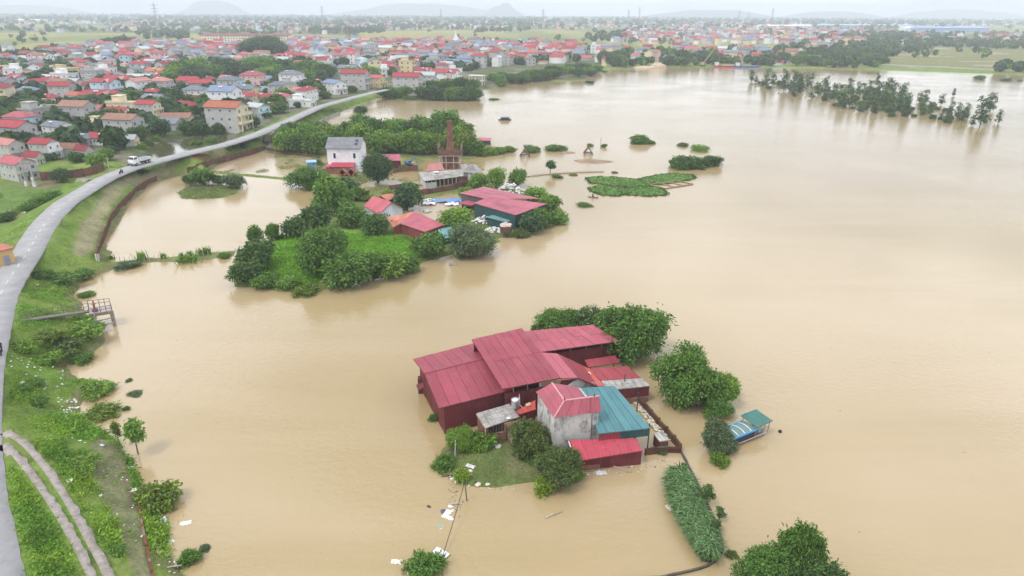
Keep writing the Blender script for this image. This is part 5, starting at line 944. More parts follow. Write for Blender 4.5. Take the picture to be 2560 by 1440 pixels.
os_ = thing('shed', 'small orange tin roof behind the pink-red gable house', 'shed', P(970, 505, 0)); A, B_, C_, D_ = P(950, 488, 2.6), P(990, 482, 2.6), P(982, 496, 2.2), P(970, 503, 2.2); roof(os_, [A, B_, C_, D_], 4, 1, ORANGE); walls(os_, D_, C_, -.2, 2.15, 2.15, 2, DKRED); walls(os_, A, D_, -.2, 2.5, 2.15, 2, DKRED)
pk = thing('shed', 'front island shed with pink slope beside a patched orange slope', 'shed', P(1040, 575, 0)); t0, t1, t2, t3 = P(1000, 559, 2.7), P(1039, 529, 3.3), P(1111, 562, 2.6), P(1062, 580, 2.4)
roof(pk, [t1, t2, t3, t0], 6, 1, (.42, .105, .135)); A, C_ = P(963, 546, 2.6), P(983, 569, 2.2); roof(pk, [A, t1, t0, C_], 4, 2, ORANGE, tone=.25); walls(pk, t0+Vector((.1, .3, 0)), t3+Vector((0, .3, 0)), -.2, 2.5, 2.3, 6, (.23, .06, .055)); walls(pk, C_+Vector((0, .2, 0)), t0+Vector((.1, .3, 0)), -.2, 2.1, 2.5, 2, (.23, .06, .055)); walls(pk, t3+Vector((0, .3, 0)), t2+Vector((-.3, .2, 0)), -.2, 2.3, 2.45, 4, (.2, .05, .05))
tk_ = thing('shed', 'teal shed roof half hidden by trees on the island shore', 'shed', P(1112, 595, 0)); A, B_, C_, D_ = P(1095, 574, 2.1), P(1130, 566, 2.1), P(1130, 592, 1.7), P(1100, 599, 1.7); roof(tk_, [A, B_, C_, D_], 4, 1, (.16, .33, .36)); walls(tk_, D_, C_, -.3, 1.6, 1.6, 3, TEALW)
bs = thing('shed', 'large shed with layered pink metal roofs and dark teal walls', 'shed', P(1260, 520, 0)); a1, a2, a3, a4 = P(1148, 483, 4.2), P(1209, 467, 4.4), P(1352, 497, 4.0), P(1218, 498, 4.1); roof(bs, [a1, a2, a3, a4], 7, 2, (.38, .115, .15)); b1_, b2_, b3_, b4_ = P(1222, 492, 4.45), P(1368, 510, 3.7), P(1289, 538, 3.5), P(1184, 508, 3.9); roof(bs, [b1_, b2_, b3_, b4_], 8, 2, (.39, .11, .145))
s1_, s2_, s3_, s4_ = P(1145, 508, 2.7), P(1182, 496, 3.0), P(1214, 498, 3.0), P(1180, 514, 2.7); roof(bs, [s1_, s2_, s3_, s4_], 4, 1, (.34, .085, .115)); walls(bs, b4_+Vector((.2, .3, 0)), b3_+Vector((-.1, .3, 0)), -.4, 3.8, 3.4, 8, TEALW, tone=.06); walls(bs, b3_+Vector((-.1, .3, 0)), b2_+Vector((-.5, .2, 0)), -.4, 3.4, 3.6, 6, TEALW, tone=.06); walls(bs, a1+Vector((.5, -.2, 0)), a4+Vector((0, .4, 0)), 1.5, 4.0, 4.0, 3, (.1, .09, .1)); walls(bs, a1+Vector((.5, .5, 0)), a2, -.4, 4.0, 4.2, 4, DKRED)
l1, l2, l3, l4 = P(1215, 543, 2.2), P(1243, 534, 2.3), P(1289, 548, 2.1), P(1266, 556, 1.9); roof(bs, [l1, l2, l3, l4], 4, 1, (.13, .28, .29), name='lean_to_roof'); walls(bs, l1+Vector((.2, .2, 0)), l4+Vector((0, .2, 0)), -.3, 2.05, 1.85, 4, TEALW); walls(bs, l4+Vector((0, .2, 0)), l3+Vector((-.2, 0, 0)), .6, 1.85, 2.0, 2, (.05, .05, .05))
# thatched basket hut on stilts
q = P(1265, 592, 0); bk_ = thing('fish_basket', 'brown wicker fish basket on stilts at the island shore', 'basket', q); loc(bk_, 'basket', lambda m: m.lathe((0, 0, 0), [(.8, .9), (1.15, 1.1), (1.25, 1.9), (1.3, 2.3), (1.0, 2.3), (.9, 1.4)], 12), WOOD, (.13, .09, .06)); loc(bk_, 'cover', lambda m: m.blob((0, 0, 2.5), (1.2, 1.1, .4), 3), CLOTH, (.55, .42, .38))
for a in range(4): loc(bk_, 'stilt', lambda m, a=a: m.tube([(math.cos(a*1.57+.6)*.8, math.sin(a*1.57+.6)*.8, -.4), (math.cos(a*1.57+.6)*.9, math.sin(a*1.57+.6)*.9, 1.1)], .06, 5), WOOD, (.2, .15, .1))
def sack_mesh(seed):
    return MB().blob((0, 0, .22), (.5, .34, .26), seed, 9, 6, .16).mesh('sack', CLOTH, True)
SACKS = [sack_mesh(i) for i in range(5)]
def heap(label, px, py, n, spread, hmax, col, z=None, sc_=1.0):
    p = G(px, py) if z is None else P(px, py, z); h = thing('sack_heap', label, 'sacks', p)
    for i in range(int(n*1.8)):
        r = spread*math.sqrt(rd.random()); a = rd.uniform(0, 6.28); k = rd.uniform(.85, 1.1); link('sack', SACKS[i % 5], h, tuple(c*k for c in col), (r*math.cos(a), r*math.sin(a)*.7, max(0, hmax*(1-r/spread))*rd.uniform(.6, 1)), rd.uniform(0, 6), (rd.uniform(.5, .85)*sc_,)*3)
heap('big white heap of sacks before the teal-walled shed', 1212, 556, 34, 2.6, 1.6, (.78, .77, .76)); heap('second white heap of sacks lower on the island shore', 1236, 578, 22, 2.2, .8, (.74, .73, .71)); heap('white sheeted heap behind the big pink-roofed shed', 1275, 480, 40, 3.8, 2.6, (.80, .80, .82), .2)
heap('pile of white sacks at the left of the flooded yard', 1072, 503, 14, 1.6, .5, (.7, .7, .7)); heap('low rubbish heap of sacks against the yard wall', 1062, 530, 10, 1.6, .4, (.6, .58, .55)); heap('white rubbish sacks stranded under the rear awning', 1585, 893, 15, 1.1, .35, (.66, .67, .70), 0.0, .8)
for i, (x, y, w, c, l) in enumerate(((1103, 503, 2.3, (.16, .27, .50), 'flat blue tarpaulin in the flooded yard'), (1146, 503, 2.6, (.15, .28, .55), 'crumpled blue tarpaulin beside the big pink-roofed shed'), (1130, 512, 1.6, (.72, .74, .78), 'crumpled white tarpaulin beside the big pink-roofed shed'), (1070, 510, 1.8, (.68, .70, .74), 'crumpled white tarpaulin at the left of the flooded yard'))):
    p = P(x, y, .05); n = 9; vs = [(p.x+(a/(n-1)-.5)*w*2*(1+.1*mnoise.noise((a, b, i))), p.y+(b/(n-1)-.5)*w*1.3, .12+.5*max(0, mnoise.noise((a*.6+i*3, b*.6, i))+.35)) for a in range(n) for b in range(n)]
    me = npmesh('tarpaulin', np.array(vs), np.array([(a*n+b, (a+1)*n+b, (a+1)*n+b+1, a*n+b+1) for a in range(n-1) for b in range(n-1)]), CLOTH, None, True); tag(link('tarpaulin', me, None, c), l, 'tarpaulin')
# brick ruins in the water
for x, y, w, l in ((1312, 392, 3.1, 'left drowned brick ruin with a peaked broken top'), (1470, 386, 2.9, 'right drowned brick ruin with a peaked broken top')):
    p = P(x, y, 0); o = thing('brick_ruin', l, 'ruin', p)
    loc(o, 'roof', lambda m: (m.slab([(-w*.55, -1.2, .5), (0, -1.0, 2.5), (0, 1.2, 2.4), (-w*.5, 1.3, .5)], .2), m.slab([(0, -1.0, 2.5), (w*.5, -1.3, .3), (w*.55, 1.2, .4), (0, 1.2, 2.4)], .2)), BRICK, (.75, .55, .5)); loc(o, 'wall', lambda m: m.prism([(-w*.45, -.9), (w*.42, -.9), (w*.42, 1.0), (-w*.45, 1.0)], -.5, [.7, .6, .6, .7]), STAINED, (.5, .46, .42)); loc(o, 'beam', lambda m: (m.tube([(-w*.5, -1.3, .2), (.1, -1.05, 2.7)], .09, 5), m.tube([(w*.5, -1.35, .1), (-.1, -1.05, 2.7)], .09, 5)), WOOD, (.2, .12, .1))
p = P(1320, 374, 0); o = thing('shed', 'dark little hut roof behind the left drowned brick ruin', 'shed', p); loc(o, 'roof', lambda m: m.slab([(-1.6, -.9, 1.1), (1.4, -.9, 1.3), (1.5, 1.0, 1.5), (-1.5, 1.0, 1.4)], .12), FIBRO, (.14, .13, .12)); loc(o, 'walls', lambda m: m.box((0, 0, .4), (2.5, 1.5, 1.5)), WOOD, (.1, .09, .08))
p = P(1212, 361, 0); o = thing('floating_hut', 'floating hut with a faded red roof beyond the tail shrubs', 'hut', p); loc(o, 'roof', lambda m: m.slab([(-2.2, -1.4, 1.6), (2.3, -1.4, 1.5), (2.3, 1.5, 2.0), (-2.2, 1.5, 2.1)], .1), ROOFM, (.5, .14, .16)); loc(o, 'walls', lambda m: m.box((0, 0, .7), (3.9, 2.2, 1.6)), WOOD, (.07, .08, .09)); loc(o, 'float', lambda m: m.box((0, 0, 0), (4.4, 2.8, .3)), WOOD, (.2, .17, .14))
# ================================================================ PUMP WALKWAY, BOATS, VEHICLES, POLES, FLOATING THINGS
rd = random.Random(23)
# ---- pump walkway and platform
zd = 2.5; n0, n1, f1, f0 = P(223, 785, zd), P(280, 776, zd), P(276, 762, zd), P(222, 768, zd); jt = thing('pump_platform', 'rusty concrete pump platform on legs with a railed walkway from the dike', 'platform', (n0+n1+f0+f1)/4)
part(jt, 'deck', lambda m: m.slab([n0, n1, f1, f0], .22), PAINT, (.36, .32, .30))
part(jt, 'skirt_panel', lambda m: m.slab([n0+Vector((0, -.04, .0)), n1+Vector((0, -.04, .0)), n1+Vector((0, -.1, -.02)), n0+Vector((0, -.1, -.02))], .55), WOOD, (.36, .30, .27))
for q in (n0+Vector((.6, .1, 0)), n1+Vector((-.1, .2, 0)), f1+Vector((-.1, -.2, 0)), f0+Vector((.6, -.1, 0))): part(jt, 'leg', lambda m, q=q: m.tube([(q.x, q.y, -1), (q.x, q.y, zd-.1)], .13, 6), PAINT, (.33, .29, .26))
for z in (.55, 1.35): part(jt, 'cross_beam', lambda m, z=z: m.tube([n0+Vector((.6, .05, z-zd)), n1+Vector((-.1, .15, z-zd))], .09, 6), PAINT, (.33, .29, .26))
def rail(root, a, b, n, h=1.0, col=(.20, .15, .13)):
    for i in range(n+1):
        q = lerp(a, b, i/n); part(root, 'rail_post', lambda m, q=q: m.tube([q, q+Vector((0, 0, h))], .05, 5), PAINT, col)
    for k in (.5, 1.0): part(root, 'handrail', lambda m, k=k: m.tube([a+Vector((0, 0, h*k)), b+Vector((0, 0, h*k))], .045, 5), PAINT, col)
rail(jt, f0, f1, 4); rail(jt, n0, n1, 4, .8); rail(jt, n1, f1, 2)
wa, wb = P(52, 806, 4.5), n0.lerp(f0, .35); side = (f0-n0).normalized()*.8; A = G(52, 804, 4.4); wa = Vector((A.x, A.y, 4.45))
part(jt, 'walkway', lambda m: m.slab([wa, wb, wb+side, wa+side*1.0], .2), PAINT, (.17, .145, .125)); rail(jt, wa+side, wb+side, 13, .95)
for k in (.35, .62, .85): q = lerp(wa, wb, k)+side*.5; part(jt, 'walkway_pier', lambda m, q=q: m.tube([(q.x, q.y, hz(q.x, q.y)-.6), (q.x, q.y, q.z-.1)], .12, 6), PAINT, (.3, .27, .25))
q = n0.lerp(f1, .28); part(jt, 'gate_hoist', lambda m: (m.tube([q, q+Vector((0, 0, 1.1))], .13, 8), m.lathe(q+Vector((0, 0, 1.1)), [(.3, 0), (.3, .06), (.1, .2), (.1, .5)], 10), m.box(q+Vector((0, 0, .2)), (.6, .5, .4))), PAINT, (.22, .08, .06))

# ---- roofed boat moored by the weeping tree
A, B_ = P(1847, 1117, 0), P(1926, 1084, 0); dr = (B_-A).normalized(); ang = math.atan2(dr.y, dr.x); nl = Vector((-dr.y, dr.x, 0)); bc = A.lerp(B_, .5)-dr*.75+nl*.95
bt = thing('boat', 'roofed river boat with blue-edged striped canopy and dark green fore roof', 'boat', bc, ang)
def hull(m, L_, W_, H_, sheer=.3, z0=-.25):
    n = 12; vs = []; 
    for i in range(n+1):
        t_ = i/n*2-1; w = W_/2*(1-abs(t_)**2.6*.72); z = z0+H_+sheer*abs(t_)**2.4
        vs += [(t_*L_/2, -w, z), (t_*L_/2*.9, -w*.6, z0), (t_*L_/2*.9, w*.6, z0), (t_*L_/2, w, z), (t_*L_/2*.97, w*.86, z-.02), (t_*L_/2*.88, w*.55, z0+.12), (t_*L_/2*.88, -w*.55, z0+.12), (t_*L_/2*.97, -w*.86, z-.02)]
    fs = [(i*8+k, i*8+(k+1) % 8, (i+1)*8+(k+1) % 8, (i+1)*8+k) for i in range(n) for k in range(8)]
    m.add(vs, [f[::-1] for f in fs]+[tuple(range(8)), tuple(range(n*8+7, n*8-1, -1))])
loc(bt, 'hull', lambda m: hull(m, 6.3, 1.9, .65), WOOD, (.30, .24, .19)); loc(bt, 'rub_rail', lambda m: m.tube([(-2.6, -.93, .42), (2.4, -.95, .42)], .05, 5), PAINT, (.5, .45, .4))
def arch(m, x0, x1, w, z, rise, t_=.05, n=6):
    for i in range(n):
        a, b = i/n*2-1, (i+1)/n*2-1; za, zb = z+rise*(1-a*a), z+rise*(1-b*b); m.slab([(x0, a*w, za), (x1, a*w, za), (x1, b*w, zb), (x0, b*w, zb)], t_)
cn_ = loc(bt, 'canopy', lambda m: arch(m, -2.9, .75, 1.02, 1.32, .22), PAINT, (.13, .22, .20))
for s in (-1, 1): loc(cn_, 'canopy_edge', lambda m, s=s: m.box((-1.07, s*.98, 1.33), (3.66, .16, .17)), PAINT, (.07, .27, .50))
for x in (-1.9, -.95, 0.0): loc(cn_, 'canopy_stripe', lambda m, x=x: arch(m, x-.04, x+.04, .92, 1.40, .21, .03), PAINT, (.72, .78, .78))
loc(bt, 'side_curtain', lambda m: (m.box((-1.1, -.9, .85), (3.4, .05, .86)), m.box((-1.1, .9, .85), (3.4, .05, .86))), CLOTH, (.035, .045, .07))
fr2 = loc(bt, 'fore_roof', lambda m: m.slab([(.62, -1.12, 1.72), (2.95, -1.12, 1.80), (2.95, 1.12, 2.0), (.62, 1.12, 1.92)], .09), PAINT, (.045, .15, .125)); loc(fr2, 'roof_edge', lambda m: m.box((1.8, 1.14, 1.95), (2.4, .06, .12)), PAINT, (.08, .28, .42))
for x in (.75, 2.75):
    for s in (-1, 1): loc(bt, 'post', lambda m, x=x, s=s: m.tube([(x, s*.85, .3), (x, s*.95, 1.85)], .05, 5), WOOD, (.35, .27, .2))
loc(bt, 'bow_deck', lambda m: m.box((2.1, 0, .42), (1.1, 1.2, .08)), PAINT, (.28, .38, .35)); loc(bt, 'crate', lambda m: m.box((1.2, -.3, .6), (.6, .7, .5)), PAINT, (.08, .15, .22))
p = P(1950, 1080, 0); tag(MB().blob((p.x, p.y, .05), (.2, .2, .22), 4, 10, 7, .03).build('buoy', RUBBER, None, None, True), 'dark round buoy floating off the bow of the roofed boat', 'buoy')
# distant boat in open water, small boats, barges
fb_ = thing('boat', 'small canopied boat alone in the open water behind the chimney grove', 'boat', P(1262, 301, 0), .12); loc(fb_, 'hull', lambda m: hull(m, 5.6, 1.6, .6), WOOD, (.25, .13, .09)); loc(fb_, 'canopy', lambda m: arch(m, -1.9, 2.0, .85, 1.15, .35), PAINT, (.10, .15, .24)); loc(fb_, 'side_curtain', lambda m: m.box((0, -.78, .75), (3.6, .05, .75)), CLOTH, (.03, .035, .05)); loc(fb_, 'mast', lambda m: m.tube([(-.2, 0, 1.3), (-.2, 0, 2.3)], .04, 5), WOOD, (.3, .25, .2))
rf = thing('raft', 'little grey wooden raft drifting below the wide dark shore tree', 'raft', P(1133, 662, 0), .1); [loc(rf, 'plank', lambda m, i=i: m.tube([(-.75, -.42+i*.21, .06), (.75, -.42+i*.21, .06)], .1, 6), WOOD, (.30, .25, .2)) for i in range(5)]; loc(rf, 'cross_plank', lambda m: (m.box((-.4, 0, .18), (.12, 1.0, .06)), m.box((.4, 0, .18), (.12, 1.0, .06))), WOOD, (.36, .3, .26))
def person(label, p, rz, joints, shirt, pants, sc_=1.0, hat=None):
    """one skinned body; joints: dict of positions"""
    J = joints; names = list(J); ix = {n: i for i, n in enumerate(names)}
    E_ = [('pelvis', 'chest'), ('chest', 'neck'), ('neck', 'head'), ('head', 'crown'), ('chest', 'sl'), ('sl', 'el'), ('el', 'hl'), ('chest', 'sr'), ('sr', 'er'), ('er', 'hr'), ('pelvis', 'tl'), ('tl', 'kl'), ('kl', 'fl'), ('fl', 'ol'), ('pelvis', 'tr'), ('tr', 'kr'), ('kr', 'fr'), ('fr', 'or')]
    R = {'pelvis': .14, 'chest': .155, 'neck': .06, 'head': .10, 'crown': .085, 's': .07, 'e': .045, 'h': .035, 't': .085, 'k': .06, 'f': .045, 'o': .035}
    me = bpy.data.meshes.new('body'); me.from_pydata([J[n] for n in names], [(ix[a], ix[b]) for a, b in E_], []); o = bpy.data.objects.new('person', me); COL.objects.link(o)
    md = o.modifiers.new('skin', 'SKIN'); sv = me.skin_vertices[0].data
    for n in names: r = R.get(n, R.get(n[0])); sv[ix[n]].radius = (r, r)
    sv[ix['pelvis']].use_root = True; o.modifiers.new('sub', 'SUBSURF').levels = 1
    dg = bpy.context.evaluated_depsgraph_get(); ev = bpy.data.meshes.new_from_object(o.evaluated_get(dg)); o.modifiers.clear(); o.data = ev; ev.name = 'person'
    for m in (SKIN, shirt, pants): ev.materials.append(m)
    for pl in ev.polygons:
        c = pl.center; dmin = min(names, key=lambda n: (Vector(J[n])-c).length); pl.material_index = 1 if dmin in ('chest', 'sl', 'sr', 'el', 'er') else 2 if dmin in ('pelvis', 'tl', 'tr', 'kl', 'kr') else 0
        pl.use_smooth = True
    o.location = p; o.rotation_euler = (0, 0, rz); o.scale = (sc_,)*3; tag(o, label, 'person')
    if hat: loc(o, 'hat', lambda m: m.lathe(Vector(J['crown'])-Vector((0, 0, .02)), hat, 12), PAINT, (.75, .66, .45))
    else: loc(o, 'hair', lambda m: m.blob(Vector(J['crown'])+Vector((-.01, 0, .0)), (.105, .1, .1), 2, 8, 5, .05), RUBBER)
    return o
def clothmat(name, c): t_ = NT(name); return t_.fin(c, .8, .2)
SH1, SH2, PT = clothmat('shirt_dark', (.05, .06, .10)), clothmat('shirt_pale', (.45, .44, .42)), clothmat('trousers', (.035, .035, .045))
SIT = dict(pelvis=(0, 0, .82), chest=(.06, 0, 1.2), neck=(.1, 0, 1.4), head=(.13, 0, 1.52), crown=(.13, 0, 1.64), sl=(.08, .19, 1.32), el=(.25, .26, 1.1), hl=(.48, .24, 1.05), sr=(.08, -.19, 1.32), er=(.25, -.26, 1.1), hr=(.48, -.24, 1.05), tl=(.08, .11, .82), kl=(.46, .15, .76), fl=(.3, .16, .36), ol=(.46, .16, .32), tr=(.08, -.11, .82), kr=(.46, -.15, .76), fr=(.3, -.16, .36)); SIT['or'] = (.46, -.16, .32)
SQUAT = dict(SIT); 
rw = P(1483, 494, 0); sb = thing('rowing_boat', 'tiny grey rowing boat with a crouching rower near the hyacinth mat', 'boat', rw, -.4); loc(sb, 'hull', lambda m: hull(m, 2.6, .85, .34, .12, -.12), STEEL, (.3, .31, .33)); loc(sb, 'oar', lambda m: (m.tube([(.3, -1.2, .05), (.3, 1.2, .45)], .03, 5), m.box((.3, -1.25, .05), (.2, .35, .03))), WOOD, (.3, .25, .2)); loc(sb, 'seat', lambda m: m.box((-.25, 0, .2), (.25, .7, .06)), WOOD, (.3, .25, .2))
person('rower in a dark top sitting in the tiny grey rowing boat', rw+Vector((-.22, .1, -.52)), -.4, SIT, SH1, PT)
def motorbike(label, p, rz, col, plabel, shirt):
    m_ = thing('motorcycle', label, 'motorcycle', p, rz)
    for x in (-.6, .65): loc(m_, 'wheel', lambda m, x=x: (m.lathe((0, 0, 0), [(.29, -.05), (.29, .05), (.22, .05), (.22, -.05)], 14)), RUBBER).location = (x, 0, .29); m_.children[-1].rotation_euler = (math.pi/2, 0, 0)
    loc(m_, 'frame', lambda m: (m.tube([(-.6, 0, .29), (-.1, 0, .45), (.35, 0, .6), (.5, 0, .85)], .07, 6), m.box((0, 0, .4), (.45, .22, .3)), m.tube([(.65, 0, .29), (.5, 0, .95)], .05, 6)), PAINT, col); loc(m_, 'seat', lambda m: m.box((-.25, 0, .74), (.75, .24, .1)), RUBBER); loc(m_, 'handlebar', lambda m: m.tube([(.42, -.32, .98), (.5, 0, .95), (.42, .32, .98)], .025, 5), RUBBER); loc(m_, 'headlight', lambda m: m.blob((.58, 0, .85), (.1, .09, .09), 1, 8, 5, .02), PAINT, (.8, .8, .78)); loc(m_, 'mudguard', lambda m: m.box((-.62, 0, .62), (.4, .16, .06)), PAINT, col)
    d = Vector((math.cos(rz), math.sin(rz), 0)); person(plabel, p-d*.2+Vector((0, 0, -.02)), rz, SIT, shirt, PT)
def road_at(px, py, off=0.0):
    p = P(px, py, DIKE_Z+.07); i = int(np.argmin(np.hypot(ROADC[:, 0]-p.x, ROADC[:, 1]-p.y))); t_ = ROADC[min(i+2, 499)]-ROADC[i-2]; a = math.atan2(t_[1], t_[0]); n = Vector((-math.sin(a), math.cos(a), 0)); return Vector((ROADC[i][0], ROADC[i][1], DIKE_Z+.08))+n*off, a
p, a = road_at(16, 880, -1.95); motorbike('dark motorcycle ridden along the right road edge near the pump walkway', p, a+math.pi, (.05, .05, .06), 'rider in dark clothes on the motorcycle near the pump walkway', SH1)
p, a = road_at(319, 434, -1.2); motorbike('black motorcycle on the dike road in front of the truck', p, a+math.pi, (.04, .03, .03), 'rider in a pale top on the motorcycle in front of the truck', SH2)
# ---- truck
p, a = road_at(352, 411, 1.0); trk = thing('truck', 'white flatbed truck with an open slatted bed driving on the dike road', 'truck', p, a+math.pi); WH = (.78, .79, .80)
cabp = loc(trk, 'cab', lambda m: (m.box((2.0, 0, 1.15), (1.6, 1.95, 1.0)), m.box((1.92, 0, 1.95), (1.4, 1.85, .75), 0, 0, .86)), PAINT, WH); loc(cabp, 'windscreen', lambda m: m.slab([(2.72, -.8, 1.72), (2.72, .8, 1.72), (2.55, .72, 2.28), (2.55, -.72, 2.28)], .04), GLASS)
for s in (-1, 1): loc(cabp, 'side_window', lambda m, s=s: m.box((1.95, s*.88, 1.95), (.8, .12, .45)), GLASS); loc(trk, 'headlight', lambda m, s=s: m.box((2.82, s*.7, .95), (.06, .35, .2)), STEEL, (.8, .8, .8)); loc(trk, 'mirror', lambda m, s=s: m.box((2.6, s*1.12, 1.85), (.08, .2, .35)), RUBBER)
loc(trk, 'bumper', lambda m: m.box((2.85, 0, .62), (.14, 1.9, .26)), PAINT, (.2, .2, .21)); bd_ = loc(trk, 'bed', lambda m: (m.box((-1.1, 0, 1.0), (4.4, 2.0, .14)), m.box((-1.1, -1.02, 1.3), (4.4, .06, .48)), m.box((-1.1, 1.02, 1.3), (4.4, .06, .48)), m.box((-3.3, 0, 1.3), (.06, 1.97, .48)), m.box((1.1, 0, 1.45), (.06, 1.97, .8))), PAINT, (.62, .63, .65))
for i in range(7):
    for s in (-1, 1): loc(bd_, 'stake', lambda m, i=i, s=s: m.box((-3.2+i*.7, s*1.04, 1.95), (.07, .05, .9)), PAINT, (.10, .11, .12))
for s in (-1, 1): loc(bd_, 'top_rail', lambda m, s=s: m.box((-1.1, s*1.04, 2.4), (4.4, .06, .08)), PAINT, (.10, .11, .12))
loc(trk, 'chassis', lambda m: m.box((-.2, 0, .72), (5.9, .9, .25)), RUBBER)
for x in (1.9, -1.6, -2.5):
    for s in (-1, 1):
        w = loc(trk, 'wheel', lambda m: m.lathe((0, 0, 0), [(.30, -.14), (.44, -.12), (.44, .12), (.30, .14)], 16), RUBBER); w.location = (x, s*.85, .44); w.rotation_euler = (math.pi/2, 0, 0); loc(w, 'rim', lambda m: m.lathe((0, 0, 0), [(.24, -.15), (.24, .15)], 12), STEEL, (.5, .5, .5))
# ---- poles and wires
def pole(label, px, py, h, r=.1, arm=0, col=(.42, .41, .39), lean=(0, 0), wet=False, name='utility_pole', cat='pole'):
    p = P(px, py, 0) if wet else G(px, py); o = thing(name, label, cat, p); loc(o, 'shaft', lambda m: m.tube([(0, 0, -.5), (lean[0], lean[1], h)], [r, r*.65], 7), PAINT, col)
    for k in range(arm): loc(o, 'cross_arm', lambda m, k=k: m.box((lean[0], lean[1], h-.3-.5*k), (1.3, .08, .09), .5), PAINT, (.25, .24, .23)); loc(o, 'insulator', lambda m, k=k: [m.lathe((lean[0]+x*math.cos(.5), lean[1]+x*math.sin(.5), h-.25-.5*k), [(.05, 0), (.07, .08), (.03, .16)], 6) for x in (-.5, 0, .5)], PAINT, (.5, .3, .2))
    return o, Vector(p)+Vector((lean[0], lean[1], h))
o1, t1_ = pole('leaning dark pole in the flood in front of the lawn islet', 1168, 1252, 2.1, .075, 0, (.12, .11, .10), (-.18, .1), True)
def wire(label, pts, r=.02):
    q = [];
    for a, b in zip(pts, pts[1:]):
        for i in range(9): q.append(lerp(a, b, i/8)-Vector((0, 0, .35*(1-(i/4-1)**2)*(b-a).length/20)))
    tag(MB().tube(q, r, 4).build('cable', RUBBER), label, 'cable')
wire('sagging cable from the leaning dark pole down to the bottom water plants', [t1_, P(1106, 1392, .25)], .028)
pole('thin pale pole standing under the round bright green tree', 1137, 1144, 2.0, .05, 0, (.6, .58, .55), (.1, .1)); pole('short grey concrete pole on the dike shoulder in front of the truck', 340, 430, 3.1, .12, 1); o2, t2_ = pole('grey utility pole beside the bright round tree opposite the truck', 275, 432, 4.2, .13, 1); pole('lone dark pole in the flooded paddy', 598, 434, 2.9, .1, 1); pole('thin lone post standing in open water right of the brick ruins', 1501, 373, 3.9, .1, 0, (.2, .19, .18), wet=True); pole('dark stump post in the upper pond near the long brick wall', 351, 500, 1.3, .1, 0, (.3, .3, .3), wet=True)
pole('white road-side pillar below the orange-roofed tall house', 587, 333, 2.6, .3, 0, (.7, .7, .68)); pole('street pole beside the village road near the white terrace house', 726, 289, 5, .1, 1, (.3, .3, .3)); pole('leaning dark pole by the lowland hedge', 40, 548, 3.2, .09, 0, (.15, .13, .12), (-.4, .2)); pole('small dark post by the lowland hedge', 108, 498, 1.2, .08, 0, (.15, .13, .12)); pole('short pole on the dike below the chimney grove lane', 655, 356, 3.0, .08, 0, (.5, .5, .48))
tf = thing('transformer_station', 'twin-pole electric transformer station beside the brown garden wall', 'transformer', G(77, 466)); 
for x in (-1.0, 1.0): loc(tf, 'pole', lambda m, x=x: m.tube([(x, 0, -.5), (x, 0, 6.4)], [.18, .13], 8), PAINT, (.42, .41, .40)); loc(tf, 'pole_base', lambda m, x=x: m.box((x, 0, .6), (.6, .6, 1.4)), PAINT, (.62, .62, .6))
for z in (2.6, 4.6, 5.6, 6.2): loc(tf, 'cross_beam', lambda m, z=z: m.box((0, .16, z), (2.9, .12, .14)), PAINT, (.3, .29, .28))
loc(tf, 'transformer_box', lambda m: (m.box((0, -.2, 3.3), (1.1, .8, 1.2)), m.lathe((0, -.2, 3.9), [(.12, 0), (.08, .5)], 6)), STEEL, (.35, .36, .37)); loc(tf, 'switch_box', lambda m: m.box((1.1, -.35, 2.0), (.5, .4, .8)), PAINT, (.6, .6, .6)); loc(tf, 'insulator', lambda m: [m.lathe((x, .1, 5.7), [(.07, 0), (.1, .15), (.04, .35)], 6) for x in (-1.2, -.6, 0, .6, 1.2)], PAINT, (.35, .2, .15))
for i, (x, y) in enumerate(((950, 285), (972, 285), (993, 284), (1017, 285), (1034, 286), (1082, 286))):
    p = P(x, y, 0); tag(MB().tube([(p.x, p.y, -.4), (p.x+rd.uniform(-.2, .2), p.y, 1.3+.5*(i == 4))], .07, 5).build('stake', WOOD, None, (.25, .22, .2)), ORD[i]+'-from-left drowned stake in the water between dike and chimney grove', 'stake', 'stakes behind the chimney grove')
# ---- fish cage frame, mud bar
fc_ = thing('fish_cage', 'bamboo fish cage frame jutting from the right of the hyacinth mat', 'fish cage', P(1680, 461, 0)); K = [P(1622, 461, .15), P(1692, 452, .15), P(1733, 460, .15), P(1664, 471, .15)]
for i in range(4): part(fc_, 'pole', lambda m, i=i: m.tube([K[i], K[(i+1) % 4]], .16, 6), WOOD, (.32, .22, .15))
for k in (.35, .68): part(fc_, 'cross_pole', lambda m, k=k: m.tube([lerp(K[0], K[1], k), lerp(K[3], K[2], k)], .14, 6), WOOD, (.36, .26, .18))
q = smooth(np.array([[*P(x, y, .1).to_2d()] for x, y in ((1312, 442), (1360, 437), (1420, 432), (1470, 430), (1508, 429))]), 40); strip('mud_bar', q, .55, .16, SOIL, .4, .2, 8).color = (.26, .2, .14, 1)
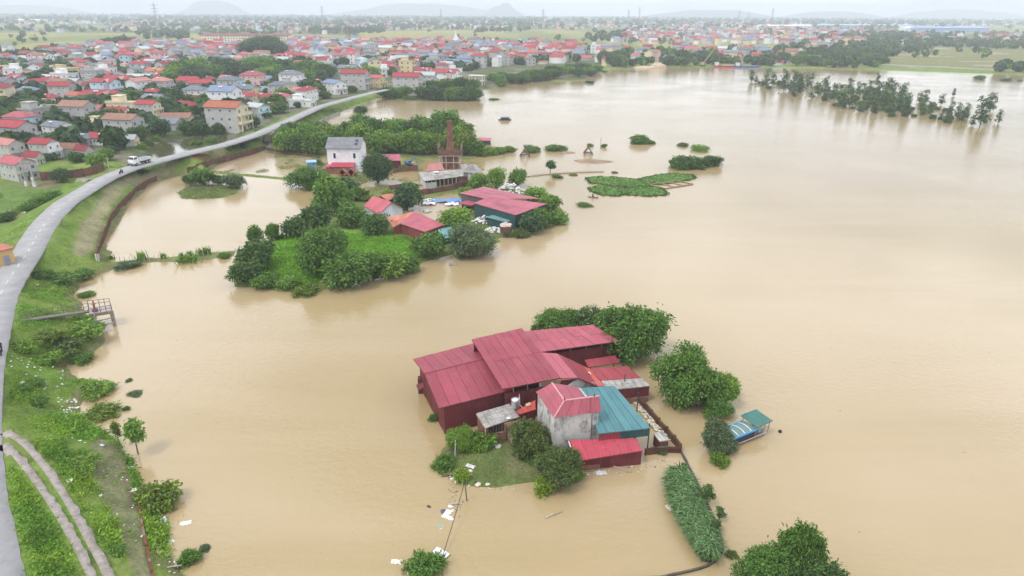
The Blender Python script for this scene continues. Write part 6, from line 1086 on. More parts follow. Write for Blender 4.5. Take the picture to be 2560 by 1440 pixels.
# ---- floating and stranded things, each its own
BAGM = [MB().blob((0, 0, .1), (.42, .3, .2), 40+i, 10, 6, .3).mesh('bag', CLOTH, True) for i in range(6)]
def sheetmesh(i, w=1.0):
    n = 8; vs = [((a/7-.5)*w*1.3+.12*mnoise.noise((a, b, i)), (b/7-.5)*w*.7+.14*mnoise.noise((a, b, i+9)), .06+.22*max(0, mnoise.noise((a*.7+i, b*.7, 3))+.2)) for a in range(n) for b in range(n)]
    return npmesh('sheet', np.array(vs), np.array([(a*n+b, (a+1)*n+b, (a+1)*n+b+1, a*n+b+1) for a in range(n-1) for b in range(n-1)]), CLOTH, None, True)
SHM = [sheetmesh(i) for i in range(4)]; WHT = (.78, .78, .77); PALE = (.66, .60, .54)
def float_(name, label, cat, px, py, s, col, kind=0, grp=None):
    p = G(px, py, .1) if py < 1e9 else None; z = max(p.z, -.02); me = (BAGM[int(px) % 6] if kind == 0 else SHM[int(px) % 4]); tag(link(name, me, None, col, (p.x, p.y, z-.03), rd.uniform(0, 6), (s*.9, s*.9, s*.8)), label, cat, grp)
for px, py, s, c, k, l in ((1126, 1267, .7, WHT, 0, 'round white bag topmost of the floating cluster by the leaning pole'), (1130, 1278, .7, PALE, 0, 'pinkish sack in the floating cluster by the leaning pole'), (1117, 1286, .95, WHT, 1, 'crumpled white plastic in the floating cluster by the leaning pole'), (1126, 1297, .95, WHT, 0, 'largest white bag, lowest of the floating cluster by the leaning pole'), (1107, 1279, .75, (.10, .12, .2), 0, 'dark blue bag at the left of the floating cluster'), (1072, 1267, .6, (.05, .06, .09), 0, 'black bag floating apart from the cluster'), (1099, 1315, .55, (.20, .45, .40), 1, 'turquoise plastic floating below the cluster'), (1103, 1322, .4, (.6, .52, .5), 0, 'small pale bag touching the turquoise plastic'), (1124, 1351, .4, (.55, .42, .28), 1, 'tan scrap floating along the sagging cable'), (1102, 1384, 1.2, (.72, .74, .80), 1, 'large white plastic sheet under the lower end of the cable'), (991, 1405, .75, WHT, 1, 'white sheet drifting left of the bottom leafy bush'), (1024, 1431, .7, (.6, .6, .6), 0, 'grey-white bag at the left of the bottom leafy bush'), (1038, 1427, .6, (.66, .66, .66), 1, 'white rag at the bottom leafy bush'), (1130, 1197, .6, PALE, 0, 'left pinkish sack at the lawn islet corner'), (1140, 1206, .6, PALE, 0, 'lower pinkish sack at the lawn islet corner'), (1153, 1208, .5, WHT, 1, 'white plastic strip at the lawn islet corner'), (1195, 1212, .9, (.66, .60, .50), 0, 'big cream sack at the front edge of the lawn islet'), (1220, 1211, .7, (.62, .54, .45), 0, 'brownish sack right of the big cream sack'), (1176, 1166, .8, (.6, .6, .58), 1, 'white bag between lime shrub and lawn'), (1177, 1178, .7, PALE, 0, 'pale sack between lime shrub and lawn'), (1142, 1229, .35, (.08, .08, .08), 0, 'small dark bottle near the leaning pole'),
        (407, 1305, 1.1, (.62, .68, .75), 1, 'big pale blue plastic heap by the brick wall at the bottom left'), (464, 1308, .8, WHT, 1, 'white bag trailing out into the water at the bottom left'), (422, 1357, .75, (.68, .66, .63), 1, 'long grey-white rag in the shallows at the bottom left'), (418, 1389, .6, WHT, 0, 'round white bag at the bottom left litter'), (397, 1382, .55, (.7, .66, .6), 0, 'cream bag beside the crumbling red brick wall'), (441, 1412, .8, PALE, 1, 'pale stranded branch-like rag at the bottom left'), (326, 1170, .75, WHT, 0, 'white bag at the foot of the umbrella-headed sapling'), (168, 1203, .7, WHT, 1, 'white polystyrene piece on the grass beside the track'), (255, 1114, .7, (.55, .62, .7), 0, 'pale blue boat-shaped box in the flooded shallows'), (330, 1227, .75, (.7, .68, .6), 1, 'cream rag beside the spreading shrub'), (251, 1239, .5, WHT, 0, 'small white bag on the flood fringe'), (355, 1341, .45, WHT, 0, 'white bag against the crumbling red brick wall'), (178, 1096, .4, WHT, 1, 'white scrap at the edge of the littered bank'), (197, 1105, .55, WHT, 1, 'long white scrap below the littered bank'), (211, 1108, .45, WHT, 0, 'right white scrap below the littered bank'), (92, 712, .5, WHT, 1, 'white sheet on the upper dike slope'), (185, 757, .35, WHT, 0, 'white bag at the water edge above the pump walkway'), (203, 1033, .6, WHT, 0, 'white bag at the tip of the littered bank'), (193, 1020, .5, WHT, 1, 'white scrap near the tip of the littered bank'), (50, 957, .7, (.65, .68, .72), 1, 'whitish rubbish patch by the upper litter bank'), (110, 972, .55, WHT, 1, 'white strip of rubbish in the bank weeds'),
        (1672, 1269, .7, (.75, .72, .68), 1, 'flat white board at the left edge of the tall reeds'), (1735, 1366, .35, WHT, 0, 'white bag at the lower reeds'), (1612, 1130, .4, WHT, 0, 'white bag by the teal shed post'), (1630, 1133, .35, WHT, 1, 'white scrap before the broken brown wall'), (1660, 1131, .4, WHT, 0, 'white ball on the leafy tangle below the coop'), (1503, 1183, .9, (.6, .63, .66), 1, 'grey plastic sheet in front of the small red shed'), (1580, 1166, .35, WHT, 0, 'white bag at the front corner of the small red shed'), (1555, 1173, .3, WHT, 0, 'tiny white bag in front of the small red shed'), (415, 980, .4, (.25, .26, .4), 1, 'dark scrap floating right of the drowned twigs'), (574, 1017, .35, (.4, .3, .2), 1, 'brown leaf scrap alone in the open flood at left'), (1040, 886, .3, (.35, .3, .22), 1, 'brown scrap off the left warehouse roof'), (1095, 872, .3, WHT, 1, 'white scrap behind the left warehouse roof')):
    float_('plastic_bag' if 'bag' in l else 'sack' if 'sack' in l else 'scrap', l, 'bag' if 'bag' in l else 'sack' if 'sack' in l else 'litter', px, py, s, c, k)
for px, py, L_, a, l in ((1120, 1191, 1.2, .1, 'dark plank at the lawn islet corner'), (1545, 1172, 1.5, -.6, 'pale timber before the small red shed'), (1462, 1186, 1.6, .25, 'mud-brown timber left of the grey plastic sheet'), (1385, 1288, 1.8, .5, 'pale branch across the crumbling red brick wall'), (212, 915, 1.0, .2, 'drift stick at the lower water edge bush'), (428, 1420, 1.6, .3, 'long pale timber at the bottom left litter'), (1137, 1262, 1.3, .15, 'thin drift stick by the leaning pole')):
    p = G(px, py, .1); z = max(p.z, 0)+.06; tag(MB().tube([(p.x-math.cos(a)*L_/2, p.y-math.sin(a)*L_/2, z), (p.x, p.y+.05, z+.03), (p.x+math.cos(a)*L_/2, p.y+math.sin(a)*L_/2, z)], [.07, .08, .05], 6).build('timber', WOOD, None, (.10, .09, .08) if 'dark' in l else (.42, .36, .30)), l, 'timber')
bx = thing('box', 'rotting brown box under the dull dark trees on the lawn', 'box', G(1330, 1150)); loc(bx, 'sides', lambda m: m.prism([(-.6, -.35), (.6, -.35), (.6, .35), (-.6, .35)], 0, .45), WOOD, (.32, .22, .16)); loc(bx, 'lid', lambda m: m.slab([(-.65, -.4, .5), (.6, -.38, .55), (.62, .36, .5), (-.6, .4, .47)], .05), WOOD, (.42, .36, .28))
ti = thing('tyre', 'grey tyre lying on the lawn near the hut', 'tyre', G(1245, 1118)); loc(ti, 'tread', lambda m: m.lathe((0, 0, .1), [(.2, -.08), (.33, -.09), (.35, 0), (.33, .09), (.2, .08)], 14), PAINT, (.45, .45, .44))
# litter and rubble (nobody could count them)
rs = np.random.RandomState(17)
def bits(name, poly, n, s, cols, seed, zoff=.04):
    q = np.array([[*P(x, y, .2).to_2d()] for x, y in poly]); mn, mx = q.min(0), q.max(0); X = rs.uniform(mn[0], mx[0], n*3); Y = rs.uniform(mn[1], mx[1], n*3); ok = inside(X, Y, q); X, Y = X[ok][:n], Y[ok][:n]; Z = np.maximum(height(X, Y), 0)+zoff; mb = MB(); cc = []
    for x, y, z in zip(X, Y, Z):
        k = len(mb.v); r = s*rs.uniform(.4, 1.4); mb.blob((x, y, z), (r, r*rs.uniform(.4, .9), r*.45), int(rs.randint(1e6)), 6, 4, .3); cc += [cols[rs.randint(len(cols))]]*(len(mb.v)-k)
    tag(link(name, npmesh(name, np.array(mb.v), np.array(mb.f), FARP, np.array(cc)*(.75+.5*rs.rand(len(cc), 1)))), kind='stuff')
bits('litter', [(150, 1015), (195, 1000), (190, 1050), (180, 1075), (160, 1070)], 70, .13, [(.8, .8, .8), (.7, .7, .68), (.55, .5, .42)], 1)
bits('litter', [(225, 1100), (320, 1150), (345, 1260), (385, 1440), (350, 1440), (310, 1340), (240, 1230)], 90, .08, [(.75, .75, .73), (.6, .5, .4), (.3, .2, .15)], 2)
bits('litter', [(385, 1270), (430, 1330), (440, 1440), (395, 1440)], 60, .10, [(.75, .75, .73), (.5, .42, .33), (.6, .6, .62)], 3)
bits('litter', [(40, 930), (180, 930), (160, 1000), (50, 1000)], 45, .11, [(.78, .78, .78), (.6, .63, .68)], 4, .25)
bits('litter', [(1100, 1150), (1180, 1195), (1230, 1215), (1400, 1210), (1390, 1222), (1200, 1222), (1110, 1195)], 60, .09, [(.6, .55, .48), (.3, .25, .2), (.7, .68, .64)], 5)
bits('litter', [(1450, 1170), (1600, 1160), (1690, 1135), (1695, 1150), (1590, 1180), (1460, 1192)], 45, .09, [(.5, .45, .4), (.25, .2, .17), (.7, .7, .68)], 6)
bits('rubble', [(1585, 1005), (1600, 1003), (1640, 1052), (1675, 1098), (1655, 1090), (1625, 1060)], 330, .16, [(.6, .55, .45), (.48, .44, .36), (.70, .64, .50), (.3, .27, .2)], 7, .12)
bits('drift_debris', [(420, 700), (1000, 760), (1050, 1000), (1090, 1200), (1150, 1440), (520, 1440), (460, 1200), (330, 1000)], 70, .07, [(.22, .17, .1), (.12, .11, .08), (.5, .46, .38), (.3, .3, .22)], 9, -.01)
bits('drift_debris', [(1900, 640), (2500, 640), (2500, 1400), (2100, 1400), (1850, 1100)], 26, .08, [(.22, .17, .1), (.12, .11, .08), (.4, .36, .3)], 10, -.01)
bits('drift_debris', [(1120, 1180), (1160, 1240), (1150, 1290), (1120, 1260)], 45, .06, [(.12, .1, .08), (.3, .26, .22)], 8, .02)
# ================================================================ VILLAGE
rd = random.Random(41)
RC = {'red': (.33, .052, .062), 'pink-red': (.37, .10, .115), 'orange': (.38, .125, .07), 'salmon': (.42, .185, .165), 'maroon': (.24, .04, .045), 'slate grey': (.16, .18, .21), 'blue-grey': (.17, .22, .31), 'pale grey': (.40, .43, .44), 'bright blue': (.13, .26, .52), 'rusty brown': (.26, .14, .10)}
WC = {'bare grey cement': (.44, .43, .41), 'white': (.76, .76, .75), 'cream': (.68, .60, .42), 'pale blue': (.50, .66, .74), 'pink': (.70, .47, .46), 'yellow': (.64, .53, .31)}
SIDE = (.46, .455, .44)
_mc = {}
def cm_(key, fn, mat, smooth=False):
    if key not in _mc:
        mb = MB(); fn(mb); _mc[key] = mb.mesh(key[0], mat, smooth)
    return _mc[key]
def win_mesh():
    if 'w' not in _mc:
        mb = MB()
        for s in (-1, 1): mb.box((.05, s*.5, 0), (.1, .12, 1.42)); mb.box((.05, 0, s*.65), (.1, .88, .12))
        mb.box((.06, 0, 0), (.06, .05, 1.18)); _mc['w'] = mb.mesh('window', PAINT); _mc['p'] = MB().box((.02, 0, 0), (.04, .9, 1.2)).mesh('pane', GLASS); _mc['d'] = MB().box((.03, 0, 0), (.06, 1.1, 2.1)).mesh('door', PAINT)
        _mc['t'] = MB().tube([(-.7, 0, .55), (.7, 0, .55)], .38, 10).box((-.45, 0, .1), (.08, .6, .4)).box((.45, 0, .1), (.08, .6, .4)).mesh('roof_tank', STEEL); _mc['wf'] = MB().box((.03, 0, 0), (.06, .95, 1.25)).mesh('window', GLASS)
def gable_wall(m, Lx, W_, H, rh):
    m.add([(-Lx/2, -W_/2, -.6), (Lx/2, -W_/2, -.6), (Lx/2, W_/2, -.6), (-Lx/2, W_/2, -.6), (-Lx/2, -W_/2, H), (Lx/2, -W_/2, H), (Lx/2, W_/2, H), (-Lx/2, W_/2, H), (-Lx/2, 0, H+rh), (Lx/2, 0, H+rh)], [(0, 1, 5, 4), (2, 3, 7, 6), (1, 2, 6, 9, 5), (3, 0, 4, 8, 7), (3, 2, 1, 0), (4, 5, 9, 8), (6, 7, 8, 9)])
def gable_roof(m, Lx, W_, H, rh, ov=.45, t_=.16):
    k = rh/(W_/2); e = ov*k
    for s in (-1, 1): m.slab([(-Lx/2-ov, 0, H+rh+.1), (Lx/2+ov, 0, H+rh+.1), (Lx/2+ov, s*(W_/2+ov), H-e+.1), (-Lx/2-ov, s*(W_/2+ov), H-e+.1)], t_)
def hip_roof(m, Lx, W_, H, rh, ov=.5):
    a, b = Lx/2+ov, W_/2+ov; r = max(.3, Lx/2-W_/2*.9)
    m.add([(-a, -b, H-.05), (a, -b, H-.05), (a, b, H-.05), (-a, b, H-.05), (-r, 0, H+rh), (r, 0, H+rh)], [(0, 1, 5, 4), (1, 2, 5), (2, 3, 4, 5), (3, 0, 4), (3, 2, 1, 0)])
def house(kind, px, py, wpx, st, rcol, wcol, label, rz=None, group=None, detail=True, at=None, ratio=.62, tank=None):
    win_mesh(); p = at or G(px, py); rdh = random.Random(int(px*7+py*131)); rz = (-.22+rdh.uniform(-.16, .16)) if rz is None else rz
    Lx0 = 11.0; w = wpx*depth(p)/FPX; k = w/(Lx0*(.98+.25*ratio*abs(math.sin(rz)))) if at is None else wpx/Lx0
    W_ = round(Lx0*ratio, 1); H = 3.3*st+.2; rh = W_*.27 if kind != 'hip' else W_*.30
    c = p+Vector((0, W_*k*.5, 0)) if at is None else p
    o = thing('house', label, 'house', (c.x, c.y, c.z-.1), rz, group, (k, k, min(max(k, .8), 1.05)*.86)); R_ = RC.get(rcol, rcol); F_ = WC.get(wcol, wcol); sd = F_ if wcol != 'bare grey cement' and rdh.random() < .45 else SIDE; j = rdh.uniform(.88, 1.12)
    R_ = tuple(x*j for x in R_) if not isinstance(R_, str) else R_
    fx = Lx0/2
    if kind in ('gable', 'cross'):
        link('wall', cm_(('wall', W_, H), lambda m: gable_wall(m, Lx0, W_, H, rh), PLASTER), o, sd); rf = link('roof', cm_(('roof', W_, H), lambda m: gable_roof(m, Lx0, W_, H, rh), TILE), o, R_)
        link('facade', cm_(('facade', W_, H), lambda m: (m.box((fx+.06, 0, H/2), (.1, W_*.99, H)), m.slab([(fx+.02, -W_/2*.98, H), (fx+.1, -W_/2*.98, H), (fx+.1, 0, H+rh), (fx+.02, 0, H+rh)], .12), m.slab([(fx+.02, 0, H+rh), (fx+.1, 0, H+rh), (fx+.1, W_/2*.98, H), (fx+.02, W_/2*.98, H)], .12)), PLASTER), o, F_)
        if kind == 'cross': link('front_gable', cm_(('front_gable', W_, H), lambda m: (m.slab([(fx-2.6, 0, H+rh+.0), (fx-2.6-1.6, -W_/2-.5, H-.3), (fx-2.6, -W_/2-.6, H+rh*.75)], .14), m.slab([(fx-2.6, 0, H+rh+.0), (fx-2.6, -W_/2-.6, H+rh*.75), (fx-1.0, -W_/2-.5, H-.3)], .14), m.prism([(fx-3.8, -W_/2-.35), (fx-1.4, -W_/2-.35), (fx-1.4, -W_/2+.1), (fx-3.8, -W_/2+.1)], -.5, H)), TILE), o, tuple(.5*a+.5*b for a, b in zip(R_, F_)))
    elif kind == 'hip':
        link('wall', cm_(('wall', 'h', W_, H), lambda m: m.box((0, 0, H/2-.3), (Lx0, W_, H+.6)), PLASTER), o, sd); rf = link('roof', cm_(('roof', 'h', W_, H), lambda m: hip_roof(m, Lx0, W_, H, rh), TILE), o, R_); link('facade', cm_(('facade', 'h', W_, H), lambda m: m.box((fx+.06, 0, H/2), (.1, W_*.99, H)), PLASTER), o, F_)
    else:
        link('wall', cm_(('wall', 'f', W_, H), lambda m: m.box((0, 0, H/2-.3), (Lx0, W_, H+.6)), PLASTER), o, F_); rf = link('roof', cm_(('roof', 'f', W_, H), lambda m: (m.box((0, 0, H+.09), (Lx0+.5, W_+.5, .18)), m.box((0, -W_/2-.1, H+.5), (Lx0+.3, .14, .66)), m.box((fx+.1, 0, H+.5), (.14, W_+.05, .66)), m.box((-fx-.1, 0, H+.5), (.14, W_+.05, .66))), PLASTER), o, tuple(.9*x for x in F_)); link('stair_head', cm_(('stair_head', W_, H), lambda m: (m.box((-fx*.45, W_*.1, H+1.5), (3.4, W_*.6, 2.7)), m.box((-fx*.45, W_*.1, H+2.93), (3.8, W_*.6+.5, .15))), PLASTER), o, F_)
    if detail:
        ny = 2 if W_ > 5 else 1
        for s in range(st):
            z = 3.3*s+1.75
            if s == 0: link('door', _mc['d'], o, (.13, .09, .07), (fx+.11, 0, 1.0), 0)
            for i in range(ny):
                y = (i-.5)*W_*.56*(1.1 if s == 0 else 1); wv = link('window', _mc['w'], o, tuple(.55*x+.3 for x in F_), (fx+.11, y, z), 0); link('pane', _mc['p'], wv)
            for x in (-3.3, .2, 3.2) if st > 1 else (-2, 2.2):
                wv = link('window', _mc['w'], o, (.42, .40, .38), (x+rdh.uniform(-.5, .5), -W_/2, z+.3), -math.pi/2, (1, .62, .62)); link('pane', _mc['p'], wv)
            if s >= 1: link('balcony', cm_(('balcony', W_), lambda m: (m.box((.65, 0, 0), (1.3, W_*.98, .16)), m.box((1.25, 0, .5), (.08, W_*.98, .85)), m.box((.6, W_*.46, .5), (1.15, .08, .85)), m.box((.6, -W_*.46, .5), (1.15, .08, .85))), PLASTER), o, tuple(.9*x+.05 for x in F_), (fx+.12, 0, 3.3*s+.08))
        if st > 1:
            for y in (-.44, .44): link('column', cm_(('column', st), lambda m: m.box((0, 0, 3.3*(st-1)/2+.1), (.24, .24, 3.3*(st-1)+.2)), PLASTER), o, F_, (fx+1.2, W_*y, 0))
    else:
        for s in range(st):
            for y in (-.25, .25): link('window', _mc['wf'], o, None, (fx+.12, y*W_, 3.3*s+1.8), 0)
            for x in (-2.6, 2.2): link('window', _mc['wf'], o, None, (x, -W_/2-.01, 3.3*s+1.9), -math.pi/2)
    if tank or (tank is None and rdh.random() < .3): link('roof_tank', _mc['t'], o, (.75, .76, .78), (rdh.uniform(-2, 2), -W_*.22 if kind != 'flat' else 0, H+(rh*.5 if kind != 'flat' else .2)), rdh.uniform(0, 1))
    if kind in ('gable', 'cross') and wpx > 30 and at is None: link('ridge_cap', cm_(('ridge_cap', W_, H), lambda m: m.tube([(-Lx0/2-.45, 0, H+rh+.12), (Lx0/2+.45, 0, H+rh+.12)], .14, 5), TILE), rf, tuple(x*.85 for x in R_))
    return o
NUMW = {1: 'one-storey', 2: 'two-storey', 3: 'three-storey'}
HND = [('gable',36,452,84,2,'pink-red','bare grey cement','big unfinished grey house at the left frame edge, nearest of the village',-.5),('gable',20,400,66,2,'salmon','bare grey cement','salmon-roofed house right behind the nearest big unfinished grey house',-.5),('gable',28,362,88,2,'red','bare grey cement','broad red roof above the salmon-roofed house at the left edge',-.3),
('gable',106,398,60,2,'red','white','white-sided house with red gable roof right of the nearest grey house',-.25),('gable',140,352,72,2,'slate grey','white','white house with slate gable left of the grey hip-roofed one',-.45),('hip',196,364,68,1,'slate grey','bare grey cement','low grey hip-roofed house between slate gable and twin-gabled house',-.2),('cross',252,364,72,1,'red','white','long red-roofed house with twin white front gables beside the pond',-.15),
('hip',46,330,72,2,'pink-red','pale blue','pale blue house with layered red roof at the left edge',-.3),('hip',45,300,80,1,'red','bare grey cement','wide low red hip roof behind the pale blue left house',-.2),('gable',212,300,56,1,'red','bare grey cement','long low bright red roof amid dark trees',-.05),('gable',292,308,56,2,'red','white','red-roofed house with white front just right of the long low red roof',-.15),
('gable',370,304,50,3,'red','cream','tall grey-sided red-roofed tube house with ornate cream front',-.2),('flat',308,296,72,2,'pale grey','cream','cream flat-roofed house with stair tower beside the tall tube house',-.1),('gable',438,312,66,1,'rusty brown','cream','long low brown-roofed cream building by the pond trees',.1),('gable',563,330,88,3,'orange','cream','big orange-roofed grey-sided house with cream columned front at the road',-.2),('gable',497,290,42,1,'bright blue','white','small bright blue roof left of the big orange-roofed house',0),
('gable',640,296,58,2,'pale grey','pale blue','pale grey gable house right of the big orange-roofed house',-.6),('hip',612,270,56,2,'red','cream','cream-walled red hip house behind the pale grey gable',-.2),('hip',662,268,48,2,'red','white','red hip house with open white porch above the pale grey gable',-.2),('hip',700,266,46,2,'pink-red','cream','cream house with pink-red hip roof left of the white terrace house',-.2),('flat',752,268,58,1,'pale grey','white','white terrace house with blue window shutters and boxy stair tower',-.15),
('gable',834,236,56,2,'blue-grey','white','white gable house with blue-grey roof beside the dike road',-.7),('gable',886,224,62,3,'red','bare grey cement','long grey building with red roof at the end of the dike road',-.1),('gable',936,219,46,2,'pink-red','yellow','yellow-fronted red house closing the visible dike road',-.35),('gable',1018,236,66,3,'red','bare grey cement','grey block with red roof standing alone above the headland trees',-.15),('gable',1062,214,50,2,'pale grey','bare grey cement','low grey house right of the lone grey block',-.1),('cross',1112,206,62,2,'red','white','arched white house with twin red roofs above the headland trees',-.2),
('hip',652,242,80,1,'blue-grey','white','wide blue-grey roof in the middle of the near village',-.3),('gable',566,214,36,2,'salmon','pink','pink-fronted house at the lower edge of the green belt',-.4),('gable',502,236,52,2,'red','bare grey cement','plain grey red-roofed block below the green belt',-.05),('hip',487,256,58,2,'slate grey','white','slate hip house just below the plain grey block',-.2),('gable',476,268,62,1,'maroon','bare grey cement','long maroon shed roof left of the brown roof',0),
('gable',150,243,52,2,'red','bare grey cement','bright red roof over a plain grey wall at the centre left',0),('gable',190,264,50,2,'orange','pale blue','pale blue balconied house with orange roof at the centre left',-.4),('hip',112,256,48,1,'red','bare grey cement','low red hip house left of the orange-roofed blue house',-.2),('hip',64,238,48,1,'blue-grey','bare grey cement','low blue-grey hip roof near the left edge',-.2),('gable',60,250,36,1,'orange','bare grey cement','small orange roof under the low blue-grey roof',-.1),('cross',40,222,58,2,'red','pale blue','pale blue balconied villa with red roofs near the left edge',-.5),
('flat',157,212,56,2,'pale grey','white','ornate white flat-roofed villa amid red roofs',-.3),('hip',112,214,46,1,'red','white','red hip house left of the ornate white villa',-.2),('cross',248,272,88,2,'red','bare grey cement','row house with three red gables in the near village',-.1),('hip',380,254,46,2,'red','bare grey cement','red hip-roofed grey house above the tall tube house',-.2),('cross',292,226,72,2,'red','cream','cream house with a large red roof in the village centre left',-.2),('hip',376,226,56,1,'slate grey','bare grey cement','dark slate hip roof beside the large cream red-roofed house',-.15),
('gable',342,206,60,1,'pale grey','bare grey cement','wide pale green-grey barn roof left of the green belt',-.1),('cross',390,202,50,2,'orange','yellow','yellow columned house with orange-red roofs left of the green belt',-.3),('gable',264,200,64,1,'slate grey','white','long white hall with dark slate roof',-.1),('gable',318,236,36,1,'pink-red','white','little pink-red annex under the large cream house',-.1),('gable',230,236,44,2,'maroon','bare grey cement','maroon gabled house in front of the long white hall',-.2),('gable',80,412,40,1,'maroon','bare grey cement','maroon lean roof beside the white-sided house',-.2),('gable',170,390,52,1,'rusty brown','bare grey cement','rusty tin sheds behind the brown garden wall',-.1),('gable',205,395,40,1,'maroon','bare grey cement','dark tiled cottage behind the bright roadside tree',-.3),
('gable',318,366,40,1,'pale grey','yellow','small shed with flat grey awning at the pond head',0),('gable',928,158,36,3,'slate grey','white','tall white villa with dark mansard roof in the far village',-.3),('gable',792,160,36,2,'orange','bare grey cement','grey house with small orange roof right of the banyan',-.3),('gable',755,160,28,2,'red','white','white-fronted red house at the right foot of the banyan',-.3),('hip',960,180,36,2,'red','yellow','yellow house with red hip roof above the green belt end',-.2),('gable',820,178,36,1,'slate grey','bare grey cement','grey low roof at the upper right of the green belt',-.1),('gable',868,180,44,1,'slate grey','bare grey cement','long slate roof right of the grey low roof',-.1)]
hpos = []
for h in HND: o = house(*h[:4], h[4], h[5], h[6], h[7], h[8]); hpos.append((o.location.x, o.location.y, 9)); hpos += [(o.location.x+s*math.cos(o.rotation_euler.z), o.location.y+s*math.sin(o.rotation_euler.z), 9) for s in (-5, 5)]
# roadside shed by the dike at the left frame edge
p = G(10, 660); sh = thing('hut', 'small yellow roadside hut with flat brick-red roof at the left frame edge', 'hut', p, -.55); loc(sh, 'walls', lambda m: m.box((-.6, 0, .9), (3.2, 2.6, 3.0)), PLASTER, (.58, .38, .17)); loc(sh, 'roof', lambda m: m.box((-.6, 0, 2.5), (3.7, 3.1, .18)), PLASTER, (.44, .17, .13)); loc(sh, 'door', lambda m: m.box((1.01, .2, .7), (.05, .8, 1.7)), PAINT, (.25, .28, .33)); loc(sh, 'window', lambda m: m.box((-.4, -1.31, 1.2), (.8, .06, .7)), GLASS)
# unfinished concrete frame at the water
p = G(1192, 214); cf = thing('concrete_frame', 'unfinished open concrete frame building at the river edge', 'building', p, -.2)
for x in (-4, 0, 4):
    for y in (-2.6, 2.6): loc(cf, 'column', lambda m, x=x, y=y: m.box((x, y, 2.6), (.35, .35, 6.6)), PLASTER, (.62, .60, .55))
for z in (2.9, 5.9): loc(cf, 'floor_slab', lambda m, z=z: m.box((0, 0, z), (9.2, 6.4, .28)), PLASTER, (.60, .58, .53))
# school, temple, big far red building
p = P(600, 106, 1.0); sc_h = thing('school', 'long cream three-winged school with maroon roof behind the village', 'school', p, .02); SW = [(-54, 26, 0), (-27, 30, 3), (3, 34, 0), (37, 34, 2)]
for x0_, wd, yo in SW:
    loc(sc_h, 'wing', lambda m: m.box((x0_+wd/2, 6+yo, 4.6), (wd-.4, 11, 10.2)), PLASTER, (.82, .72, .52)); loc(sc_h, 'roof', lambda m: m.slab([(x0_-.5, -.6+yo, 9.9), (x0_+wd+.3, -.6+yo, 9.9), (x0_+wd+.3, 12+yo, 11.6), (x0_-.5, 12+yo, 11.6)], .35), TILE, (.26, .07, .07))
    for st in range(3):
        for i in range(int(wd/4)): link('window', _mc['wf'], sc_h, None, (x0_+2+i*4, .46+yo, 1.8+3.2*st), -math.pi/2, (1, 1.5, 1.1))
p = P(1140, 114, 1.0); tp = thing('temple', 'white tiered temple tower rising above the far roofs', 'temple', p)
for i, (w, z0, z1) in enumerate(((13, 0, 4.5), (10, 4.5, 7.5), (6.5, 7.5, 10.5), (3.5, 10.5, 13.5), (1.6, 13.5, 16.5))): loc(tp, 'tier', lambda m: (m.box((0, 0, (z0+z1)/2), (w, w*.8, z1-z0)), m.box((0, 0, z1-.2), (w*1.12, w*.92, .5))), PLASTER, (.82, .82, .80))
loc(tp, 'spire', lambda m: m.lathe((0, 0, 16.5), [(.7, 0), (.4, 1.5), (.1, 3)], 8), PLASTER, (.82, .82, .8))
for i in range(4): link('window', _mc['wf'], tp, None, (-4.5+3*i, -5.25, 2.4), -math.pi/2, (1, 1.3, 1.5))
for a in (('gable', 1805, 156, 40, 2, 'maroon', 'pink', 'maroon warehouse-like building at the far bank landing', 0), ('gable', 1840, 152, 30, 2, 'red', 'cream', 'cream red-roofed house beside the maroon landing building', -.3), ('gable', 2036, 164, 28, 3, 'slate grey', 'white', 'tall narrow white house on the far bank wood edge', -.4), ('hip', 1980, 162, 22, 1, 'slate grey', 'cream', 'low cream house left of the tall narrow white house', -.2), ('gable', 2012, 162, 18, 1, 'maroon', 'bare grey cement', 'dark little house beside the tall narrow white house', -.1), ('flat', 1490, 134, 26, 3, 'pale grey', 'white', 'pale grey flat block in the far fields above the spit', -.2), ('hip', 1445, 146, 30, 2, 'blue-grey', 'white', 'white house with blue-grey hip at the right end of the village', -.3), ('gable', 1400, 148, 30, 2, 'salmon', 'pink', 'salmon-roofed pink house near the right end of the village', -.2), ('hip', 2125, 150, 20, 1, 'pale grey', 'white', 'white hall glimpsed in the far right wood', -.2), ('flat', 2009, 70, 16, 3, 'pale grey', 'white', 'white tower block on the horizon factory strip', 0)):
    o = house(*a[:4], a[4], a[5], a[6], a[7], a[8], None, False); hpos.append((o.location.x, o.location.y, 9))
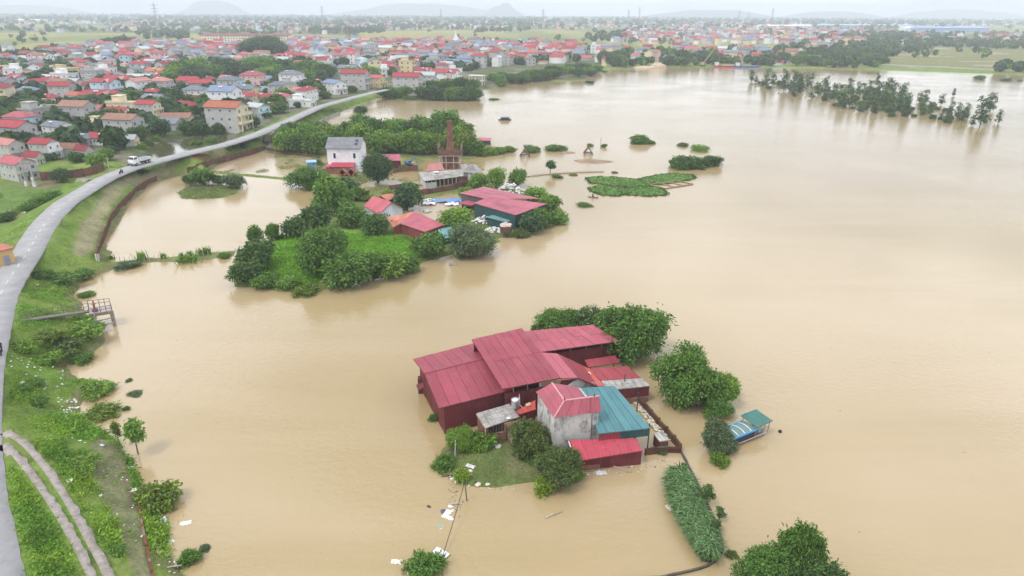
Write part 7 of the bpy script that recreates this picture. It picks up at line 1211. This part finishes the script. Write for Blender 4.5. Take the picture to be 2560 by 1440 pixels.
# procedural rows up to the limit, nearest first
VP = [(-60, 430), (-60, 165), (60, 150), (180, 128), (360, 117), (520, 107), (700, 100), (1000, 96), (1180, 104), (1420, 118), (1480, 150), (1400, 158), (1240, 168), (1170, 178), (960, 195), (900, 165), (700, 168), (440, 175), (425, 232), (620, 212), (760, 226), (800, 222), (900, 214), (760, 262), (640, 300), (560, 318), (470, 322), (380, 335), (310, 372), (240, 415), (100, 425), (0, 430), (-60, 430)]
BELT = [(425, 180), (520, 172), (600, 170), (700, 170), (800, 182), (905, 188), (940, 205), (800, 216), (720, 226), (610, 210), (520, 208), (425, 232)]
SCH = [(480, 92), (720, 92), (726, 120), (480, 120)]
BAN = [(610, 150), (612, 115), (720, 115), (722, 152)]
cand = []; xs = np.random.RandomState(9)
Yv = xs.uniform(205, 1010, 30000); Xv = Yv*xs.uniform(-.86, .16, 30000); pxv, pyv = prjn(Xv, Yv, np.full(len(Xv), 1.0)); okv = inside(pxv, pyv, np.array(VP, float)) & ~inside(pxv, pyv, np.array(BELT, float)) & ~inside(pxv, pyv, np.array(BAN, float)) & ~inside(pxv, pyv, np.array(SCH, float)) & (segdist(Xv, Yv, ROADC, False) > 15) & (sdist(Xv, Yv, M) > 10) & (sdist(Xv, Yv, PONDP) < -7)
grid = {}
def free(x, y, r):
    gx, gy = int(x//16), int(y//16)
    for a in (-1, 0, 1):
        for b in (-1, 0, 1):
            for q in grid.get((gx+a, gy+b), ()):
                if ((q[0]-x)/(r*1.05))**2+((q[1]-y)/(r*.9))**2 < 1: return False
    return True
for x, y, r in hpos: grid.setdefault((int(x//16), int(y//16)), []).append((x, y))
for x, y, u_, v_, k in zip(Xv, Yv, pxv, pyv, okv):
    if k and free(x, y, 13.5): grid.setdefault((int(x//16), int(y//16)), []).append((x, y)); cand.append((y, x, u_, v_))
cand.sort(); print('village houses', len(cand))
LMK = [('near the long cream school', 600, 104), ('beside the great banyan', 665, 140), ('by the rice-field tree clump', 300, 117), ('below the white tiered temple', 1140, 118), ('at the green belt', 640, 180), ('near the river headland', 1330, 160), ('near the left frame edge', 20, 190), ('around the ornate white villa', 157, 180), ('behind the long white hall', 290, 165), ('near the tall white villa', 928, 140), ('at the grey red-roofed block', 800, 130), ('near the yellow columned house', 400, 160), ('above the arched white house', 1110, 160), ('near the yellow red-hipped house', 985, 170), ('at the far right village end', 1430, 130), ('along the rice fields', 150, 140), ('near the big orange-roofed house', 560, 270), ('behind the village pond', 400, 320), ('near the slate gable house', 140, 330), ('near the nearest grey house', 40, 400), ('by the three-gabled row house', 250, 255)]
ONES_ = ['first', 'second', 'third', 'fourth', 'fifth', 'sixth', 'seventh', 'eighth', 'ninth', 'tenth', 'eleventh', 'twelfth']; ONES = ORD
spec = []
rn = ['red', 'red', 'red', 'red', 'pink-red', 'pink-red', 'pink-red', 'salmon', 'maroon', 'maroon', 'slate grey', 'slate grey', 'slate grey', 'slate grey', 'blue-grey', 'blue-grey', 'pale grey', 'pale grey', 'rusty brown']; wnm = ['bare grey cement', 'bare grey cement', 'bare grey cement', 'white', 'white', 'bare grey cement', 'white', 'cream', 'cream', 'pale blue', 'pink', 'yellow']
NIND = 225; GRP = 'village houses beyond the dike'
for i, (y, x, u_, v_) in enumerate(cand[:NIND]):
    kd = rd.choice(('gable', 'gable', 'gable', 'hip', 'hip', 'cross', 'flat')); st = rd.choice((1, 1, 2, 2, 2, 3)); rc = rd.choice(rn); wc = rd.choice(wnm); lm = min(LMK, key=lambda q: (q[1]-u_)**2+((q[2]-v_)*3)**2)[0]
    roofw = {'gable': 'gable roof', 'hip': 'hip roof', 'cross': 'twin-gabled roof', 'flat': 'flat terrace'}[kd]; rtxt = roofw if kd == 'flat' else rc+' '+roofw
    spec.append([kd, x, y, u_, st, rc, wc, '%s %s house with %s %s' % (NUMW[st], wc.replace('bare grey cement', 'grey cement'), rtxt, lm)])
byl = {}
for s in spec: byl.setdefault(s[7], []).append(s)
for l, ss in byl.items():
    if len(ss) > 1:
        ss.sort(key=lambda s: s[3])
        for i, s in enumerate(ss): s[7] = ONES[i]+'-from-left '+l
for kd, x, y, u_, st, rc, wc, lab in spec:
    b = rd.choice((-.22, -.3, -.1, -.22, 1.3, -1.2)); house(kd, u_, 0, rd.uniform(9, 12.5), st, rc, wc, lab, b+rd.uniform(-.12, .12), GRP, y < 430, Vector((x, y, 1.0)), rd.choice((.55, .62, .7)))
# ---- the rest: far houses and far trees as joined masses
def far_houses(name, X, Y, sz, seed):
    r_ = np.random.RandomState(seed); n = len(X); L_ = sz*r_.uniform(8, 14, n); W_ = sz*r_.uniform(6, 8.5, n); H = sz*r_.choice([3.4, 6.6, 6.6, 9.8], n); rh = W_*.28*(r_.rand(n) > .12); a = r_.choice([-.25, -.25, 1.3, -.8], n)+r_.uniform(-.15, .15, n)
    bx = np.array([[-1, -1], [1, -1], [1, 1], [-1, 1]])*.5; V = np.zeros((n, 20, 3)); ca, sa = np.cos(a), np.sin(a)
    def put(k, lx, ly, z): V[:, k, 0] = X+lx*ca-ly*sa; V[:, k, 1] = Y+lx*sa+ly*ca; V[:, k, 2] = z
    for i, (u, v) in enumerate(bx): put(i, u*L_, v*W_, 0*H); put(4+i, u*L_, v*W_, H); put(10+i, u*(L_+.8), v*(W_+.9), H-.15)
    for i, u in enumerate((-.5, .5)): put(8+i, u*L_, 0, H+rh); put(14+i, u*(L_+.8), 0, H+rh+.12)
    for i, u in enumerate((-.5, .5)): put(16+i, u*L_, 0*L_, H); put(18+i, u*L_, 0*L_, H)
    Fq = [(0, 1, 5, 4), (1, 2, 6, 5), (2, 3, 7, 6), (3, 0, 4, 7), (10, 11, 15, 14), (12, 13, 14, 15), (4, 8, 7, 16), (5, 17, 6, 9)]
    F_ = (np.array(Fq)[None]+20*np.arange(n)[:, None, None]).reshape(-1, 4)
    rc = np.array([RC[k] for k in rn])[r_.randint(len(rn), size=n)]*r_.uniform(.8, 1.2, (n, 1)); wc = np.array([WC[k] for k in wnm])[r_.randint(len(wnm), size=n)]
    cc = np.repeat(wc[:, None], 20, 1); cc[:, 10:16] = rc[:, None]
    o = link(name, npmesh(name, V.reshape(-1, 3), F_, FARP, cc.reshape(-1, 3))); tag(o, kind='stuff')
rest = np.array([(x, y) for y, x, _, _ in cand[NIND:]]); 
if len(rest): far_houses('far_village_houses', rest[:, 0], rest[:, 1], 1.0, 1)
r_ = np.random.RandomState(77); n = 30000; Yf = np.exp(r_.uniform(math.log(560), math.log(7000), n)); Xf = Yf*r_.uniform(-.95, .95, n); pf, qf = prjn(Xf, Yf, np.full(n, 1.0))
FLD = [[(-900, 74), (540, 84), (505, 118), (-900, 160)], [(690, 84), (1000, 92), (1000, 118), (690, 100)], [(880, 76), (1560, 72), (1520, 124), (1380, 118), (960, 108)], [(1500, 100), (1330, 112), (1960, 112), (1960, 132), (1500, 130)], [(2050, 118), (3500, 100), (3500, 186), (2060, 174)], [(2240, 66), (3500, 60), (3500, 90), (2240, 84)], [(-900, 60), (330, 62), (330, 70), (-900, 70)]]
inf = np.zeros(n, bool)
for q in FLD: inf |= inside(pf, qf, np.array(q, float))
den = fbm(Xf, Yf, 420, 5); water_ok = sdist(Xf, Yf, M) > 12; vil = inside(pf, qf, np.array(VP, float))
T2 = inside(pf, qf, np.array([(1320, 62), (2180, 60), (2150, 128), (2080, 135), (1950, 122), (1560, 106), (1340, 100)], float))
prob = np.where(T2, .62, np.where(qf < 84, np.clip((den-.32)*3.2, .04, .8), np.where(pf > 1500, .16, .05))); prob = np.where(vil | inf | ~water_ok | (Yf < 560), 0, prob)
okh = (r_.rand(n) < prob*.5)
far_houses('far_town_houses', Xf[okh], Yf[okh], 1.0, 3); print('far houses', okh.sum())
def far_trees(name, X, Y, S, per, seed, zb=.8):
    r_ = np.random.RandomState(seed); n = len(X); m = n*per; c = np.stack([np.repeat(X, per), np.repeat(Y, per), np.full(m, zb)], 1); s_ = np.repeat(S, per); d = r_.randn(m, 3); d /= np.linalg.norm(d, axis=1)[:, None]
    c = c+d*s_[:, None]*np.array([.42, .42, .34])*r_.uniform(.6, 1, (m, 1))+np.array([0, 0, 1])*(s_*.42)[:, None]
    nn = d+r_.randn(m, 3)*.5+np.array([0, 0, .3]); u = np.cross(nn, r_.randn(m, 3)); u /= np.linalg.norm(u, axis=1)[:, None]; v = np.cross(nn, u); v /= np.linalg.norm(v, axis=1)[:, None]; w = (s_*r_.uniform(.13, .24, m))[:, None]
    V = np.stack([c-u*w, c+v*w*.8, c+u*w, c-v*w*.8], 1).reshape(-1, 3); base = np.array([DARK, MIDG, BLUEG, BLUEG])[r_.randint(4, size=n)]*r_.uniform(.55, .9, (n, 1)); cc = np.repeat(np.repeat(base, per, 0), 4, 0)
    tag(link(name, npmesh(name, V, np.arange(4*m).reshape(-1, 4), FARLEAF, cc)), kind='stuff')
# trees between the village houses, hedges at the fields, woods of the right bank, trees of the far plain
Yt = r_.uniform(200, 1020, 12000); Xt = Yt*r_.uniform(-.88, .18, 12000); a_, b_ = prjn(Xt, Yt, np.full(12000, 1.0)); okt = inside(a_, b_, np.array(VP, float)) & (sdist(Xt, Yt, M) > 4) & (segdist(Xt, Yt, ROADC, False) > 9) & (sdist(Xt, Yt, PONDP) < -5) & ~inside(a_, b_, np.array(SCH, float)) & np.array([free(x, y, 6.0) for x, y in zip(Xt, Yt)]) & (r_.rand(12000) < np.clip((fbm(Xt, Yt, 60, 3)-.3)*2.2, .25, 1)*.85)
far_trees('village_trees', Xt[okt], Yt[okt], r_.uniform(5.5, 10, okt.sum()), 110, 5)
WD = [[(1500, 172), (1560, 140), (1760, 130), (1900, 138), (1990, 112), (2060, 108), (2240, 112), (2300, 128), (2200, 150), (2210, 172), (2040, 170), (1880, 166), (1700, 165)], [(2030, 120), (2070, 88), (2360, 92), (2420, 118), (2250, 122)], [(2440, 178), (2560, 165), (2700, 175), (2650, 186)], [(-200, 160), (110, 132), (130, 143), (-200, 178)], [(1180, 80), (1330, 70), (1330, 78), (1190, 82)], [(2340, 108), (2560, 100), (2700, 110), (2560, 124), (2360, 120)], [(780, 74), (980, 70), (960, 84), (800, 84)], [(1450, 96), (1560, 84), (1570, 104), (1470, 104)], [(340, 88), (470, 84), (470, 98), (350, 100)]]
Yw = np.exp(r_.uniform(math.log(520), math.log(1900), 16000)); Xw = Yw*r_.uniform(-.9, .9, 16000); a_, b_ = prjn(Xw, Yw, np.full(16000, 1.0)); okw = np.zeros(16000, bool)
for q in WD: okw |= inside(a_, b_, np.array(q, float))
okw &= (sdist(Xw, Yw, M) > 3) & (r_.rand(16000) < .42)
far_trees('far_bank_wood', Xw[okw], Yw[okw], r_.uniform(6, 11, okw.sum())*np.clip(Yw[okw]/900, 1, 1.5), 60, 6)
okp = (r_.rand(n) < np.where(inf, .015, np.where(qf < 92, .30, .14))*np.where(vil, 0, 1)*np.where(T2, .5, 1)) & water_ok & (Yf > 700)
far_trees('far_plain_trees', Xf[okp], Yf[okp], r_.uniform(7, 14, okp.sum())*np.clip(Yf[okp]/1500, 1, 2.2), 22, 7); print('far trees', okt.sum(), okw.sum(), okp.sum())
# factory strip on the right horizon
for i, (px, wpx, py, hh, c, l) in enumerate(((2130, 300, 70, 9, (.30, .42, .62), 'very long pale blue factory hall on the right horizon strip'), (1960, 130, 71, 8, (.75, .77, .8), 'white factory hall under the tower block'), (2330, 90, 80, 11, (.22, .32, .55), 'blue factory hall left of the far right pair'), (2420, 80, 80, 11, (.25, .36, .58), 'blue factory hall at the far right'), (2290, 70, 78, 9, (.7, .72, .74), 'white factory hall left of the blue ones'), (80, 70, 56, 8, (.7, .72, .75), 'pale far hall beyond the left rice fields'))):
    q = P(px, py, 1.0); w = wpx*depth(q)/FPX; o = thing('factory', l, 'factory', q); loc(o, 'walls', lambda m: m.box((0, 0, hh/2), (w, 40, hh)), PAINT, c); loc(o, 'roof', lambda m: m.slab([(-w/2-.5, -21, hh), (w/2+.5, -21, hh), (w/2+.5, 21, hh+2.5), (-w/2-.5, 21, hh+2.5)], .5), PAINT, tuple(min(.85, x*1.25) for x in c))
for i, (px, by, ty) in enumerate(((395, 76, 14), (808, 64, 20), (1103, 62, 26), (1357, 66, 26), (1570, 66, 28), (1597, 60, 22), (1845, 66, 30), (1927, 70, 25), (1868, 62, 32))):
    q = P(px, by, 1.0); h = (by-ty)*depth(q)/FPX*1.02; o = thing('pylon', 'lattice power pylon on the far plain, %s from the left' % ONES[i], 'pylon', q, .4, 'power pylons on the far plain'); b = h*.075
    for sx in (-1, 1):
        for sy in (-1, 1): loc(o, 'leg', lambda m, sx=sx, sy=sy: m.tube([(sx*b, sy*b, 0), (sx*b*.3, sy*b*.3, h*.6), (sx*b*.12, sy*b*.12, h)], h*.007, 4), STEEL, (.3, .32, .35))
    loc(o, 'bracing', lambda m: [m.tube([(s*b*(1-.7*k/6), -b*(1-.7*k/6), h*.6*k/6), (-s*b*(1-.7*(k+1)/6), -b*(1-.7*(k+1)/6), h*.6*(k+1)/6)], h*.005, 4) for k in range(6) for s in (-1, 1)], STEEL, (.3, .32, .35))
    for z in (.68, .8, .92): loc(o, 'cross_arm', lambda m, z=z: m.tube([(-h*.13, 0, h*z), (h*.13, 0, h*z)], h*.007, 4), STEEL, (.3, .32, .35))
q = smooth(np.array([[*P(x, y, 1.4).to_2d()] for x, y in ((2205, 161), (2330, 166), (2450, 172), (2560, 178), (2800, 189))]), 60); strip('road', q, 2.2, 1.5, ROAD, 1.2, .1, 12)
# ---- landing on the far bank: barges, crane, sand heap
for px, py, L_, c, l in ((1818, 168, 24, (.45, .07, .08), 'long red barge moored at the far bank landing'), (1868, 169, 22, (.10, .16, .33), 'dark blue barge with deck gear moored right of the red barge'), (1820, 171, 9, (.6, .12, .12), 'small red pontoon in front of the red barge'), (1848, 171, 9, (.15, .25, .6), 'small blue pontoon in front of the barges')):
    o = thing('barge', l, 'barge', P(px, py, 0), .02); loc(o, 'hull', lambda m: hull(m, L_, L_*.2, L_*.075, .8, -.4), PAINT, c)
    if L_ > 10: loc(o, 'wheelhouse', lambda m: m.box((-L_*.38, 0, 2.6), (3, 3, 2.6)), PAINT, (.6, .62, .65)); loc(o, 'deck_cover', lambda m: m.box((.1*L_, 0, 1.5), (L_*.55, 3.2, .5)), PAINT, (.5, .5, .5) if c[0] > .3 else (.2, .26, .36))
q = P(1757, 164, .8); cr_ = thing('crane', 'slanting rusty crane boom standing at the far bank landing', 'crane', q); loc(cr_, 'boom', lambda m: (m.tube([(0, 0, 1.5), (9.5, 0, 15)], .35, 5), m.tube([(0, .8, 1.5), (9.5, .2, 15)], .25, 5)), PAINT, (.42, .28, .16)); loc(cr_, 'cabin', lambda m: m.box((-.6, 0, 1.6), (3, 2.4, 2.2)), PAINT, (.4, .35, .2)); loc(cr_, 'track', lambda m: m.box((0, 0, .3), (4, 2.8, .8)), RUBBER)
for px, py, r, h, l in ((1645, 168, 7, 4.2, 'tall pale sand heap on the far bank landing'), (1612, 169, 10, 1.7, 'low sand heap left of the tall sand heap'), (1787, 162, 4, 3.6, 'pale sheeted mound by the maroon landing building')):
    q = P(px, py, .3); tag(MB().blob((q.x, q.y, 0), (r, r*.7, h), px, 14, 6, .12).build('sand_heap', SOIL, None, (.52, .40, .30), True), l, 'sand')
# ================================================================ AIR
t = NT('haze_air'); t.t.nodes.remove(t.b)
pv = t.n('ShaderNodeVolumePrincipled', Density=.00025, Anisotropy=.0); pv.inputs['Color'].default_value = (.83, .90, 1.0, 1)
t.t.links.new(pv.outputs[0], t.out.inputs['Volume'])
hz_o = MB().box((0, 4900, 88), (25500, 15400, 184)).build('haze', t.m); tag(hz_o, kind='stuff')
